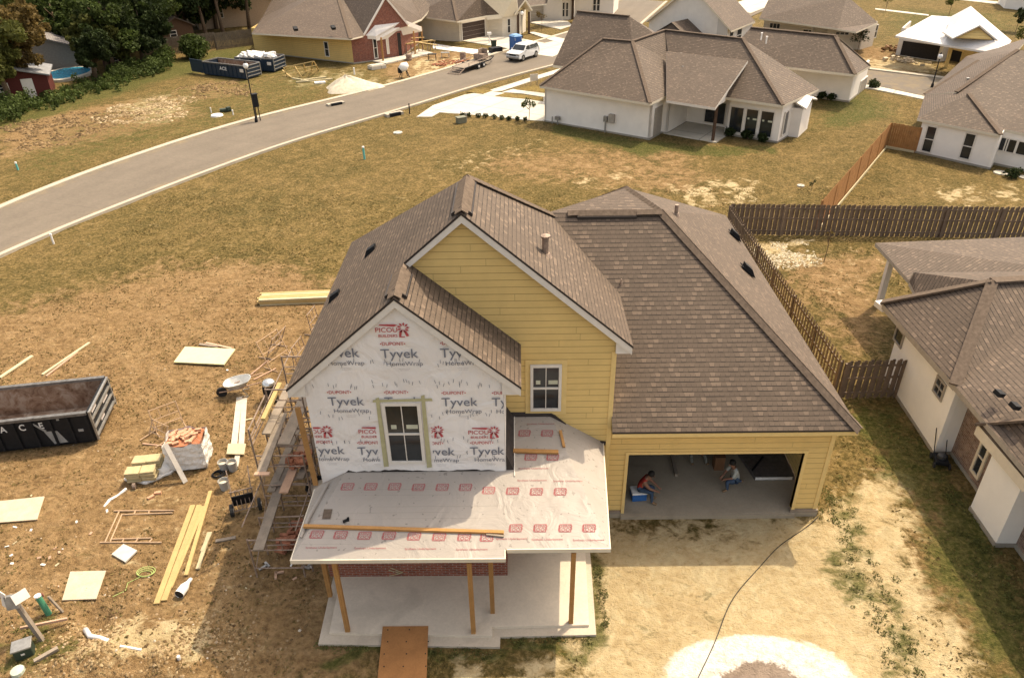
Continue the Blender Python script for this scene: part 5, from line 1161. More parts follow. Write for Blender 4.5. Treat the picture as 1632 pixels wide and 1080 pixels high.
TREES = [(20, 165, 8, 3.0, 4.6, 'yel', 'slim tree with thin rusty foliage at the far left, in front of the red shed'), (44, 149, 8.5, 3.0, 5.2, 'rust', 'tree with rust coloured leaves standing left of the swimming pool'),
         (62, 143, 8, 2.2, 5.4, 'rust', 'dark trunk with orange brown foliage right at the left end of the pool'), (152, 128, 5.5, 2.0, 3.0, 'dark', 'dark bushy tree growing in front of the right end of the swimming pool'),
         (172, 112, 8, 3.4, 4.6, 'green', 'broad green tree between the pool and the maroon shed'), (206, 98, 10, 4.0, 5.4, 'dark', 'big dark green tree left of the old board fence'),
         (246, 88, 10, 3.8, 6.4, 'green', 'tall green tree with a bare grey trunk beside the old board fence'), (290, 66, 10, 3.6, 6.2, 'dark', 'dark green tree behind the brown shed'),
         (330, 62, 10, 3.0, 6.6, 'green', 'thin trunked green tree over the old fence, left of the twin trunk'), (357, 58, 10, 3.4, 6.6, 'green', 'pale trunked green tree just left of the yellow and brick house'),
         (398, 50, 11, 3.6, 7.0, 'dark', 'dark green tree over the left end of the yellow and brick house roof'), (90, 66, 11, 4.6, 5.0, 'green', 'large green tree far behind the swimming pool'),
         (140, 60, 11, 4.4, 5.0, 'dark', 'large dark tree far behind the broad green one'), (10, 95, 11, 4.2, 6.4, 'yel', 'yellowish tree behind the grey roofed house at the left edge'),
         (195, 45, 12, 5.0, 4.8, 'green', 'large green tree in the back row above the maroon shed'), (255, 38, 12, 5.0, 5.2, 'dark', 'dark tree in the back row above the brown shed'), (320, 34, 12, 4.8, 5.4, 'green', 'green tree in the back row above the old fence'), (375, 26, 12, 4.8, 5.4, 'dark', 'dark tree in the back row nearest the yellow and brick house'), (50, 40, 13, 5.4, 5.2, 'green', 'large green tree in the back row above the swimming pool'), (118, 34, 13, 5.6, 5.4, 'dark', 'dark tree in the back row right of the pool'), (-15, 60, 13, 5, 6, 'yel', 'yellow green tree cut by the left top corner'),
         (225, 72, 8, 3.0, 3.6, 'green', 'green tree filling the gap right of the big dark one'), (105, 96, 7, 2.6, 4.6, 'green', 'bright green tree hanging over the far side of the pool'),
         (186, 112, 6.5, 2.6, 3.2, 'yel', 'yellow green tree at the weedy edge left of the dark big one'), (228, 103, 6.5, 2.6, 3.4, 'dark', 'small dark tree in front of the big dark one'), (190, 84, 9, 3.6, 3.8, 'dark', 'dark tree closing the gap behind the broad green tree'), (270, 62, 9, 3.4, 4.4, 'dark', 'dark tree between the brown shed and the tall grey trunked tree'), (300, 50, 11, 4.2, 4.2, 'green', 'full green tree over the brown shed roof'), (345, 46, 11, 4.0, 4.4, 'dark', 'dark tree hiding the wall of the tan house'), (130, 84, 9, 3.2, 4.8, 'dark', 'dark tree right behind the pool deck'), (45, 78, 10, 4.0, 5.0, 'dark', 'dark tree above the grey roofed house at the left'), (165, 78, 10, 4.0, 5.0, 'yel', 'sunlit yellow green tree in the middle of the wooded edge'), (0, 130, 7, 2.6, 5.4, 'dark', 'dark tree at the very left edge above the metal roofed shed')]
for i, (px, py, h, cr, cz, m, lab) in enumerate(TREES):
    p = G(px, py); tree(lab, p.x, p.y, h, cr, cz, LM[m], 9000, 100+i, .19 if py > 80 else .24, tr=.24, nb=13)
# undergrowth band below the trees
cs, rs = [], []; rr = random.Random(5)
for i in range(420):
    t = i/420; px = -60+t*335; py = 187-px*.335+(px/270)**2*7+rr.gauss(0, 8); p = G(px, py); low = 50 < px < 175; cs.append((p.x, p.y, rr.random()*(.15 if low else .5))); rs.append(rr.choice((.15, .2, .3, .35, .7))*rr.uniform(.6, 1.2)*(.6 if low else 1))
v, q = leaves(cs, rs, 26000, .12, 77, 1.5, weights=[r_**1.3 for r_ in rs]); v[:, 2] = np.maximum(v[:, 2], GZ)
tag(quadmesh('undergrowth', v, q, LM['grass']), 'tangled tall green weeds and bushes below the trees along the lot edge', 'undergrowth', kind='stuff')
# bushes one can tell apart
def bush(lab, px, py, r_, n=500, m='green', group=None, leaf=.1, name='bush', flat=.9):
    p = G(px, py); t = thing(name, lab, 'bush', (p.x, p.y, gz(p.x, p.y)), group, world=False)
    cs = [(random.uniform(-.4, .4)*r_, random.uniform(-.4, .4)*r_, r_*(.5+.4*random.random())) for _ in range(5)]
    v, q = leaves(cs, [r_*.6]*5, n, leaf, int(px*7+py), flat); v[:, 2] = np.maximum(v[:, 2], 0); quadmesh('foliage', v, q, LM[m], t)
    mb = MB()
    for k in range(4): mb.tube([V(0, 0, -.05), V(random.uniform(-.3, .3)*r_, random.uniform(-.3, .3)*r_, r_*.8)], [.03*r_+.01, .01], 5)
    mb.build('stem', M['bark'], t)
bush('big round green bush between the two grey board fences', 318, 92, 2.0, 2600, 'green', leaf=.17)
bush('sprawling light green bush in front of the old board fence', 262, 104, 1.3, 1300, 'grass', leaf=.15)
for px, lab in ((1309, 'left shrub at the foot of the long white house'), (1325, 'right shrub at the foot of the long white house')): bush(lab, px, 158+(px-1309)*.1, .45, 350, 'dark', 'shrubs at the long white house')
bush('dark round shrub in a brown bed by the side street', 1390, 140, .6, 420, 'dark')
GS = 'small shrubs in the bed edging the white driveway'
for i, px in enumerate((738, 748, 762, 773, 787, 800, 812, 824, 836)): bush('tiny shrub in the driveway edging bed, number %s from its left end' % ('one two three four five six seven eight nine'.split()[i]), px, 186+.08*(px-738), .26, 120, 'dark', GS, leaf=.07)
GP = 'dark plants under the patio house windows'
for px, lab in ((1163, 'spiky dark plant by the corner of the patio slab'), (1191, 'dark low plant under the middle patio house window'), (1216, 'dark low plant under the right patio house window')): bush(lab, px, 217+(px-1163)*.17, .45, 260, 'dark', GP, leaf=.14)
bush('low green bush by the corner of the right white house', 1612, 283, .5, 300, 'dark')
def sapling(lab, px, py, h, r_=.5, n=260, m='green', tr=.03, leaf=.08):
    p = G(px, py); t = thing('sapling', lab, 'young tree', (p.x, p.y, GZ), 'young trees', world=False); rr = random.Random(int(px))
    mb = MB().tube([V(0, 0, -.05), V(.05, .02, h*.5), V(0, .05, h)], [tr, tr*.7, tr*.3], 6); cs = []
    for k in range(7):
        a = rr.uniform(0, 6.28); c = V(math.cos(a)*r_*.7, math.sin(a)*r_*.7, h*(.5+.5*rr.random())); mb.tube([V(0, 0, c.z*.7), c], [tr*.5, tr*.2], 5); cs.append(c)
    mb.build('trunk', M['bark'], t); v, q = leaves(cs, [r_*.45]*7, n, leaf, int(px+py)); quadmesh('crown', v, q, LM[m], t)
sapling('slender young tree in front of the left end of the patio house', 843, 192, 1.9, .55, 330)
sapling('young tree on the lawn between the two driveways near the top', 863, 50, 2.2, .6, 300, 'rust')
sapling('bare young tree in front of the beige garage house wall', 721, 64, 2.2, .55, 200, 'rust')
sapling('thin bare sapling in the fenced yard beside the dark fence', 1313, 417, 1.6, .15, 20, 'rust', .02)
sapling('leafy young tree beside the small gable house', 1366, 84, 2.6, .9, 600, 'dark')
sapling('young tree in the far field at the top right', 1618, 52, 2.6, .8, 500, 'dark', leaf=.14); sapling('yellowish young tree in the field behind the underlayment roof', 1512, 25, 2.8, .8, 400, 'yel', leaf=.14)
sapling('thin young tree by the far path at the top', 1411, 18, 2.4, .5, 200, 'yel'); sapling('small young tree at the right end of the underlayment house', 1625, 78, 2.2, .7, 300, 'yel', leaf=.12)
sapling('thin sapling beside the curb of the patio house yard', 1292, 305, .7, .2, 60, 'dark', .015, .05)
sapling('young tree in front of the right white house windows', 1602, 254, 1.0, .25, 60, 'rust', .02)

# scattered grass tufts and crumbs on the near ground
def tufts():
    r2 = np.random.default_rng(5); N = 60000
    x = r2.uniform(-24, 20, N); y = r2.uniform(-7.5, 27, N)
    den = fbm(x, y, .9, 90)*.6+fbm(x, y, 2.5, 95)*.4
    sand_ = soft(x, y, gp([(940, 850), (1310, 815), (1380, 780), (1440, 900), (1480, 1080), (1480, 1200), (900, 1200), (930, 1040)]), .4)
    keep = (den > .5+.12*sand_) & ~((x > -7.9) & (x < 6.6) & (y > -4.5) & (y < 14.3))& (sdf(x, y, [(p.x, p.y) for p in LE]+[(p.x, p.y) for p in RE[::-1]]) > .6)
    keep &= ~(((x-rc[0])/2.1)**2+((y-rc[1])/1.3)**2 < 1)
    x, y = x[keep], y[keep]; n = len(x); z = z_ground(x, y)
    V_, Q_ = [], []
    for k in range(2):
        a = r2.uniform(0, 6.28, n); w = r2.uniform(.012, .045, n); h = r2.uniform(.01, .045, n)*(1-.5*0); lx = r2.normal(0, .03, n); ly = r2.normal(0, .03, n)
        dx, dy = np.cos(a)*w, np.sin(a)*w
        V_.append(np.stack([np.stack([x-dx, y-dy, z-.01], 1), np.stack([x+dx, y+dy, z-.01], 1), np.stack([x+dx*.5+lx, y+dy*.5+ly, z+h], 1), np.stack([x-dx*.5+lx, y-dy*.5+ly, z+h], 1)], 1).reshape(-1, 3))
    v = np.concatenate(V_); q = np.arange(len(v)).reshape(-1, 4); far = None
    o = quadmesh('dry_grass', v, q, leafmat('dry_grass_blades', (.16, .12, .045), .55)); tag(o, 'short dry brown grass tufts growing all over the lot', 'grass', kind='stuff')
    # clods and gravel crumbs on the bare soil
    N = 2600; x = np.concatenate([r2.uniform(-20, -8, N//2), r2.normal(-11.8, 2.2, N//2)]); y = np.concatenate([r2.uniform(-6, 12, N//2), r2.normal(-3.5, 1.8, N//2)])
    kp = (x < -7.9) | (y < -4.7); x, y = x[kp], y[kp]; n = len(x); z = z_ground(x, y); s_ = r2.uniform(.008, .03, n)*np.where(y < -2.3, 1.35, 1)
    base = np.array([[-1, -1, -.5], [1, -1, -.5], [1, 1, -.5], [-1, 1, -.5], [-.6, -.6, .7], [.6, -.6, .7], [.6, .6, .7], [-.6, .6, .7]]); rot = r2.uniform(0, 6.28, n); c, s2 = np.cos(rot), np.sin(rot)
    b = base[None]*s_[:, None, None]*r2.uniform(.7, 1.3, (n, 8, 3)); bx = b[..., 0]*c[:, None]-b[..., 1]*s2[:, None]; by = b[..., 0]*s2[:, None]+b[..., 1]*c[:, None]
    v = np.stack([bx+x[:, None], by+y[:, None], b[..., 2]+z[:, None]], 2).reshape(-1, 3); fq = np.array([[0, 1, 5, 4], [1, 2, 6, 5], [2, 3, 7, 6], [3, 0, 4, 7], [4, 5, 6, 7]])
    q = (np.arange(n)[:, None, None]*8+fq[None]).reshape(-1, 4)
    s = NT('soil_crumb'); f = s.n('ShaderNodeNewGeometry').outputs['Random Per Island']; m = s.out(s.ramp(f, [(0, (.08, .05, .025)), (.6, (.21, .14, .07)), (.96, (.32, .23, .14)), (1, (.5, .44, .36))]), .95, .1)
    tag(quadmesh('gravel', v, q, m), 'small clods and gravel strewn over the bare work yard', 'gravel', kind='stuff')
tufts()
def clods(name, lab, poly, n, smin, smax, stops, seed, cat='clods'):
    r2 = np.random.default_rng(seed); P_ = np.array(gp(poly)); mn, mx = P_.min(0), P_.max(0)
    x = r2.uniform(mn[0], mx[0], n*3); y = r2.uniform(mn[1], mx[1], n*3); d = sdf(x, y, P_); k = (d < r2.normal(0, .5, len(x))) & (fbm(x, y, 1.1, seed) > .47); x, y = x[k][:n], y[k][:n]; n = len(x); z = z_ground(x, y); s_ = r2.uniform(smin, smax, n)
    base = np.array([[-1, -.8, -.3], [1, -.6, -.3], [.8, 1, -.3], [-.9, .7, -.3], [-.5, -.5, .35], [.6, -.3, .3], [.3, .6, .4], [-.5, .4, .3]]); rot = r2.uniform(0, 6.28, n); c, s2 = np.cos(rot), np.sin(rot)
    b = base[None]*s_[:, None, None]*r2.uniform(.6, 1.4, (n, 8, 3)); bx = b[..., 0]*c[:, None]-b[..., 1]*s2[:, None]; by = b[..., 0]*s2[:, None]+b[..., 1]*c[:, None]
    v = np.stack([bx+x[:, None], by+y[:, None], b[..., 2]+z[:, None]], 2).reshape(-1, 3); fq = np.array([[0, 1, 5, 4], [1, 2, 6, 5], [2, 3, 7, 6], [3, 0, 4, 7], [4, 5, 6, 7]])
    q = (np.arange(n)[:, None, None]*8+fq[None]).reshape(-1, 4); s = NT(name+'_mat'); f = s.n('ShaderNodeNewGeometry').outputs['Random Per Island']; m = s.out(s.ramp(f, stops), .95, .1)
    tag(quadmesh(name, v, q, m), lab, cat, kind='stuff')
PALE = [(0, (.14, .10, .05)), (.5, (.25, .18, .10)), (1, (.42, .33, .21))]; DARK = [(0, (.06, .04, .02)), (.6, (.14, .09, .045)), (1, (.25, .17, .09))]
clods('clods', 'pale broken clods on the bare patch across the street', [(190, 162), (300, 152), (292, 188), (200, 198), (140, 195)], 1300, .05, .17, PALE, 71)
clods('clods', 'dark turned clods on the bare strip at the left across the street', [(0, 200), (150, 180), (240, 178), (120, 225), (0, 248)], 1500, .05, .16, DARK, 72)
clods('clods', 'mixed clods on the rough patch right of the pale one', [(285, 140), (380, 128), (400, 150), (300, 160)], 500, .05, .15, DARK, 73)
clods('clods', 'bright sand clods in the fenced yard behind the dark fence', [(1185, 385), (1290, 390), (1300, 412), (1230, 428)], 800, .02, .075, [(0, (.25, .2, .12)), (1, (.52, .46, .35))], 74)
clods('clods', 'churned clods around the small pit in the lower left', [(110, 990), (330, 1000), (400, 1060), (300, 1079), (90, 1079)], 1300, .012, .05, [(0, (.10, .065, .03)), (.5, (.25, .17, .09)), (1, (.38, .28, .16))], 75)
clods('clods', 'dark small clods scattered on the work yard left of the house', [(0, 480), (440, 450), (460, 900), (0, 1000)], 1300, .012, .045, DARK, 76)
# green weeds at the slab edge and the right of the drive
cs, rs = [], []; rr = random.Random(9)
for a, b, k, w in (((512, 1028), (600, 1034), 34, 8), ((690, 1040), (800, 1042), 24, 9), ((800, 1022), (948, 1016), 44, 8), ((950, 900), (966, 1000), 26, 5), ((1320, 770), (1390, 940), 90, 30), ((1390, 940), (1460, 1085), 90, 34), ((1318, 790), (1330, 835), 14, 6), ((10, 980), (90, 1060), 26, 22), ((1510, 770), (1632, 985), 60, 22)):
    for i in range(k):
        t = rr.random(); p = G(a[0]+(b[0]-a[0])*t+rr.uniform(-w, w), a[1]+(b[1]-a[1])*t+rr.uniform(-w, w)); cs.append((p.x, p.y, GZ+.02)); rs.append(rr.uniform(.03, .13))
v, q = leaves(cs, rs, 9000, .026, 78, .4); v[:, 2] = np.maximum(v[:, 2], GZ-.02)
tag(quadmesh('weeds', v, q, leafmat('weed_leaves', (.11, .115, .035))), 'low green weeds along the slab edge and the right of the sandy drive', 'weeds', kind='stuff')

# ------------------------------------------------------------------ buildings and pool behind the trees
def simple_house(lab, cat, x0, y0, w, d, h, rise, wall, roof, rz, name='house', metal=False, group=None, dr=None):
    p = G(x0, y0); t = thing(name, lab, cat, (p.x, p.y, GZ), group, rz, world=False)
    MB().bb((0, 0, 0), (w, d, h)).build('wall', wall, t)
    for yy in (0, d-.08): MB().extr([(0, yy, h), (w, yy, h), (w/2, yy, h+rise)], (0, .08, 0)).build('gable_wall', wall, t)
    for sx, x1 in ((-.3, w/2), (w+.3, w/2)):
        mb = MB().hexa([(sx, -.3, h-.3*rise/(w/2)), (x1, -.3, h+rise), (x1, d+.3, h+rise), (sx, d+.3, h-.3*rise/(w/2)), (sx, -.3, h-.3*rise/(w/2)+.12), (x1, -.3, h+rise+.12), (x1, d+.3, h+rise+.12), (sx, d+.3, h-.3*rise/(w/2)+.12)]); mb.build('roof', roof, t, uv=True)
    window(t, (w*.25, 0), (w*.25+min(.8, w*.3), 0), h*.4, h*.8, (0, -1))
    if dr: MB().bb((w*.6, -.04, 0), (w*.6+.9, 0, min(2, h-.2))).build('door', dr, t)
    return t
mt = plain('metal_roof', (.27, .27, .27), .5, .4, .3, var=.3, sc=2)
simple_house('dark red shed with a grey metal roof at the left edge, behind the slim tree', 'shed', -22, 165, 5.2, 4.2, 1.9, .7, plain('red_shed_wall', (.09, .018, .013), .8), mt, R(25), 'shed', dr=M['white'])
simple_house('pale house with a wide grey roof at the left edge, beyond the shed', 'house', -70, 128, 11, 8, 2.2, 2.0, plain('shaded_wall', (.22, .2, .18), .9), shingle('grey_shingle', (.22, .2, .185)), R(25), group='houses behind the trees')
simple_house('pale house glimpsed between tree crowns above the swimming pool', 'house', 60, 86, 12, 8, 2.6, 2, M['greyd'], shingle('light_shingle', (.30, .27, .25)), R(20), group='houses behind the trees')
simple_house('brown shed with an orange lit side behind the old board fence', 'shed', 262, 74, 3.6, 3.2, 2.0, .9, plain('brown_shed_wall', (.10, .055, .03), .85), M['roof'], R(35), 'shed')
simple_house('tan house with a white trimmed window behind the pale trunked tree', 'house', 318, 48, 10, 6, 3.0, 2, plain('tan_house_wall', (.42, .30, .2), .8), M['roof'], R(25), group='houses behind the trees')
simple_house('small maroon shed with a white roof between the pool and the old fence', 'shed', 168, 110, 2.6, 2.4, 1.6, .4, plain('maroon_wall', (.05, .012, .012), .8), M['greyd'], R(30), 'shed')
# swimming pool
pts = [G(64, 124), G(80, 117), G(108, 110), G(150, 108), G(158, 116), G(130, 126), G(95, 133), G(68, 131)]
pt = thing('swimming_pool', 'kidney shaped swimming pool with bright blue water and a pale deck under the trees', 'pool', tuple(G(100, 122)))
def chaikin(p, k=2):
    for _ in range(k): p = [q for i in range(len(p)) for q in (p[i].lerp(p[(i+1) % len(p)], .25), p[i].lerp(p[(i+1) % len(p)], .75))]
    return p
dk = chaikin(pts); c0 = sum(dk, V(0, 0, 0))/len(dk); wt = [c0+(p-c0)*.80 for p in dk]
MB().prism([(p.x, p.y) for p in dk], GZ-.2, GZ+.25).build('deck', M['conc_w'], pt)
s = NT('pool_water'); o_ = s.obj(); s.bump(s.noise(6, 3, .5, o_), .02); wm = s.out((.02, .27, .42), .12, .5)
MB().prism([(p.x, p.y) for p in wt], GZ+.2, GZ+.256).build('water', wm, pt)
mb = MB()
for k in range(2):
    a = dk[3]+V(-.4*k-.5, -.5, 0); mb.tube([a+V(0, 0, .2), a+V(0, 0, .8), a+V(-.15, -.2, .95), a+V(-.35, -.5, .8), a+V(-.4, -.6, .2)], .03, 6)
mb.build('handrail', M['steel'], pt)
MB().box((G(58, 135).x, G(58, 135).y, .3), (1.0, .7, .9), .4).lathe((G(66, 139).x, G(66, 139).y, GZ), [(.25, 0), (.3, .3), (.25, .6), (.05, .7)], 10).build('pump_housing', M['greyd'], pt)

# ------------------------------------------------------------------ site objects near the camera
def rot2(d): return math.atan2(d.y, d.x)
# open dumpster on the left
b0, b1 = G(155, 706), G(182.5, 647.5)
ey_ = (b1-b0).normalized(); ang = rot2(ey_)-math.pi/2
dumpst = thing('dumpster', 'open black dumpster with rusty inside and white letters, at the left edge', 'dumpster', (b0.x, b0.y, GZ), 'dumpsters', ang, world=False)
def make_dumpster(t, Ld, Wd, H, wall, inner, txt=None):
    mb = MB().bb((-Ld, 0, .12), (0, .06, H)).bb((-Ld, Wd-.06, .12), (0, Wd, H)).bb((-Ld, .06, .12), (-Ld+.06, Wd-.06, H)).bb((-Ld, 0, .1), (0, Wd, .16)); mb.build('body', wall, t)
    MB().bb((-Ld+.07, .062, .165), (-.03, .075, H-.05)).bb((-Ld+.07, Wd-.075, .165), (-.03, Wd-.062, H-.05)).bb((-Ld+.07, .08, .163), (-.03, Wd-.08, .17)).build('inner_lining', inner, t)
    n = int(Ld/.52)
    for i in range(n+1):
        x = -Ld+.04+(Ld-.08)*i/n
        MB().bb((x-.035, -.07, .14), (x+.035, 0, H-.08)).build('rib', wall, t); MB().bb((x-.035, Wd, .14), (x+.035, Wd+.07, H-.08)).build('rib', wall, t)
    MB().bb((-Ld-.02, -.06, H-.08), (.02, .08, H+.02)).bb((-Ld-.02, Wd-.08, H-.08), (.02, Wd+.06, H+.02)).bb((-Ld-.02, .08, H-.08), (-Ld+.09, Wd-.08, H+.02)).build('top_rail', plain('dark_worn_steel', (.13, .125, .12), .5, .4, .3, var=.4), t)
    g = MB().bb((.0, .0, .14), (.06, Wd, H)); g.build('end_gate', wall, t)
    gt = MB()
    for z in (.3, .62, .95, H-.04): gt.bb((.06, .02, z-.03), (.13, Wd-.02, z+.03))
    gt.bb((.06, 0, .14), (.12, .07, H)).bb((.06, Wd-.07, .14), (.12, Wd, H)); gt.build('gate_frame', M['steel'], t)
    hg = MB()
    for z in (.3, .7, 1.1): hg.tube([(.08, Wd+.05, z-.06), (.08, Wd+.05, z+.06)], .045, 8)
    hg.build('hinge', M['black'], t)
    MB().bb((-Ld+.2, .25, 0), (-.15, .40, .12)).bb((-Ld+.2, Wd-.40, 0), (-.15, Wd-.25, .12)).build('skid', wall, t)
s = NT('rusty_inner_steel'); o_ = s.obj(); n_ = s.noise(2.2, 5, .7, o_, .8); mrust = s.out(s.ramp(n_, [(.35, (.12, .07, .045)), (.5, (.23, .155, .11)), (.62, (.31, .25, .20))]), .8, .2)
make_dumpster(dumpst, 6.2, (b1-b0).length, 1.30, M['black'], mrust)
mb = MB()
for i, ch in enumerate('ACE'): letters(mb, ch, .34, (-2.62+i*.58, -.012, .96), (1, 0, 0), (0, 0, 1), .02, .85)
mb.build('lettering', M['white_ink'], dumpst, recalc=False)
mb = MB()
rr = random.Random(3)
mb.box((-.33, -.012, .62), (.16, .01, .1)).box((-.9, -.012, 1.14), (.08, .01, .07))
mb.poly([(-1.75, -.014, 1.1), (-1.68, -.014, 1.12), (-1.35, -.014, .75), (-1.42, -.014, .70)]); mb.poly([(-1.45, -.014, .72), (-1.05, -.014, .70), (-.85, -.014, .2), (-1.28, -.014, .18)])
mb.build('scrape_mark', plain('scraped_grey', (.25, .25, .24), .7), dumpst, recalc=False)
mb = MB()
mb = MB().box((.066, .5, 1.12), (.006, .45, .12)).box((.066, .9, .47), (.006, .35, .12)).box((.066, 1.5, .8), (.006, .5, .1)); mb.build('sticker', plain('worn_sticker', (.5, .45, .42), .7), dumpst)
# two far dumpsters
def mk_far(lab, px, py, px2, py2, Wd, H, fill=False, opend=False):
    a, b = G(px, py), G(px2, py2); d = (b-a); L = d.length; t = thing('dumpster', lab, 'dumpster', (b.x, b.y, GZ), 'dumpsters', math.atan2(d.y, d.x), world=False)
    make_dumpster(t, L, Wd, H, plain('navy_steel', (.015, .03, .05), .5, .4), mrust)
    mb = MB(); letters(mb, 'ACE', .45, (-L*.5, -.085, H*.65), (1, 0, 0), (0, 0, 1), .02, 1.1); mb.build('lettering', M['white_ink'], t, recalc=False)
    MB().box((-.35, -.08, H*.65), (.45, .02, .3)).build('sticker', M['white'], t)
    return t, L
dA, LD = mk_far('navy dumpster with its end door swung open, on the lot across the street', 327, 120, 393, 128, 2.0, 1.3)
a, b = G(296, 121), G(325, 119); MB().beam(Vector((0, 0, 0))+V(-LD-2.1, .35, .75), V(-LD-.1, .1, .75), .07, 1.2).build('open_door', plain('navy_steel', (.015, .03, .05)), dA)
dB, LB = mk_far('navy dumpster heaped with white plastic wrapped waste, beside the yellow and brick house', 378, 113, 437, 116, 2.2, 1.3)
mb = MB(); rr = random.Random(8)
for i in range(26):
    x = -LB+.3+rr.random()*(LB-.6); y = .25+rr.random()*1.7; mb.box((x, y, 1.3+rr.uniform(-.05, .25)), (rr.uniform(.4, .9), rr.uniform(.2, .6), rr.uniform(.1, .35)), rr.uniform(0, 3), rr.uniform(-.5, .5), rr.uniform(-.5, .5))
tag(mb.build('waste_pile', M['plastic'], None), 'white plastic wrapped waste heaped on top of the navy dumpster', 'waste'); w_ = bpy.data.objects['waste_pile']; w_.location = dB.location; w_.rotation_euler = dB.rotation_euler
# sheets and boards on the ground
def sheet(lab, pts, th_, mat, name='plywood_sheet', cat='plywood', group=None, lift=.02):
    P_ = [Gg(*p) for p in pts]; z = max(p.z for p in P_)+lift; c = sum(P_, V(0, 0, 0))/4; off = V(c.x, c.y, z)
    mb = MB(); l = [p-off for p in P_]; l = [V(p.x, p.y, 0) for p in l]
    ar = sum(l[i].x*l[(i+1) % 4].y-l[(i+1) % 4].x*l[i].y for i in range(4)); l = l if ar > 0 else l[::-1]
    mb.hexa(l+[p+V(0, 0, th_) for p in l]); o = mb.build(name, mat, None); o.location = off; return tag(o, lab, cat, group)
GPL = 'plywood sheets lying in the work yard'
sheet('pale yellow siding panel on three small blocks, up the slope from the wheelbarrow', [(278, 580), (358, 584), (376, 559), (296, 556)], .05, plain('pale_yellow_panel', (.56, .51, .30), .7, var=.06), 'siding_panel', 'panel', None, .05)
sheet('large pale plywood sheet at the left edge below the dumpster', [(-40, 838), (60, 829), (72, 793), (-20, 803)], .03, M['osb'], group=GPL)
sheet('square pale plywood sheet near the small pit', [(100, 958), (155, 957), (170, 911), (113, 912)], .03, M['osb'], group=GPL)
sheet('small grey cement board between the ladder frame and the plywood', [(179, 885), (201, 898), (220, 880), (198, 869)], .05, plain('grey_board', (.46, .43, .38), .8), 'cement_board', 'board', None)
sheet('small square of pale plywood at the lower end of the white planks', [(362, 727), (390, 727), (393, 711), (365, 711)], .03, M['pale'], 'plywood_offcut', 'plywood', None, .07)
GB_ = 'loose lumber on the ground'
def gboard(lab, a, b, w, h, mat, dz=0., name='plank', cat='plank', group=GB_):
    p, q = Gg(*a), Gg(*b); dzv = V(0, 0, h/2+dz+.01); return lying(name, lab, cat, p+dzv, q+dzv, w, h, mat, group)
gboard('pale board pointing up from behind the dumpster, the left one', (0, 603), (52, 568), .14, .05, M['pale'])
gboard('long pale board behind the dumpster, the right one of the pair', (68, 598), (143, 547), .10, .05, M['pale']); gboard('slim pinkish board lying against the long pale one behind the dumpster', (74, 600), (124, 562), .07, .04, M['pink_wood'])
gboard('pinkish board beside the upper edge of the yellow siding panel', (328, 547), (370, 556), .10, .04, M['pink_wood']); gboard('dark wet board behind the yellow siding panel', (318, 549), (348, 553), .12, .03, M['grey_wood'])
for i, (a, b, lab) in enumerate((((250, 963), (308, 806), 'widest yellow plank of the long stack by the house shadow, on its left side'), ((262, 958), (318, 806), 'second long yellow plank of the stack by the house shadow'), ((271, 938), (325, 808), 'third long yellow plank of the stack, its end set back'), ((297, 918), (336, 784), 'narrow yellow plank lying apart to the right of the long stack'), ((316, 908), (334, 850), 'short pale plank at the right of the long planks'), ((323, 880), (336, 850), 'shortest pale stick nearest the scaffold side'))):
    gboard(lab, a, b, .15 if i < 3 else .11, .045, M['lumber'] if i < 4 else M['pale'], dz=.004*i)
gboard('short grey board lying in the house shadow', (344, 863), (376, 857), .1, .04, M['grey_wood'])
for i, (a, b, w, lab) in enumerate((((372, 722), (382, 634), .2, 'left white painted plank leading to the wheelbarrow'), ((384, 722), (390, 636), .18, 'right white painted plank leading to the wheelbarrow'), ((376, 745), (380, 722), .16, 'short pale plank below the small plywood square'))):
    gboard(lab, a, b, w, .04, plain('whitewashed_plank', (.50, .44, .36), .8), .003*i)
# lumber bundle behind the house
p, q = G(413, 487), G(530, 482); t = thing('lumber_stack', 'stack of fresh yellow lumber lying on the ground left of the roof corner', 'lumber', tuple(p)); rr = random.Random(6); d = (q-p).normalized(); n = V(-d.y, d.x, 0)
for i in range(4):
    for j in range(5): a = p+n*j*.15+V(0, 0, .05+i*.075)+d*rr.uniform(-.1, .1); MB().beam(a, a+d*3.3, .13, .07).build('timber', M['lumber'] if (i+j) % 3 else M['pale'], t)
for k in (.4, 2.4): a = p+d*k; MB().beam(a-n*.1+V(0, 0, -.0), a+n*.8+V(0, 0, -.0), .09, .05).build('bearer', M['grey_wood'], t)
# wheelbarrow
p = Gg(380, 628); t = thing('wheelbarrow', 'grey steel wheelbarrow standing above the white planks', 'wheelbarrow', tuple(p), None, R(12), world=False)
mb = MB(); prof = [(.26, .34), (.40, .60), (.41, .61), (.39, .60), (.24, .36), (.02, .355)]
n = 18; b = 0
for r_, z in prof:
    for k in range(n):
        a = 2*math.pi*k/n; sq = 1/max(abs(math.cos(a))**.6, abs(math.sin(a))**.6)**.5; mb.v.append((r_*1.25*math.cos(a)*sq+(.06 if z > .5 else 0), r_*.85*math.sin(a)*sq, z+(.07*math.cos(a) if z > .5 else 0)))
for i in range(len(prof)-1):
    for k in range(n): mb.f.append((i*n+k, i*n+(k+1) % n, (i+1)*n+(k+1) % n, (i+1)*n+k)); mb.mi.append(0)
mb.f.append(tuple(range(5*n, 6*n))); mb.mi.append(0); mb.build('tray', plain('galvanised_tray', (.42, .42, .40), .5, .4, .3, var=.2), t, smooth=True)
for sy in (-1, 1): MB().tube([(-.62, sy*.06, .22), (-.2, sy*.2, .33), (.45, sy*.28, .50), (.95, sy*.30, .60)], .022, 6).build('handle', M['pink_wood'], t); MB().tube([(.2, sy*.24, .42), (.38, sy*.26, .02), (.15, sy*.22, .04)], .015, 6).build('leg', M['steel'], t)
w_ = MB(); 
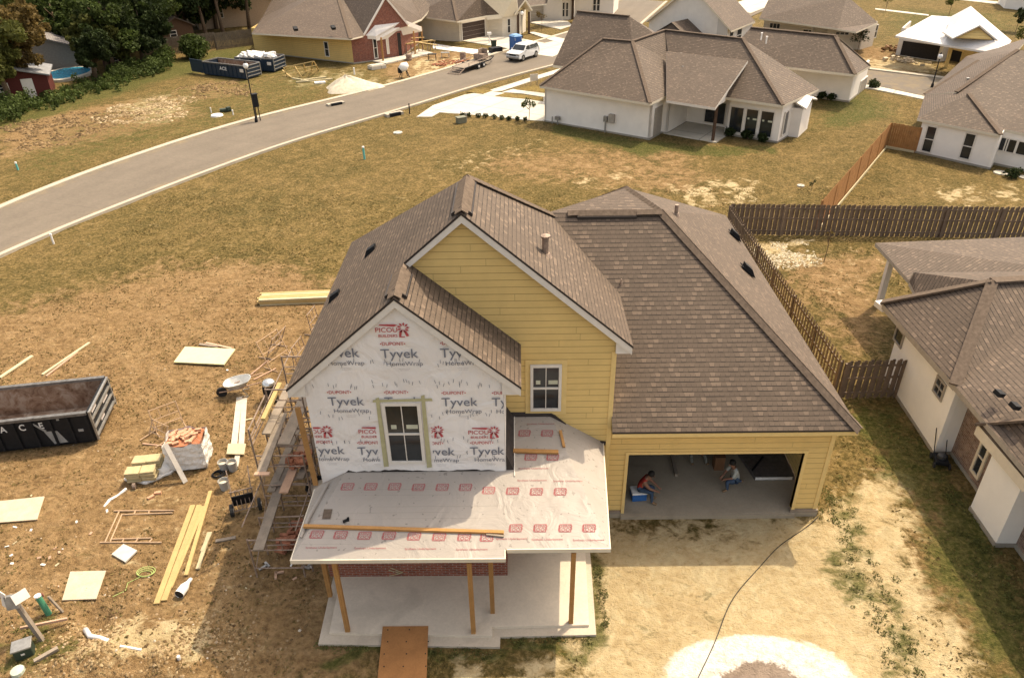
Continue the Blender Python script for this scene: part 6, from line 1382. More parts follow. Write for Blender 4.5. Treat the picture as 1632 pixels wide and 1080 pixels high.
for k in range(1): w_.tube([(-.55, -.045, .19), (-.55, .045, .19)], .19, 14)
w_.build('wheel', M['rubber'], t)
# scaffold frames: legs, rungs
def sc_frame(t, o, ex, w=1.5, h=1.9, name='frame'):
    o = Vector(o); ex = Vector(ex).normalized(); uz = V(0, 0, 1); a, b = o, o+ex*w; mb = MB()
    mb.tube([a, a+uz*h], .024, 6).tube([b, b+uz*h], .024, 6).tube([a+uz*(h-.03), b+uz*(h-.03)], .022, 6).tube([a+uz*.35, b+uz*.35], .018, 6)
    mb.tube([a+uz*(h-.4), b+uz*(h-.4)], .018, 6)
    for k in (.33, .67): mb.tube([a+ex*w*k+uz*(h-.4), a+ex*w*k+uz*(h-.03)], .014, 5)
    return mb.build(name, M['rust'], t)
scf = thing('scaffold', 'rusty scaffold tower with worn planks along the left side of the new house', 'scaffold', (-8.7, 0, GZ))
SY = (-2.1, -.45, 1.2, 2.9)
for i, y in enumerate(SY):
    for lv in range(3):
        if (lv, i) in ((1, 0), (2, 0), (2, 1)): continue
        sc_frame(scf, (-9.62, y, GZ+.02+lv*1.45), (1, 0, 0), 1.3 if lv < 2 else 1.0, 1.43 if lv < 2 else 1.0)
for i in range(3):
    for lv in range(2):
        if lv == 1 and i == 0: continue
        for x in (-9.62, -8.32):
            za = GZ+.25+lv*1.45; MB().tube([(x, SY[i], za), (x, SY[i+1], za+.95)], .012, 5).build('cross_brace', M['rust'], scf); MB().tube([(x, SY[i], za+.95), (x, SY[i+1], za)], .012, 5).build('cross_brace', M['rust'], scf)
for y, lv in ((-1.3, 0), (.4, 1), (2.0, 1), (.4, 0), (2.0, 0), (3.9, 0), (3.9, 1)): sc_frame(scf, (-9.55, y, GZ+.02+lv*1.45), (1, .05, 0), 1.2, 1.43)
for x, y0_, y1_, z_ in ((-9.66, -2.1, 2.9, 1.75), (-8.3, -2.1, 2.9, 1.6), (-9.66, -.5, 3.9, 3.3), (-8.4, 1.2, 3.9, 3.4), (-9.64, -.45, 3.9, 2.3)): MB().tube([(x, y0_, z_), (x, y1_, z_)], .018, 6).build('guard_rail', M['rust'], scf)
sc_frame(scf, (-8.15, -1.9, GZ+.02), (0, 1, 0), 1.2, 1.3); sc_frame(scf, (-9.62, -.45, GZ+2.9), (0, 1, 0), 1.5, .9)
GSC = 'planks laid on the scaffold'
def plank3(lab, a, b, w=.26, h=.045, m='grey_wood'): lying('scaffold_plank', lab, 'plank', a, b, w, h, M[m], GSC)
plank3('lowest worn scaffold plank, its front end sticking out toward the porch', V(-9.2, -2.5, 1.33), V(-9.3, .6, 1.36), .27); plank3('double end board under the lowest scaffold plank', V(-9.22, -2.46, 1.28), V(-9.25, -1.2, 1.29), .24)
plank3('worn plank two levels up on the outer side of the scaffold', V(-9.2, -1.3, 2.82), V(-9.3, 1.3, 2.82), .25); plank3('weathered plank two levels up, its far end under the roof eave', V(-9.5, .3, 2.87), V(-9.44, 2.7, 2.87), .25)
plank3('wide grey plank under the roof corner of the scaffold', V(-8.92, -.1, 2.82), V(-8.84, 2.5, 2.82), .34)
plank3('brown plank at mid height in the middle of the scaffold', V(-8.89, -.9, 1.80), V(-8.82, 1.6, 1.80), .25, .045, 'pink_wood'); plank3('grey plank at mid height next to the house wall', V(-8.6, -.3, 1.76), V(-8.55, 1.5, 1.76), .2)
plank3('grey plank at mid height on the outer side of the scaffold', V(-9.45, -.4, 1.38), V(-9.4, 2.6, 1.38), .22)
plank3('fresh yellow rail board slanting along the top of the scaffold', V(-9.36, 0.0, 3.6), V(-9.3, 1.55, 3.7), .12, .09, 'lumber')
plank3('tall fresh yellow board leaning against the wrapped corner', V(-7.62, -1.85, 2.95), V(-7.72, -1.75, 5.3), .12, .06, 'lumber_o'); plank3('small pinkish board across the front ends of the upper planks', V(-9.35, -1.32, 2.86), V(-8.95, -1.32, 2.86), .12, .04, 'pink_wood')
plank3('short tilted board lying across the lower scaffold bars', V(-9.5, -.2, 1.42), V(-8.4, .3, 1.44), .15, .04, 'grey_wood')
def brick_heap(lab, c, w, n, h=3, seed=1, m=None, name='brick_stack'):
    rr = random.Random(seed); t = thing(name, lab, 'bricks', c, 'brick piles', world=False); mb = MB()
    for k in range(h):
        for i in range(n):
            mb.box((rr.uniform(-w, w), rr.uniform(-w*.7, w*.7), .04+k*.065), (.2, .095, .06), rr.choice((0, 1.57))+rr.uniform(-.3, .3), rr.uniform(-.1, .1))
    mb.build('brick_layer', m or plain('loose_brick', (.36, .15, .09), .9, .1, var=.35, sc=9), t)
brick_heap('loose red bricks stacked on the middle planks of the scaffold', (-8.75, .3, 1.83), .34, 12, 4, 3); brick_heap('red bricks piled on the ground below the scaffold', (-8.6, -.6, GZ), .5, 16, 5, 4); brick_heap('small red brick stack under the front scaffold plank', (-9.05, -1.1, GZ), .22, 8, 7, 5)
# mortar tub
def tub(lab, c, r_, h, mat, fillm=None, name='tub', cat='tub', group=None, s2=1):
    t = thing(name, lab, cat, c, group, world=False); MB().lathe((0, 0, 0), [(r_*.8, 0), (r_, h), (r_*.93, h), (r_*.74, .02)], 16, cap=False).lathe((0, 0, .0), [(r_*.8, 0), (r_*.8, .012)], 16).build('shell', mat, t, smooth=False)
    if fillm: MB().lathe((0, 0, h*.6), [(r_*.9, 0), (r_*.9, .02), (.01, .05)], 16).build('contents', fillm, t)
    MB().tube([(r_*math.cos(a), r_*math.sin(a)*1.02, h*(.95-.25*math.sin(a*1))) for a in [k*math.pi/6 for k in range(7)]], .008, 5).build('handle', M['steel'], t)
    return t
tub('black mortar tub on the ground between scaffold and house', (-8.15, .0, 1.0-.12), .45, .35, M['black'], M['conc'], group=None)
MB_ = 'grey buckets by the scaffold'
for (px, py), lab in (((358, 748), 'grey bucket at the left end of the bucket group'), ((372, 748), 'grey bucket touching the scaffold bar, upper right of the three'), ((359, 778), 'grey bucket standing apart, lowest of the three')):
    p = Gg(px, py); tub(lab, tuple(p), .16, .34, plain('grey_bucket', (.34, .34, .32), .6), M['conc'], 'bucket', 'bucket', MB_)
# two-wheeled mortar cart
p = Gg(392, 812); t = thing('brick_cart', 'dark two wheeled brick cart with white hubbed wheels beside the scaffold', 'cart', tuple(p), None, R(20), world=False)
mb = MB()
for k in range(6): mb.tube([(-.3+k*.12, -.15, .18), (-.3+k*.12, .05, .75)], .014, 5)
mb.tube([(-.35, -.15, .18), (.35, -.15, .18)], .02, 6).tube([(-.35, .05, .75), (.35, .05, .75)], .02, 6); mb.build('carry_frame', M['rust'], t); MB().box((0, -.02, .45), (.6, .03, .5), 0, .3).build('back_plate', M['black'], t)
for sx in (-.42, .38): MB().tube([(sx, -.1, .19), (sx+.09, -.1, .19)], .19, 16).build('wheel', M['rubber'], t); MB().tube([(sx-.01, -.1, .19), (sx+.10, -.1, .19)], .07, 12).build('hub', M['wht_pl'], t)
for sx in (-.28, .28): MB().tube([(sx, .05, .7), (sx*1.1, .5, 1.25)], .018, 6).build('handle', M['rust'], t)
# coil of black hose near the buckets
p = Gg(345, 757); mb = MB()
for k in range(3): mb.tube([(p.x+(.14+.03*k)*math.cos(a)+.05*k, p.y+(.12+.02*k)*math.sin(a), p.z+.03+.02*k) for a in [i*.5 for i in range(14)]], .02, 6)
tag(mb.build('hose_coil', M['black'], None, loc=tuple(p)), 'small coil of black hose between the brick pallet and the buckets', 'hose')
# wrapped brick pallet
p = Gg(306, 735); t = thing('brick_pallet', 'plastic wrapped pallet of orange bricks, torn open on top', 'brick pallet', tuple(p), None, R(8), world=False)
MB().bb((-.58, -.42, 0), (.58, -.34, .12)).bb((-.58, -.04, 0), (.58, .04, .12)).bb((-.58, .34, 0), (.58, .42, .12)).bb((-.6, -.45, .1), (.6, .45, .14)).build('pallet', M['grey_wood'], t)
MB().bb((-.53, -.42, .14), (.53, .42, .98)).build('brick_block', brick('orange_brick', (.42, .16, .08), (.33, .12, .06), (.4, .3, .22)), t)
mb = MB(); rr = random.Random(12)
for i in range(34): mb.box((rr.uniform(-.42, .42), rr.uniform(-.32, .32), 1.01+rr.uniform(0, .07)), (.2, .095, .06), rr.choice((.2, 1.4, .8))+rr.uniform(-.3, .3), rr.uniform(-.15, .15))
mb.build('loose_brick', plain('orange_loose_brick', (.48, .27, .17), .9, .1, var=.35, sc=12), t)
mb = MB(); nn_ = 40
for j in range(8):
    for i in range(nn_):
        q4 = []
        for (a_, b_) in ((i, j), (i+1, j), (i+1, j+1), (i, j+1)):
            a = 2*math.pi*(a_ % nn_)/nn_; z = .08+b_/8*.95; k = max(abs(math.cos(a))/.60, abs(math.sin(a))/.49); wv = .018*math.sin(a*9+b_*1.7)+.02*math.sin(b_*2.6+a*3)
            q4.append((math.cos(a)/k*(1+wv), math.sin(a)/k*(1+wv), z+(.05*math.sin(a*5) if b_ == 8 else 0)))
        mb.poly(q4)
mb.build('plastic_wrap', M['plastic'], t, smooth=True, recalc=False)
gboard('grey plank leaning upright against the front of the wrapped brick pallet', (296, 768), (293, 745), .15, .03, plain('pale_grey_wood', (.45, .42, .38), .8)); o = bpy.context.scene.objects[-1]
o = [x for x in bpy.data.objects if x.get('label', '').startswith('grey plank leaning upright')][0]; bpy.data.meshes.remove(o.data)
o = MB().beam(G(296, 769)+V(0, 0, .02), V(G(292, 735).x, G(300, 755).y-.05, 1.12), .15, .03).build('plank', plain('pale_grey_wood', (.45, .42, .38), .8), None, loc=tuple(G(296, 760))); tag(o, 'grey plank leaning upright against the front of the wrapped brick pallet', 'plank')
# stack of cement bags / flat boards on a white tarp
p = Gg(230, 765); c = p
mb = MB(); rr = random.Random(15); n = 22
ring = [(c.x-.05+(.62+.12*math.sin(3*a+1)+.06*math.sin(7*a))*math.cos(a)*1.15, c.y+.25+(.42+.08*math.sin(4*a))*math.sin(a)) for a in [2*math.pi*k/n for k in range(n)]]
mb.prism(ring, c.z, c.z+.10); tag(mb.build('tarp', M['plastic'], None, loc=tuple(c), bevel=.03), 'crumpled white tarp under the stack of tan boxes', 'tarp')
for i, (dx, dy, k, lab) in enumerate(((.0, 0, 5, 'front stack of flat tan cement bags on the white tarp'), (.05, .42, 6, 'rear stack of flat tan cement bags on the white tarp'), )):
    t = thing('bag_stack', lab, 'bags', (c.x+dx, c.y+dy, c.z+.1), 'tan bag stacks', R(6), world=False)
    for q_ in range(k):
        for s_ in (-1, 1): MB().box((s_*.23+rr.uniform(-.02, .02), rr.uniform(-.02, .02), .04+q_*.075), (.44, .38, .068), rr.uniform(-.05, .05)).build('bag', plain('tan_bag', (.42, .34, .19), .8, var=.15), t, bevel=.02)
mb = MB().lathe((G(262, 748).x, G(262, 748).y, GZ), [(.3, 0), (.36, .12), (.28, .26), (.05, .32)], 14); tag(mb.build('sack', M['plastic'], None, loc=tuple(G(262, 748)), smooth=True), 'round white plastic sack at the right of the tan bags', 'sack')
mb = MB().tube([G(202, 780)+V(0, 0, .04), G(188, 790)+V(0, 0, .02), G(175, 798)+V(0, 0, .03), G(166, 808)+V(0, 0, .02)], [.05, .035, .05, .03], 7); tag(mb.build('plastic_strip', M['plastic'], None, loc=tuple(G(180, 795))), 'twisted strip of white plastic trailing from the tan bags', 'plastic')
p = Gg(214, 778); mb = MB().tube([(p.x-.02, p.y, p.z+.1), (p.x+.06, p.y+.02, p.z+.1)], .1, 12); tag(mb.build('tape_roll', M['rust'], None, loc=tuple(p)), 'small dark roll leaning on the front of the tan bags', 'roll')
for i, (px, py, lab) in enumerate(((252, 786, 'orange brick lying right of the tan bags, nearer the pallet'), (241, 793, 'pale orange brick lying below the tan bags'))):
    p = Gg(px, py); tag(MB().box((p.x, p.y, p.z+.03), (.2, .1, .07), .2+i*.6).build('brick', plain('orange_loose_brick', (.5, .21, .11)), None, loc=tuple(p)), lab, 'brick')
# ladder like scaffold frame lying flat
def gframe(lab, pts_pairs, r_, mat, name='tube_rack', lift=.03):
    mb = MB()
    for a, b in pts_pairs: mb.tube([Gg(*a)+V(0, 0, lift), Gg(*b)+V(0, 0, lift)], r_, 6)
    p = Gg(*pts_pairs[0][0]); o = mb.build(name, mat, None, loc=tuple(p)); return tag(o, lab, 'scaffold frame', 'scaffold frames lying about')
fm = plain('tan_painted_tube', (.40, .27, .17), .6, .3)
gframe('tan scaffold frame lying flat on the ground below the tan bags', [((182, 815), (278, 814)), ((194, 821), (275, 818)), ((160, 865), (258, 865)), ((178, 860), (242, 858)), ((190, 816), (168, 864)), ((195, 820), (176, 864)), ((216, 815), (214, 820)), ((238, 815), (237, 819)), ((195, 865), (198, 859)), ((216, 865), (220, 859)), ((238, 865), (243, 859))], .022, fm)
def sframe3(lab, base, d1, h, w, mat, tilt=0., name='steel_trestle'):
    p = Gg(*base); t = thing(name, lab, 'scaffold frame', tuple(p), 'scaffold frames standing in the yard', d1, world=False); mb = MB()
    for x in (0, w): mb.tube([(x, 0, 0), (x, tilt, h)], .02, 6)
    for k in (.25, .55, .97): mb.tube([(0, tilt*k, h*k), (w, tilt*k, h*k)], .016, 6)
    mb.tube([(w*.33, tilt*.55, h*.55), (w*.33, tilt*.97, h*.97)], .013, 5).tube([(w*.67, tilt*.55, h*.55), (w*.67, tilt*.97, h*.97)], .013, 5); mb.build('frame', mat, t)
    for k, x in enumerate((0, w)): MB().tube([(x, -.35, .03), (x, .35, .03)], .02, 6).build('foot', mat, t)
sframe3('folded scaffold frames leaning together left of the big planks by the roof corner', (432, 590), R(62), 1.15, 1.1, fm, .5); sframe3('scaffold frame leaning the other way by the roof corner', (425, 572), R(75), 1.0, 1.0, M['rust'], -.45)
sframe3('rusty scaffold frame standing open up from the brick pallet', (250, 690), R(38), .8, .9, fm, .3); sframe3('second rusty scaffold frame beside the brick pallet, tipped forward', (262, 705), R(150), .5, .8, fm, -.3)
sframe3('scaffold frame at the roof edge near the lumber stack', (478, 590), R(80), 1.0, .9, M['rust'], .2); sframe3('small scaffold frame just below the lumber stack at the roof edge', (498, 535), R(80), 1.0, .8, M['rust'], .1)
for i, (a, b, lab) in enumerate((((400, 598), (428, 575), 'steel tube on the ground above the wheelbarrow'), ((405, 606), (440, 588), 'second steel tube on the ground above the wheelbarrow'), ((228, 708), (270, 712), 'steel tube lying left of the brick pallet'), ((385, 672), (402, 668), 'white stick lying beside the white planks'))):
    gboard(lab, a, b, .05, .04, M['pink_wood'] if i < 3 else M['pale'], name='tube', cat='tube', group='tubes on the ground')
# barrel and grill like bin
p = Gg(434, 638); t = thing('bin', 'black steel bin with a shiny lid by the roof corner', 'bin', tuple(p), None, R(10), world=False); MB().bb((-.22, -.2, .05), (.22, .2, .72)).build('body', M['black'], t, bevel=.02); MB().lathe((0, 0, .72), [(.24, 0), (.24, .08), (.16, .17), (.02, .2)], 14).build('lid', plain('shiny_steel', (.6, .6, .58), .25, .5, .8), t, smooth=True)
for sx in (-.18, .18): MB().bb((sx-.02, -.18, 0), (sx+.02, -.14, .06)).build('leg', M['black'], t)
# white drain pipe pieces and the small pit
p, q = Gg(287, 952), Gg(306, 926); t = thing('drain_pipe', 'short white plastic drain pipe elbow lying below the long planks', 'pipe', tuple(p))
d = (q-p).normalized(); a = p+V(0, 0, .12)
mb = MB(); mb.tube([a, a+d*.25, a+d*.42], [.13, .125, .06], 14, cap=False).tube([a+d*.42, q+V(0, 0, .1)], [.06, .05], 10); mb.build('pipe', M['wht_pl'], t, smooth=True); MB().tube([a+d*.01, a+d*.05], .118, 14).build('opening', M['inner_shade'], t)  # dark disc paints the shade inside the pipe mouth
mb = MB().tube([Gg(138, 1006)+V(0, 0, .08), Gg(145, 1016)+V(0, 0, .06), Gg(160, 1018)+V(0, 0, .06), Gg(175, 1024)+V(0, 0, .05)], [.07, .06, .055, .06], 8); tag(mb.build('drain_pipe', M['wht_pl'], None, smooth=True, loc=tuple(Gg(145, 1016))), 'bent white drain pipe at the edge of the small pit', 'pipe')
mb = MB().tube([Gg(192, 1030)+V(0, 0, .03), Gg(226, 1036)+V(0, 0, .03)], .03, 8); tag(mb.build('drain_pipe', M['wht_pl'], None, loc=tuple(Gg(200, 1030))), 'thin white pipe half buried in the dirt mound', 'pipe')
mb = MB().lathe(tuple(Gg(286, 1050)), [(.04, 0), (.045, .12), (.02, .14)], 10); tag(mb.build('pipe_stub', M['wht_pl'], None, loc=tuple(Gg(286, 1050))), 'small white pipe stub standing in the churned soil', 'pipe')
# green garden hose
mb = MB(); c = Gg(232, 915)
for k in range(3): mb.tube([(c.x+(.15+.03*k)*math.cos(a)*1.2, c.y+(.11+.03*k)*math.sin(a)+.03*k, gz(c.x, c.y)+.03+.012*k) for a in [i*.45+k for i in range(15)]], .011, 5)
mb.tube([c+V(-.1, -.1, .02), c+V(-.35, -.3, .02), c+V(-.3, -.55, .02), c+V(-.55, -.75, .02)], .011, 5)
tag(mb.build('hose', plain('lime_hose', (.34, .42, .14), .6), None, loc=tuple(c)), 'coiled lime green hose on the ground near the long planks', 'hose')
# temporary power post, pedestal, green pipe
p = Gg(68, 1020); t = thing('power_post', 'leaning wooden temporary power post with grey open meter box, lower left corner', 'utility post', tuple(p), None, 0, world=False)
tp_ = V(-.42, .25, 1.15); MB().beam(V(0, 0, -.05), tp_, .10, .10, (1, 0, 0)).build('post', M['grey_wood'], t); MB().beam(V(-.5, .1, .35), V(.38, .55, .12), .05, .07).build('brace', M['pink_wood'], t)
MB().box(tp_+V(-.02, -.06, .06), (.26, .1, .36), .3, -.3).build('meter_box', M['steel'], t); MB().box(tp_+V(-.2, -.05, .12), (.22, .02, .42), -.5, -.2).build('box_door', M['white'], t); MB().box(tp_+V(.2, .0, .18), (.34, .02, .26), .9, -.5).build('box_door', M['white'], t); MB().tube([tp_+V(.05, 0, 0), tp_+V(.12, -.1, -.3), tp_+V(.1, -.05, -.6)], .015, 6).build('cable', M['black'], t)
p = Gg(42, 1042); t = thing('utility_pedestal', 'low dark green utility pedestal behind the leaning power post', 'pedestal', tuple(p), None, R(25), world=False); MB().bb((-.2, -.16, 0), (.2, .16, .34)).build('cabinet', M['dkgreen'], t, bevel=.03); MB().box((0, 0, .36), (.44, .36, .05)).build('lid', M['steel'], t, bevel=.01); MB().box((0, -.165, .2), (.08, .01, .05)).build('badge', M['white'], t)
p = Gg(66, 1050); tag(MB().beam(p+V(-.1, -.1, .06), p+V(.3, .25, .08), .1, .08).build('block', M['grey_wood'], None, loc=tuple(p)), 'grey timber block beside the dark green pedestal', 'block')
p = Gg(78, 978); mb = MB().tube([p, p+V(-.1, .05, .62)], .075, 12); mb.cur = 1; mb.tube([p+V(-.1, .05, .62), p+V(-.105, .052, .66)], .083, 12); tag(mb.build('sewer_pipe', [M['green_pl'], M['wht_pl']], None, loc=tuple(p)), 'upright green sewer pipe with a white cap next to the power post', 'pipe')
p = Gg(100, 975); tag(MB().beam(p, p+V(-.22, .05, .55), .05, .05, (1, 0, 0)).build('stake', M['grey_wood'], None, loc=tuple(p)), 'grey wooden stake right of the green sewer pipe', 'stake')
p = Gg(68, 962); tag(MB().tube([p, p+V(0, 0, .35), p+V(.12, 0, .4), p+V(.12, 0, .3)], .03, 8).build('water_tap', plain('copper_brown', (.2, .08, .06), .5), None, loc=tuple(p)), 'small brown water tap riser behind the green sewer pipe', 'tap')
p = Gg(30, 1072); tag(MB().lathe(tuple(p), [(.16, 0), (.15, .12), (.02, .15)], 12).build('cover', plain('pale_green_lid', (.4, .45, .36), .6), None, loc=tuple(p)), 'round pale green cover at the bottom left corner', 'cover')
# litter
rr = random.Random(21); t_l = []
for i in range(30):
    px, py = rr.choice([(rr.uniform(20, 210), rr.uniform(770, 960)), (rr.uniform(380, 520), rr.uniform(840, 960)), (rr.uniform(330, 480), rr.uniform(500, 700)), (rr.uniform(0, 120), rr.uniform(870, 900))]); p = Gg(px, py)
    mb = MB().box((p.x, p.y, p.z+.015), (rr.uniform(.04, .13), rr.uniform(.03, .08), .02), rr.uniform(0, 3), rr.uniform(-.4, .4)); o = mb.build('litter', rr.choice([M['wht_pl'], M['pale'], M['plastic'], M['brick_r'] if i % 5 == 0 else M['pink_wood']]), None, loc=tuple(p)); tag(o, 'small light scrap of building waste on the bare yard soil', 'litter', 'scraps of building waste')
# small props under the scaffold
for i, (px, py, lab) in enumerate(((420, 905, 'white bracket at the front leg of the scaffold'), (440, 918, 'bent pinkish metal angle left of the porch corner'), (488, 905, 'grey concrete lump beside the porch corner post'))):
    p = Gg(px, py); tag(MB().box((p.x, p.y, p.z+.04), (.25, .06, .04), .8+i).box((p.x+.08, p.y+.1, p.z+.04), (.06, .22, .04), .8+i).build('bracket', M['steel'] if i != 1 else M['pink_wood'], None, loc=tuple(p)), lab, 'bracket')
# extension cord on the drive
pts = [V(5.2, .6, .02), V(6.25, -.05, GZ+.05)]+[G(*q_, GZ+.02) for q_ in ((1296, 833), (1270, 850), (1240, 868), (1222, 890), (1200, 915), (1180, 935), (1165, 955), (1152, 985), (1146, 1010), (1135, 1035), (1122, 1060), (1108, 1090))]
for q_ in pts[2:]: q_.z = gz(q_.x, q_.y)+.012+(.05 if q_.y < -3.4 else 0)
mb = MB(); sm = smooth(pts[1:], 40); mb.tube(sm, .011, 6); tag(mb.build('extension_cord', M['black'], None, loc=tuple(pts[5])), 'thin dark extension cord snaking over the sandy drive', 'cord')
# push mower against neighbour wall
p = G(1497, 738); t = thing('lawn_mower', 'black push lawn mower standing against the neighbour house wall', 'mower', tuple(p), None, R(-105), world=False)
MB().bb((-.25, -.2, .1), (.25, .2, .24)).build('deck', M['black'], t, bevel=.03); MB().lathe((0, 0, .24), [(.13, 0), (.13, .1), (.06, .16)], 12).build('engine', plain('dark_engine', (.05, .05, .05), .4), t)
for sx in (-.24, .24):
    for sy in (-.22, .22): MB().tube([(sx, sy-.02, .1), (sx, sy+.02, .1)], .1, 12).build('wheel', M['rubber'], t)
for sy in (-.17, .17): MB().tube([(-.2, sy, .2), (-.7, sy, .85)], .014, 6).build('handle', M['black'], t)
MB().tube([(-.7, -.17, .85), (-.74, 0, .9), (-.7, .17, .85)], .014, 6).build('grip', M['black'], t)
# stepping lid, flat covers in the yards
for px, py, r_, z_, nm, lab in ((1595, 276, .42, .05, 'stepping_stone', 'round pale stone lying by the right white house'), (1632, 283, .3, .05, 'stepping_stone', 'smaller pale stone at the right picture edge'), (1276, 297, .22, .08, 'bag', 'white scrap of plastic on the grass behind the dark fence'), (634, 212, .35, .06, 'manhole_cover', 'pale manhole cover on the grass beyond the green pipe')):
    p = G(px, py); tag(MB().lathe((p.x, p.y, GZ), [(r_, 0), (r_, z_), (r_*.7, z_+.02)], 14).build(nm, M['conc_w'], None, loc=tuple(p)), lab, nm.replace('_', ' '))

# ------------------------------------------------------------------ street furniture and far yard
def lamp_post(lab, px, py, h, glow=False):
    p = G(px, py); t = thing('street_lamp', lab, 'street lamp', (p.x, p.y, GZ), 'street lamps', world=False)
    MB().lathe((0, 0, 0), [(.12, 0), (.12, .25), (.07, .4), (.05, .5), (.04, h-.5), (.06, h-.45), (.09, h-.4)], 10).build('pole', M['black'], t)
    MB().lathe((0, 0, h-.4), [(.10, 0), (.19, .12), (.19, .28), (.10, .40)], 12).build('globe', plain('frosted_globe', (.75, .74, .72), .3, .5, var=.03), t, smooth=True); MB().lathe((0, 0, h-.02), [(.12, 0), (.05, .08), (.01, .18)], 10).build('finial', M['black'], t)
lamp_post('black street lamp with a white globe beside the mailbox across the street', 409, 196, 4.5); lamp_post('street lamp in front of the beige house with the brown garage door', 832, 62, 3.0); lamp_post('thin street lamp by the side street at the upper right', 1485, 140, 2.8); lamp_post('street lamp with a white globe in front of the small gable house', 1360, 78, 2.6)
p = G(413, 194); t = thing('mailbox_kiosk', 'black community mailbox on twin posts right of the street lamp', 'mailbox', tuple(p), None, R(35), world=False)
for sx in (-.12, .12): MB().bb((sx-.03, -.03, 0), (sx+.03, .03, 1.2)).build('post', M['black'], t)
MB().bb((-.2, -.14, 1.15), (.2, .14, 2.1)).build('cabinet', M['black'], t, bevel=.02); MB().box((0, 0, 2.13), (.5, .38, .06)).build('cap', M['black'], t, bevel=.02)
def stakepipe(lab, px, py, h, r_, mat, capm=None, cat='pipe', name='marker_pipe'):
    p = G(px, py); mb = MB().lathe((p.x, p.y, GZ-.05), [(r_, 0), (r_, h)], 10); mb.cur = 1; mb.lathe((p.x, p.y, GZ+h-.06), [(r_*1.15, 0), (r_*1.15, .09), (r_*.5, .11)], 10); tag(mb.build(name, [mat, capm or M['wht_pl']], None, loc=tuple(p)), lab, cat, 'marker pipes in the lots')
tq = plain('turquoise_pipe', (.10, .42, .38), .5)
stakepipe('turquoise sewer pipe with white top standing in the middle of the big lot', 581, 254, .85, .07, tq); stakepipe('small pale turquoise pipe stub near the left picture edge', 29, 271, .5, .06, tq); stakepipe('white pipe stub at the near kerb on the left', 86, 389, .55, .05, M['wht_pl']); stakepipe('thin white marker beside the mound of gear near the mailbox', 337, 180, .4, .04, M['wht_pl']); stakepipe('white marker at the right of the gear near the mailbox', 372, 184, .4, .05, M['wht_pl']); stakepipe('pale pipe stub beyond the sand pile', 565, 119, .6, .07, M['wht_pl']); stakepipe('dark post at the near kerb by the storm drain', 653, 182, .8, .05, M['black'], M['black'])
p = G(346, 185); tag(MB().lathe((p.x, p.y, GZ), [(.5, 0), (.45, .12), (.05, .16)], 14).build('manhole_cover', M['wht_pl'], None, loc=tuple(p)), 'white round cover on the grass left of the street lamp', 'cover')
p = G(360, 178); tag(MB().box((p.x, p.y, .0), (.9, .4, .2), .4).box((p.x+.3, p.y-.1, .12), (.3, .3, .25), .9).build('gear_pile', M['dkgreen'], None, loc=tuple(p)), 'low dark pile of gear between white markers near the mailbox', 'gear')
p = G(735, 196); t = thing('utility_box', 'small grey green utility box on the lawn at the left end of the shrub bed', 'utility box', tuple(p), None, .5, world=False); MB().bb((-.35, -.25, 0), (.35, .25, .42)).build('cabinet', plain('olive_box', (.16, .16, .11), .6), t, bevel=.03); MB().bb((-.38, -.28, .42), (.38, .28, .48)).build('lid', plain('olive_box', (.16, .16, .11)), t); MB().lathe((.5, .1, 0), [(.06, 0), (.06, .6)], 8).build('conduit', M['steel'], t)
p = G(851, 137); t = thing('yard_sign', 'white yard sign on the grass strip before the left white roof corner', 'sign', tuple(p), None, R(20), world=False); MB().box((0, 0, .75), (.75, .04, .55)).build('panel', M['white'], t); 
for sx in (-.3, .3): MB().bb((sx-.02, -.02, 0), (sx+.02, .02, .6)).build('stake', M['steel'], t)
p = G(780, 70); t = thing('mailbox', 'white mailbox on a white post at the beige house driveway', 'mailbox', tuple(p), None, .2, world=False); MB().bb((-.06, -.06, 0), (.06, .06, 1.0)).build('post', M['wht_pl'], t); MB().box((0, 0, 1.1), (.5, .25, .28)).build('box', M['wht_pl'], t, bevel=.04)
p = G(787, 77); t = thing('trash_bin', 'grey green wheeled trash bin beside the white mailbox', 'bin', tuple(p), None, .2, world=False); MB().hexa([(-.22, -.25, 0), (.22, -.25, 0), (.22, .25, 0), (-.22, .25, 0), (-.28, -.3, .85), (.28, -.3, .85), (.28, .3, .85), (-.28, .3, .85)]).build('body', M['dkgreen'], t); MB().box((0, 0, .88), (.6, .66, .06)).build('lid', M['greyd'], t)
# sand pile
p = G(557, 141); N_ = 26; mb = MB(); rr = random.Random(31); vs = []
hh = lambda r_, a: max(0, 1-r_)**.85
rings = 9; H = 1.15; Rx, Ry = 2.5, 2.0
for i in range(rings+1):
    for k in range(N_):
        r_ = i/rings; a = 2*math.pi*k/N_; rad = r_*(1+.10*math.sin(3*a+1)+.07*math.sin(5*a)); sk = -.25*(1-r_)
        mb.v.append((p.x+sk+Rx*rad*math.cos(a)*(1.25 if math.cos(a) > 0 else .9), p.y+Ry*rad*math.sin(a), GZ-.03+H*hh(r_, a)*(1+.10*math.sin(4*a+r_*5))))
for i in range(rings):
    for k in range(N_): mb.f.append((i*N_+k, i*N_+(k+1) % N_, (i+1)*N_+(k+1) % N_, (i+1)*N_+k)); mb.mi.append(0)
mb.f.append(tuple(range(N_))); mb.mi.append(0)
tag(mb.build('sand_pile', plain('pile_sand', (.50, .44, .34), .95, .1, var=.2, sc=3, bump=.03), None, smooth=True, loc=(p.x, p.y, GZ)), 'cone shaped pile of pale sand by the far kerb of the street', 'sand pile')
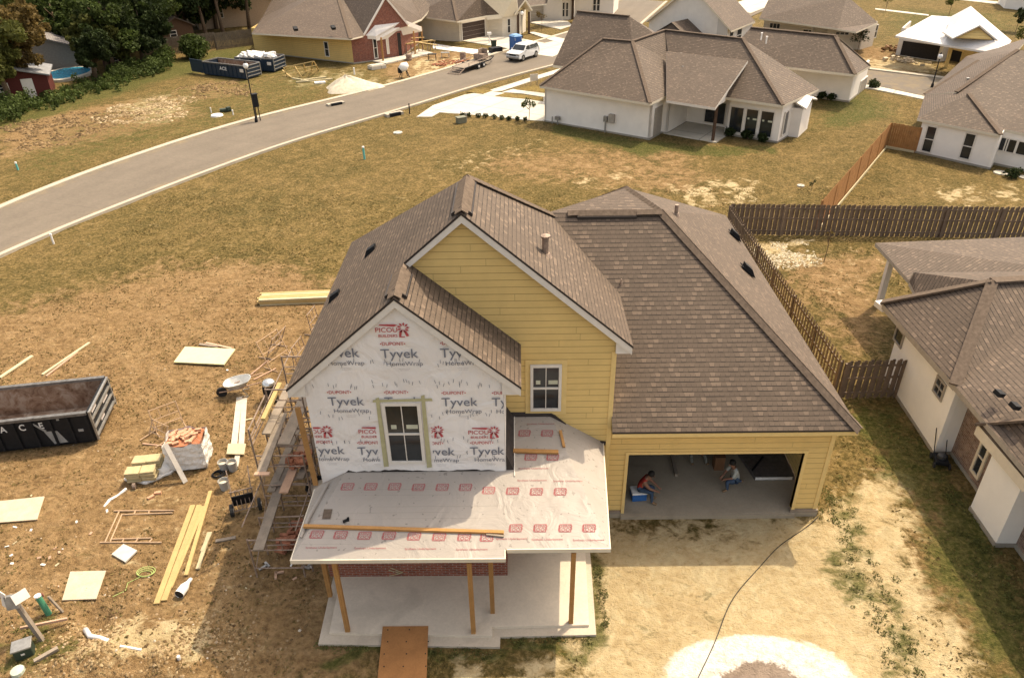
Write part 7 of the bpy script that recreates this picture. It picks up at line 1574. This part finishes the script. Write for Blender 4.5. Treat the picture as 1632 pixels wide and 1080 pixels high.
# heap of timber trusses
t = thing('truss_heap', 'leaning heap of bare timber frames near the yellow and brick house', 'timber frames', tuple(G(480, 122))); 
for a, b, za, zb in (((452, 108), (500, 98), .9, 1.5), ((452, 108), (458, 123), .95, 0), ((468, 106), (478, 124), 1.1, 0), ((500, 98), (508, 112), 1.5, 0), ((470, 118), (505, 110), .2, .5), ((480, 122), (470, 106), .1, 1.0), ((452, 116), (505, 104), .5, 1.0), ((498, 99), (496, 114), 1.4, .1), ((450, 112), (466, 125), .5, 0), ((484, 103), (488, 116), 1.2, 0)):
    p = G(a[0], a[1]+0, GZ+za); q = G(b[0], b[1], GZ+zb); MB().beam(p, q, .1, .06).build('timber', M['lumber'], t)
for i, (a, b, lab) in enumerate((((472, 132), (530, 127), 'timber lying in front of the truss heap'), ((480, 129), (520, 124), 'second timber lying in front of the truss heap'), ((466, 126), (492, 130), 'short timber at the left of the truss heap'))): gboard(lab, a, b, .15, .1, M['pale'], group='timbers by the truss heap')
p = G(601, 109); tag(MB().box((p.x, p.y, GZ+.15), (1.6, 1.0, .3), .6).box((p.x, p.y, GZ+.34), (1.4, .8, .08), .65).build('block_pallet', M['conc_w'], None, loc=tuple(p)), 'low pallet of pale blocks in front of the brick porch', 'pallet')
p = G(510, 133); tag(MB().box((p.x, p.y, GZ+.08), (1.0, .5, .12), .3).build('board_offcut', M['wht_pl'], None, loc=tuple(p)), 'white offcut on the grass left of the sand pile', 'offcut')
# mixer
p = G(645, 124); t = thing('cement_mixer', 'grey cement mixer with white drum standing on the grass by the far kerb', 'cement mixer', tuple(p), None, .4, world=False)
MB().tube([(-.35, 0, .75), (.0, 0, 1.0), (.4, 0, 1.2)], [.3, .42, .22], 14).build('drum', M['wht_pl'], t, smooth=True)
for sx in (-.4, .4): MB().tube([(sx, -.4, 0), (sx*.4, 0, .9), (sx, .4, 0)], .04, 6).build('leg', M['black'], t)
MB().box((-.4, 0, .7), (.35, .35, .45)).build('motor_box', M['black'], t)
# mason's yard in front of the brick porch
rr = random.Random(44)
for i, (px, py, c_, s_, lab) in enumerate(((689, 96, 'black', .6, 'dark saw bench in front of the brick house'), (738, 96, 'rust', .8, 'rusty drum near the trailer'), (652, 96, 'rust', .6, 'brown barrel by the brick porch'), (710, 92, 'steel', .5, 'grey work stand in the middle of the rubble'))):
    p = G(px, py); t = thing('work_stand' if i in (0, 3) else 'drum', lab, 'work stand' if i in (0, 3) else 'drum', tuple(p), 'gear in the brick house yard', world=False)
    if i in (0, 3):
        MB().box((0, 0, s_), (.9, .5, .06)).build('top', M[c_], t)
        for sx in (-.4, .4): MB().tube([(sx, -.2, 0), (sx*.9, 0, s_), (sx, .2, 0)], .03, 5).build('leg', M[c_], t)
    else: MB().lathe((0, 0, 0), [(.3, 0), (.32, s_*.3), (.3, s_*.33), (.32, s_*.66), (.3, s_), (.05, s_+.02)], 12).build('barrel', M[c_], t)
for i, (px, py, w_, lab) in enumerate(((716, 100, 1.2, 'spread of orange bricks on the ground near the trailer'), (735, 99, .8, 'small spread of orange bricks right of the big one'), (700, 104, .7, 'few orange bricks toward the kerb'))): p = G(px, py); brick_heap(lab, (p.x, p.y, GZ), w_, 22, 2, 60+i)
for i, (a, b, lab) in enumerate((((648, 70), (690, 64), 'long pale board on the trestles before the porch'), ((655, 66), (696, 72), 'pale board crossing the trestles before the porch'), ((640, 62), (676, 60), 'pale scaffold board close to the porch'))):
    p, q = G(*a, 1.0), G(*b, 1.0); lying('scaffold_plank', lab, 'plank', p, q, .25, .06, M['lumber'], 'boards on trestles at the brick house')
for i, px in enumerate((652, 664, 678, 690)):
    p = G(px, 86-(px-652)*.14); t = thing('trestle', 'timber trestle before the brick porch, number %s from the left' % 'one two three four'.split()[i], 'trestle', tuple(p), 'trestles at the brick house', world=False)
    for sx in (-.3, .3): MB().tube([(sx, -.25, 0), (sx*.7, 0, 1.0), (sx, .25, 0)], .035, 5).build('leg', M['rust'], t)
    MB().box((0, 0, 1.0), (.7, .08, .08)).build('beam', M['lumber'], t)
# portable toilet
p = G(822, 85); t = thing('portable_toilet', 'blue portable toilet behind the parked white car', 'portable toilet', tuple(p), None, R(35), world=False)
MB().bb((-.5, -.5, .05), (.5, .5, 1.75)).build('cabin', M['blue_pl'], t, bevel=.04); MB().bb((-.55, -.55, 0), (.55, .55, .1)).build('base', M['black'], t)
MB().hexa([(-.53, -.53, 1.75), (.53, -.53, 1.75), (.53, .53, 1.75), (-.53, .53, 1.75), (-.35, -.4, 1.92), (.35, -.4, 1.92), (.35, .4, 1.92), (-.35, .4, 1.92)]).build('roof', plain('light_blue_plastic', (.15, .3, .5), .5), t); MB().bb((-.34, -.53, .15), (.34, -.5, 1.6)).build('door', plain('darker_blue_plastic', (.015, .08, .26), .5), t)
mb = MB(); [mb.box((x, -.53, z), (.16, .03, .02)) for x in (-.42, .42) for z in (1.4, 1.5, 1.6)]; mb.build('vent_slots', M['white'], t)
# white SUV
a, b = G(824, 101), G(857, 90); d = (b-a).normalized(); mid = (a+b)/2+V(-d.y, d.x, 0)*.55
t = thing('parked_car', 'silver white SUV parked at the kerb facing the camera', 'car', (mid.x, mid.y, GZ+.06), None, math.atan2(d.y, d.x)+math.pi, world=False)
Lc, Wc = 3.9, 1.62; paint = plain('silver_white_paint', (.62, .62, .61), .25, .5, var=.03)
prof = [(-1.95, .38), (-1.97, .75), (-1.9, .92), (-1.78, 1.42), (-1.62, 1.5), (.25, 1.5), (.42, 1.44), (.95, .98), (1.78, .88), (1.93, .78), (1.97, .45), (1.9, .32), (-1.9, .32)]
mb = MB(); secs = [(-.5, .86), (-.485, .97), (-.3, 1), (.3, 1), (.485, .97), (.5, .86)]
vs = []
for k, (yy, sc_) in enumerate(secs):
    for x, z in prof:
        tuck = (.0 if z < .95 else (z-.95)*.28); y = yy*Wc; y = y*(1-tuck/.9) if abs(yy) > .4 else y; mb.v.append((x*(sc_*.03+.97), y, .32+(z-.32)*(1 if abs(yy) < .45 or z < 1.3 else .985)))
n = len(prof)
for k in range(len(secs)-1):
    for i in range(n): mb.f.append((k*n+i, k*n+(i+1) % n, (k+1)*n+(i+1) % n, (k+1)*n+i)); mb.mi.append(0)
mb.f.append(tuple(range(n))); mb.f.append(tuple(range(5*n, 6*n))[::-1]); mb.mi += [0, 0]
mb.build('body', paint, t)
for sx in (-1.25, 1.2):
    for sy in (-1, 1):
        w_ = MB().tube([(sx, sy*Wc*.38, .33), (sx, sy*(Wc*.5+.01), .33)], .34, 16).build('wheel', M['rubber'], t); MB().tube([(sx, sy*Wc*.44, .33), (sx, sy*(Wc*.5+.025), .33)], .19, 12).build('rim', M['steel'], w_)
for sy in (-1, 1):
    yy = lambda z: sy*(Wc/2*(1-(z-.95)*.28/.9)*1.0+.012)
    for x0_, x1_, x2_, x3_ in ((.78, -.12, -.12, .42), (-.2, -.95, -.95, -.2), (-1.03, -1.68, -1.6, -1.03)):
        MB().poly([(x0_, yy(1.02), 1.02), (x1_, yy(1.02), 1.02), (x2_, yy(1.38), 1.38), (x3_, yy(1.38), 1.38)]).build('side_window', M['glass'], t, solid=.01)
    MB().box((1.93, sy*.58, .72), (.1, .3, .16)).build('headlight', M['steel'], t); MB().box((.72, sy*(Wc/2+.08), 1.02), (.12, .16, .12)).build('mirror', paint, t)
MB().hexa([(.47, -.62, 1.41), (.47, .62, 1.41), (.92, .70, 1.02), (.92, -.70, 1.02), (.50, -.62, 1.44), (.50, .62, 1.44), (.95, .70, 1.04), (.95, -.70, 1.04)]).build('windshield', M['glass'], t)
MB().box((1.965, 0, .68), (.04, .8, .16)).build('grille', M['black'], t); MB().box((1.95, 0, .42), (.12, 1.5, .18)).build('bumper', M['steel'], t, bevel=.03); MB().box((-1.95, 0, .42), (.1, 1.5, .18)).build('bumper', M['steel'], t, bevel=.03)
for sy in (-.5, .5): MB().tube([(-1.4, sy, 1.54), (.1, sy, 1.54)], .025, 6).build('roof_rail', M['steel'], t)
# trailer
a, b = G(742, 118), G(797, 98); d = (b-a).normalized(); L = (b-a).length
t = thing('utility_trailer', 'flat steel utility trailer with ramp lowered on the street behind the car', 'trailer', (a.x, a.y, GZ+.06), None, math.atan2(d.y, d.x), world=False)
MB().bb((0, -.0, .42), (L*.72, 1.5, .48)).build('deck', M['grey_wood'], t); MB().beam((0, .0, .45), (L*.72, .0, .45), .07, .1).beam((0, 1.5, .45), (L*.72, 1.5, .45), .07, .1).beam((L*.72, 0, .45), (L, .75, .42), .07, .1).beam((L*.72, 1.5, .45), (L, .75, .42), .07, .1).build('frame', M['black'], t)
MB().beam((-1.0, .1, .05), (0, .1, .42), .06, .06).beam((-1.0, 1.4, .05), (0, 1.4, .42), .06, .06).beam((-.55, .1, .22), (-.55, 1.4, .22), .05, .05).beam((-1.0, .1, .05), (-1.0, 1.4, .05), .05, .05).beam((-.25, .1, .33), (-.25, 1.4, .33), .05, .05).build('ramp', M['rust'], t)
for x in (L*.33, L*.47):
    for sy in (-.12, 1.62): w_ = MB().tube([(x, sy-.09, .27), (x, sy+.09, .27)], .27, 14).build('wheel', M['rubber'], t); MB().tube([(x, sy-.1, .27), (x, sy+.1, .27)], .11, 10).build('rim', M['wht_pl'], w_)
for x in (L*.1, L*.4, L*.7): MB().tube([(x, 0, .48), (x, 0, .8)], .03, 6).tube([(x, 1.5, .48), (x, 1.5, .8)], .03, 6).build('side_post', M['rust'], t)
MB().tube([(L*.1, 1.5, .8), (L*.7, 1.5, .8)], .03, 6).tube([(L*.1, 0, .8), (L*.7, 0, .8)], .03, 6).build('side_rail', M['rust'], t)
p = a+d*(L*.62)+V(-d.y, d.x, 0)*.75
tag(MB().box((p.x, p.y, .75), (1.0, 1.1, .5), math.atan2(d.y, d.x)).box((p.x, p.y, 1.2), (.8, .1, .5), math.atan2(d.y, d.x)).box((p.x+.3, p.y+.2, 1.15), (.1, .8, .6), math.atan2(d.y, d.x)).build('equipment', M['rust'], None, loc=(p.x, p.y, .5)), 'dark rusty equipment loaded on the front of the trailer', 'equipment')
p = G(790, 84); tag(MB().box((p.x, p.y, GZ+.3), (1.3, .8, .5), .6).build('crate', M['black'], None, loc=tuple(p)), 'black box on the grass verge beyond the trailer', 'box')
# rubble of the far lot at the underlayment house
for i, (px, py, lab) in enumerate(((1440, 98, 'pile of pale rubble before the open garage'), (1424, 80, 'brown soil heap left of the open garage'))):
    p = G(px, py); mb = MB(); rr = random.Random(i+80)
    for k in range(30): mb.box((p.x+rr.gauss(0, .9), p.y+rr.gauss(0, .7), GZ+rr.uniform(0, .25)), (rr.uniform(.2, .6), rr.uniform(.1, .4), rr.uniform(.05, .3)), rr.uniform(0, 3), rr.uniform(-.4, .4))
    tag(mb.build('rubble_pile', M['osb'] if i == 0 else plain('brown_soil', (.2, .11, .05), .95), None, loc=tuple(p)), lab, 'rubble')

# ------------------------------------------------------------------ people in the garage and their things
def person(lab, loc, rz, J, shirt, pants, shoes, hairc, head_dir, group='workers in the garage'):
    """J: joint name -> (x, y, z) local, person faces +x"""
    t = thing('person', lab, 'person', loc, group, rz, world=False)
    names = ['pelvis', 'belly', 'chest', 'neck', 'headb', 'headt']
    rad = dict(pelvis=(.15, .13), belly=(.14, .12), chest=(.16, .13), neck=(.06, .06), headb=(.085, .075), headt=(.095, .08), sh=(.075, .075), el=(.048, .048), wr=(.032, .032), ha=(.042, .022), hip=(.095, .095), kn=(.065, .065), an=(.042, .042), toe=(.045, .032), fg=(.010, .010))
    V_, E_, R_, T_ = [], [], [], []
    def add(nm, key, par, tg): V_.append(J[nm] if isinstance(nm, str) else nm); R_.append(rad[key]); T_.append(tg); i = len(V_)-1; (E_.append((par, i)) if par is not None else None); return i
    pe = add('pelvis', 'pelvis', None, 1); be = add('belly', 'belly', pe, 0); ch = add('chest', 'chest', be, 0); ne = add('neck', 'neck', ch, 2)
    hb = add('headb', 'headb', ne, 2); add('headt', 'headt', hb, 2)
    for s_ in 'lr':
        sh = add('sh'+s_, 'sh', ch, 0); el = add('el'+s_, 'el', sh, 0 if J.get('long') else 2); wr = add('wr'+s_, 'wr', el, 2); ha = add('ha'+s_, 'ha', wr, 2)
        w3, h3 = Vector(J['wr'+s_]), Vector(J['ha'+s_]); dd_ = (h3-w3).normalized(); sd_ = dd_.cross(V(0, 0, 1)).normalized() if abs(dd_.z) < .9 else V(0, 1, 0)
        for k, l_ in zip((-.03, -.01, .01, .03), (.075, .085, .08, .06)): f1 = add(tuple(h3+sd_*k+dd_*l_*.5), 'fg', ha, 2); add(tuple(h3+sd_*k+dd_*l_+V(0, 0, -.02)), 'fg', f1, 2)
        add(tuple(w3.lerp(h3, .5)+sd_*.05), 'fg', ha, 2)
        hi = add('hip'+s_, 'hip', pe, 1); kn = add('kn'+s_, 'kn', hi, 1); an = add('an'+s_, 'an', kn, 1); add('toe'+s_, 'toe', an, 3)
    me = bpy.data.meshes.new('body'); me.from_pydata(V_, E_, []); o = bpy.data.objects.new('body', me); col.objects.link(o)
    md = o.modifiers.new('skin', 'SKIN'); sv = me.skin_vertices[0].data
    for i, r_ in enumerate(R_): sv[i].radius = r_; sv[i].use_root = (i == 0)
    o.modifiers.new('sub', 'SUBSURF').levels = 1
    dg = bpy.context.evaluated_depsgraph_get(); m2 = bpy.data.meshes.new_from_object(o.evaluated_get(dg)); m2.name = 'body'
    bpy.data.objects.remove(o); bpy.data.meshes.remove(me)
    for m in (shirt, pants, M['skin'], shoes): m2.materials.append(m)
    segs = [(Vector(V_[a]), Vector(V_[b]), T_[b]) for a, b in E_]
    for p in m2.polygons:
        c = p.center; best = 9; tg = 0
        for a, b, g_ in segs:
            ab = b-a; tt = max(0, min(1, (c-a).dot(ab)/max(ab.length_squared, 1e-6))); dist = (c-a-ab*tt).length
            if dist < best: best = dist; tg = g_
        p.material_index = tg; p.use_smooth = True
    bo = bpy.data.objects.new('body', m2); col.objects.link(bo); bo.parent = t
    hb_, ht_ = Vector(J['headb']), Vector(J['headt']); u_ = (ht_-hb_).normalized(); fdir = Vector(head_dir).normalized(); c = ht_+u_*.01
    sdv = u_.cross(fdir).normalized(); f2 = sdv.cross(u_).normalized()
    mb = MB()
    for i in range(7):      # hair cap
        for k in range(14):
            ph = i/6*1.75; a = 2*math.pi*k/14; back = -math.cos(a); r_ = .112
            dirv = u_*math.cos(ph)+(f2*math.cos(a)+sdv*math.sin(a))*math.sin(ph); lim = 1.0 if (math.cos(a) < .35 or ph < .8) else .82
            mb.v.append(tuple(c+dirv*r_*lim+u_*(-.01)))
    for i in range(6):
        for k in range(14): mb.f.append((i*14+k, i*14+(k+1) % 14, (i+1)*14+(k+1) % 14, (i+1)*14+k)); mb.mi.append(0)
    mb.build('hair', hairc, t, smooth=True)
    fc = hb_.lerp(ht_, .55); 
    MB().tube([fc+f2*.085+u_*.03, fc+f2*.115-u_*.01], [.012, .016], 6).build('nose', M['skin'], t)
    for s_ in (-1, 1): MB().lathe(tuple(fc+f2*.088+sdv*s_*.032+u_*.035), [(.002, -.008), (.01, 0), (.002, .008)], 6).build('eye', M['black'], t); MB().tube([fc+sdv*s_*.085+u_*.03, fc+sdv*s_*.098-u_*.02], .014, 6).build('ear', M['skin'], t)
    MB().beam(fc+f2*.088-sdv*.022-u_*.04, fc+f2*.088+sdv*.022-u_*.04, .01, .008).build('mouth', plain('lip', (.2, .07, .05)), t)
    return t
jeans = plain('blue_jeans', (.05, .08, .13), .9, .1, var=.25); greyc = plain('grey_work_shirt', (.32, .33, .30), .9, .1, var=.2); redc = plain('red_shirt', (.33, .04, .03), .9, .1, var=.2); boots = plain('tan_boots', (.22, .14, .08), .8, .2); hair = plain('black_hair', (.012, .01, .008), .7, .3, bump=.01); camo = plain('dusty_trousers', (.22, .22, .19), .9, .1, var=.5, sc=14)
K = .88      # figures share the scale of the surveyed site
def S(J): return {k: (tuple(x*K for x in v) if isinstance(v, tuple) else v) for k, v in J.items()}
p = G(1018, 798, 0); t = thing('cooler', 'blue cooler with a white lid used as a seat in the open garage', 'cooler', (p.x, p.y+.15, 0), None, R(5), world=False); MB().bb((-.22, -.17, 0), (.22, .17, .26)).build('box', M['blue_pl'], t, bevel=.02); MB().bb((-.235, -.185, .26), (.235, .185, .32)).build('lid', M['wht_pl'], t, bevel=.02)
person('person in a red shirt and jeans sitting hunched on the blue cooler', (p.x, p.y+.15, 0), R(-22), S(dict(pelvis=(.0, 0, .50), belly=(.05, 0, .63), chest=(.17, 0, .86), neck=(.26, 0, 1.0), headb=(.33, 0, 1.05), headt=(.37, 0, 1.17),
  shl=(.18, .17, .90), ell=(.38, .2, .70), wrl=(.58, .12, .62), hal=(.65, .09, .60), shr=(.18, -.17, .90), elr=(.38, -.2, .70), wrr=(.58, -.12, .60), har=(.65, -.09, .57),
  hipl=(.03, .1, .46), knl=(.47, .15, .50), anl=(.42, .14, .08), toel=(.60, .15, .04), hipr=(.03, -.1, .46), knr=(.47, -.13, .50), anr=(.50, -.14, .08), toer=(.68, -.15, .04), long=0)), redc, jeans, boots, hair, (1, 0, -.5))
p = G(1168, 776, 0); person('person in a grey shirt and jeans kneeling on one knee, facing left in the garage', (p.x, p.y, 0), R(195), S(dict(pelvis=(-.05, 0, .42), belly=(.0, 0, .58), chest=(.08, 0, .82), neck=(.12, 0, .97), headb=(.17, 0, 1.03), headt=(.19, 0, 1.15),
  shl=(.08, .17, .87), ell=(.22, .21, .65), wrl=(.38, .1, .56), hal=(.45, .07, .53), shr=(.08, -.17, .87), elr=(.22, -.21, .65), wrr=(.40, -.1, .56), har=(.47, -.07, .53),
  hipl=(-.03, .1, .40), knl=(.36, .13, .46), anl=(.30, .13, .08), toel=(.48, .14, .04), hipr=(-.03, -.1, .40), knr=(.05, -.14, .07), anr=(-.38, -.13, .09), toer=(-.46, -.13, .03), long=1)), greyc, jeans, boots, hair, (1, 0, -.3))
p = G(1112, 735, 0); person('person in dusty trousers sitting on the garage floor with legs stretched out', (p.x, p.y+.35, 0), R(-95), S(dict(pelvis=(-.1, 0, .13), belly=(-.17, 0, .28), chest=(-.2, 0, .52), neck=(-.18, 0, .68), headb=(-.14, 0, .74), headt=(-.13, 0, .86),
  shl=(-.2, .17, .57), ell=(-.05, .27, .36), wrl=(.14, .22, .28), hal=(.2, .2, .27), shr=(-.2, -.17, .57), elr=(-.05, -.27, .36), wrr=(.12, -.22, .28), har=(.18, -.2, .27),
  hipl=(-.06, .1, .13), knl=(.32, .28, .24), anl=(.62, .32, .08), toel=(.68, .36, .16), hipr=(-.06, -.1, .13), knr=(.34, -.22, .22), anr=(.66, -.2, .08), toer=(.74, -.2, .17), long=1)), greyc, camo, boots, hair, (1, 0, -.2))
# leaning post, brown box, bundle of material
a, b = G(1078, 759, 0), G(1071, 722, 0); lying('timber_post', 'pale square post lying on the garage floor between the two left workers', 'post', a+V(0, 0, .05), b+V(0, .9, .05), .1, .1, M['grey_wood'])
p = G(1147, 755, 0); t = thing('carton', 'brown carton beside the kneeling worker in the garage', 'box', (p.x, p.y+.3, 0), None, 0, world=False); MB().bb((-.14, -.14, 0), (.16, .16, .5)).build('box', plain('cardboard', (.16, .08, .04), .9), t); MB().bb((-.15, -.15, .5), (.17, .17, .52)).build('flap', plain('cardboard', (.16, .08, .04)), t)
p = G(1203, 765, 0); q = G(1275, 764, 0); t = thing('material_bundle', 'flat bundle of plastic wrapped sheets at the right side of the garage floor', 'bundle', tuple(p)); 
MB().hexa([(p.x, p.y, 0), (5.98, q.y, 0), (5.98, q.y+1.3, 0), (p.x-.25, p.y+1.3, 0), (p.x, p.y, .13), (5.98, q.y, .13), (5.98, q.y+1.3, .13), (p.x-.25, p.y+1.3, .13)]).build('sheets', plain('dark_wrapped_sheets', (.10, .09, .085), .35, .5, var=.4, sc=8, bump=.02), t)
MB().beam((p.x, p.y-.01, .08), (5.9, p.y-.01, .08), .02, .1).build('edge_wrap', M['plastic'], t); MB().beam((4.75, p.y+.3, .15), (5.25, p.y+.9, .17), .05, .03).build('strap', M['black'], t)
for o in list(bpy.data.objects):
    if o.type == 'MESH' and o.name.split('.')[0] in ('soffit', 'corner_board', 'foundation', 'side_post', 'side_rail', 'rake_board', 'fascia', 'porch_fascia', 'pallet', 'skid', 'top_rail', 'inner_lining', 'window_casing', 'brick_wall', 'garage_inner_wall', 'garage_door_frame', 'frame_bar', 'wall') and o.parent and not o.children: split_loose(o)
for o in bpy.data.objects:
    if o.type == 'MESH' and o.name.startswith('house_wrap') and len(o.data.polygons) == 12: split_loose(o); break
for o in list(bpy.data.objects):
    if '_w' in o: del o['_w']
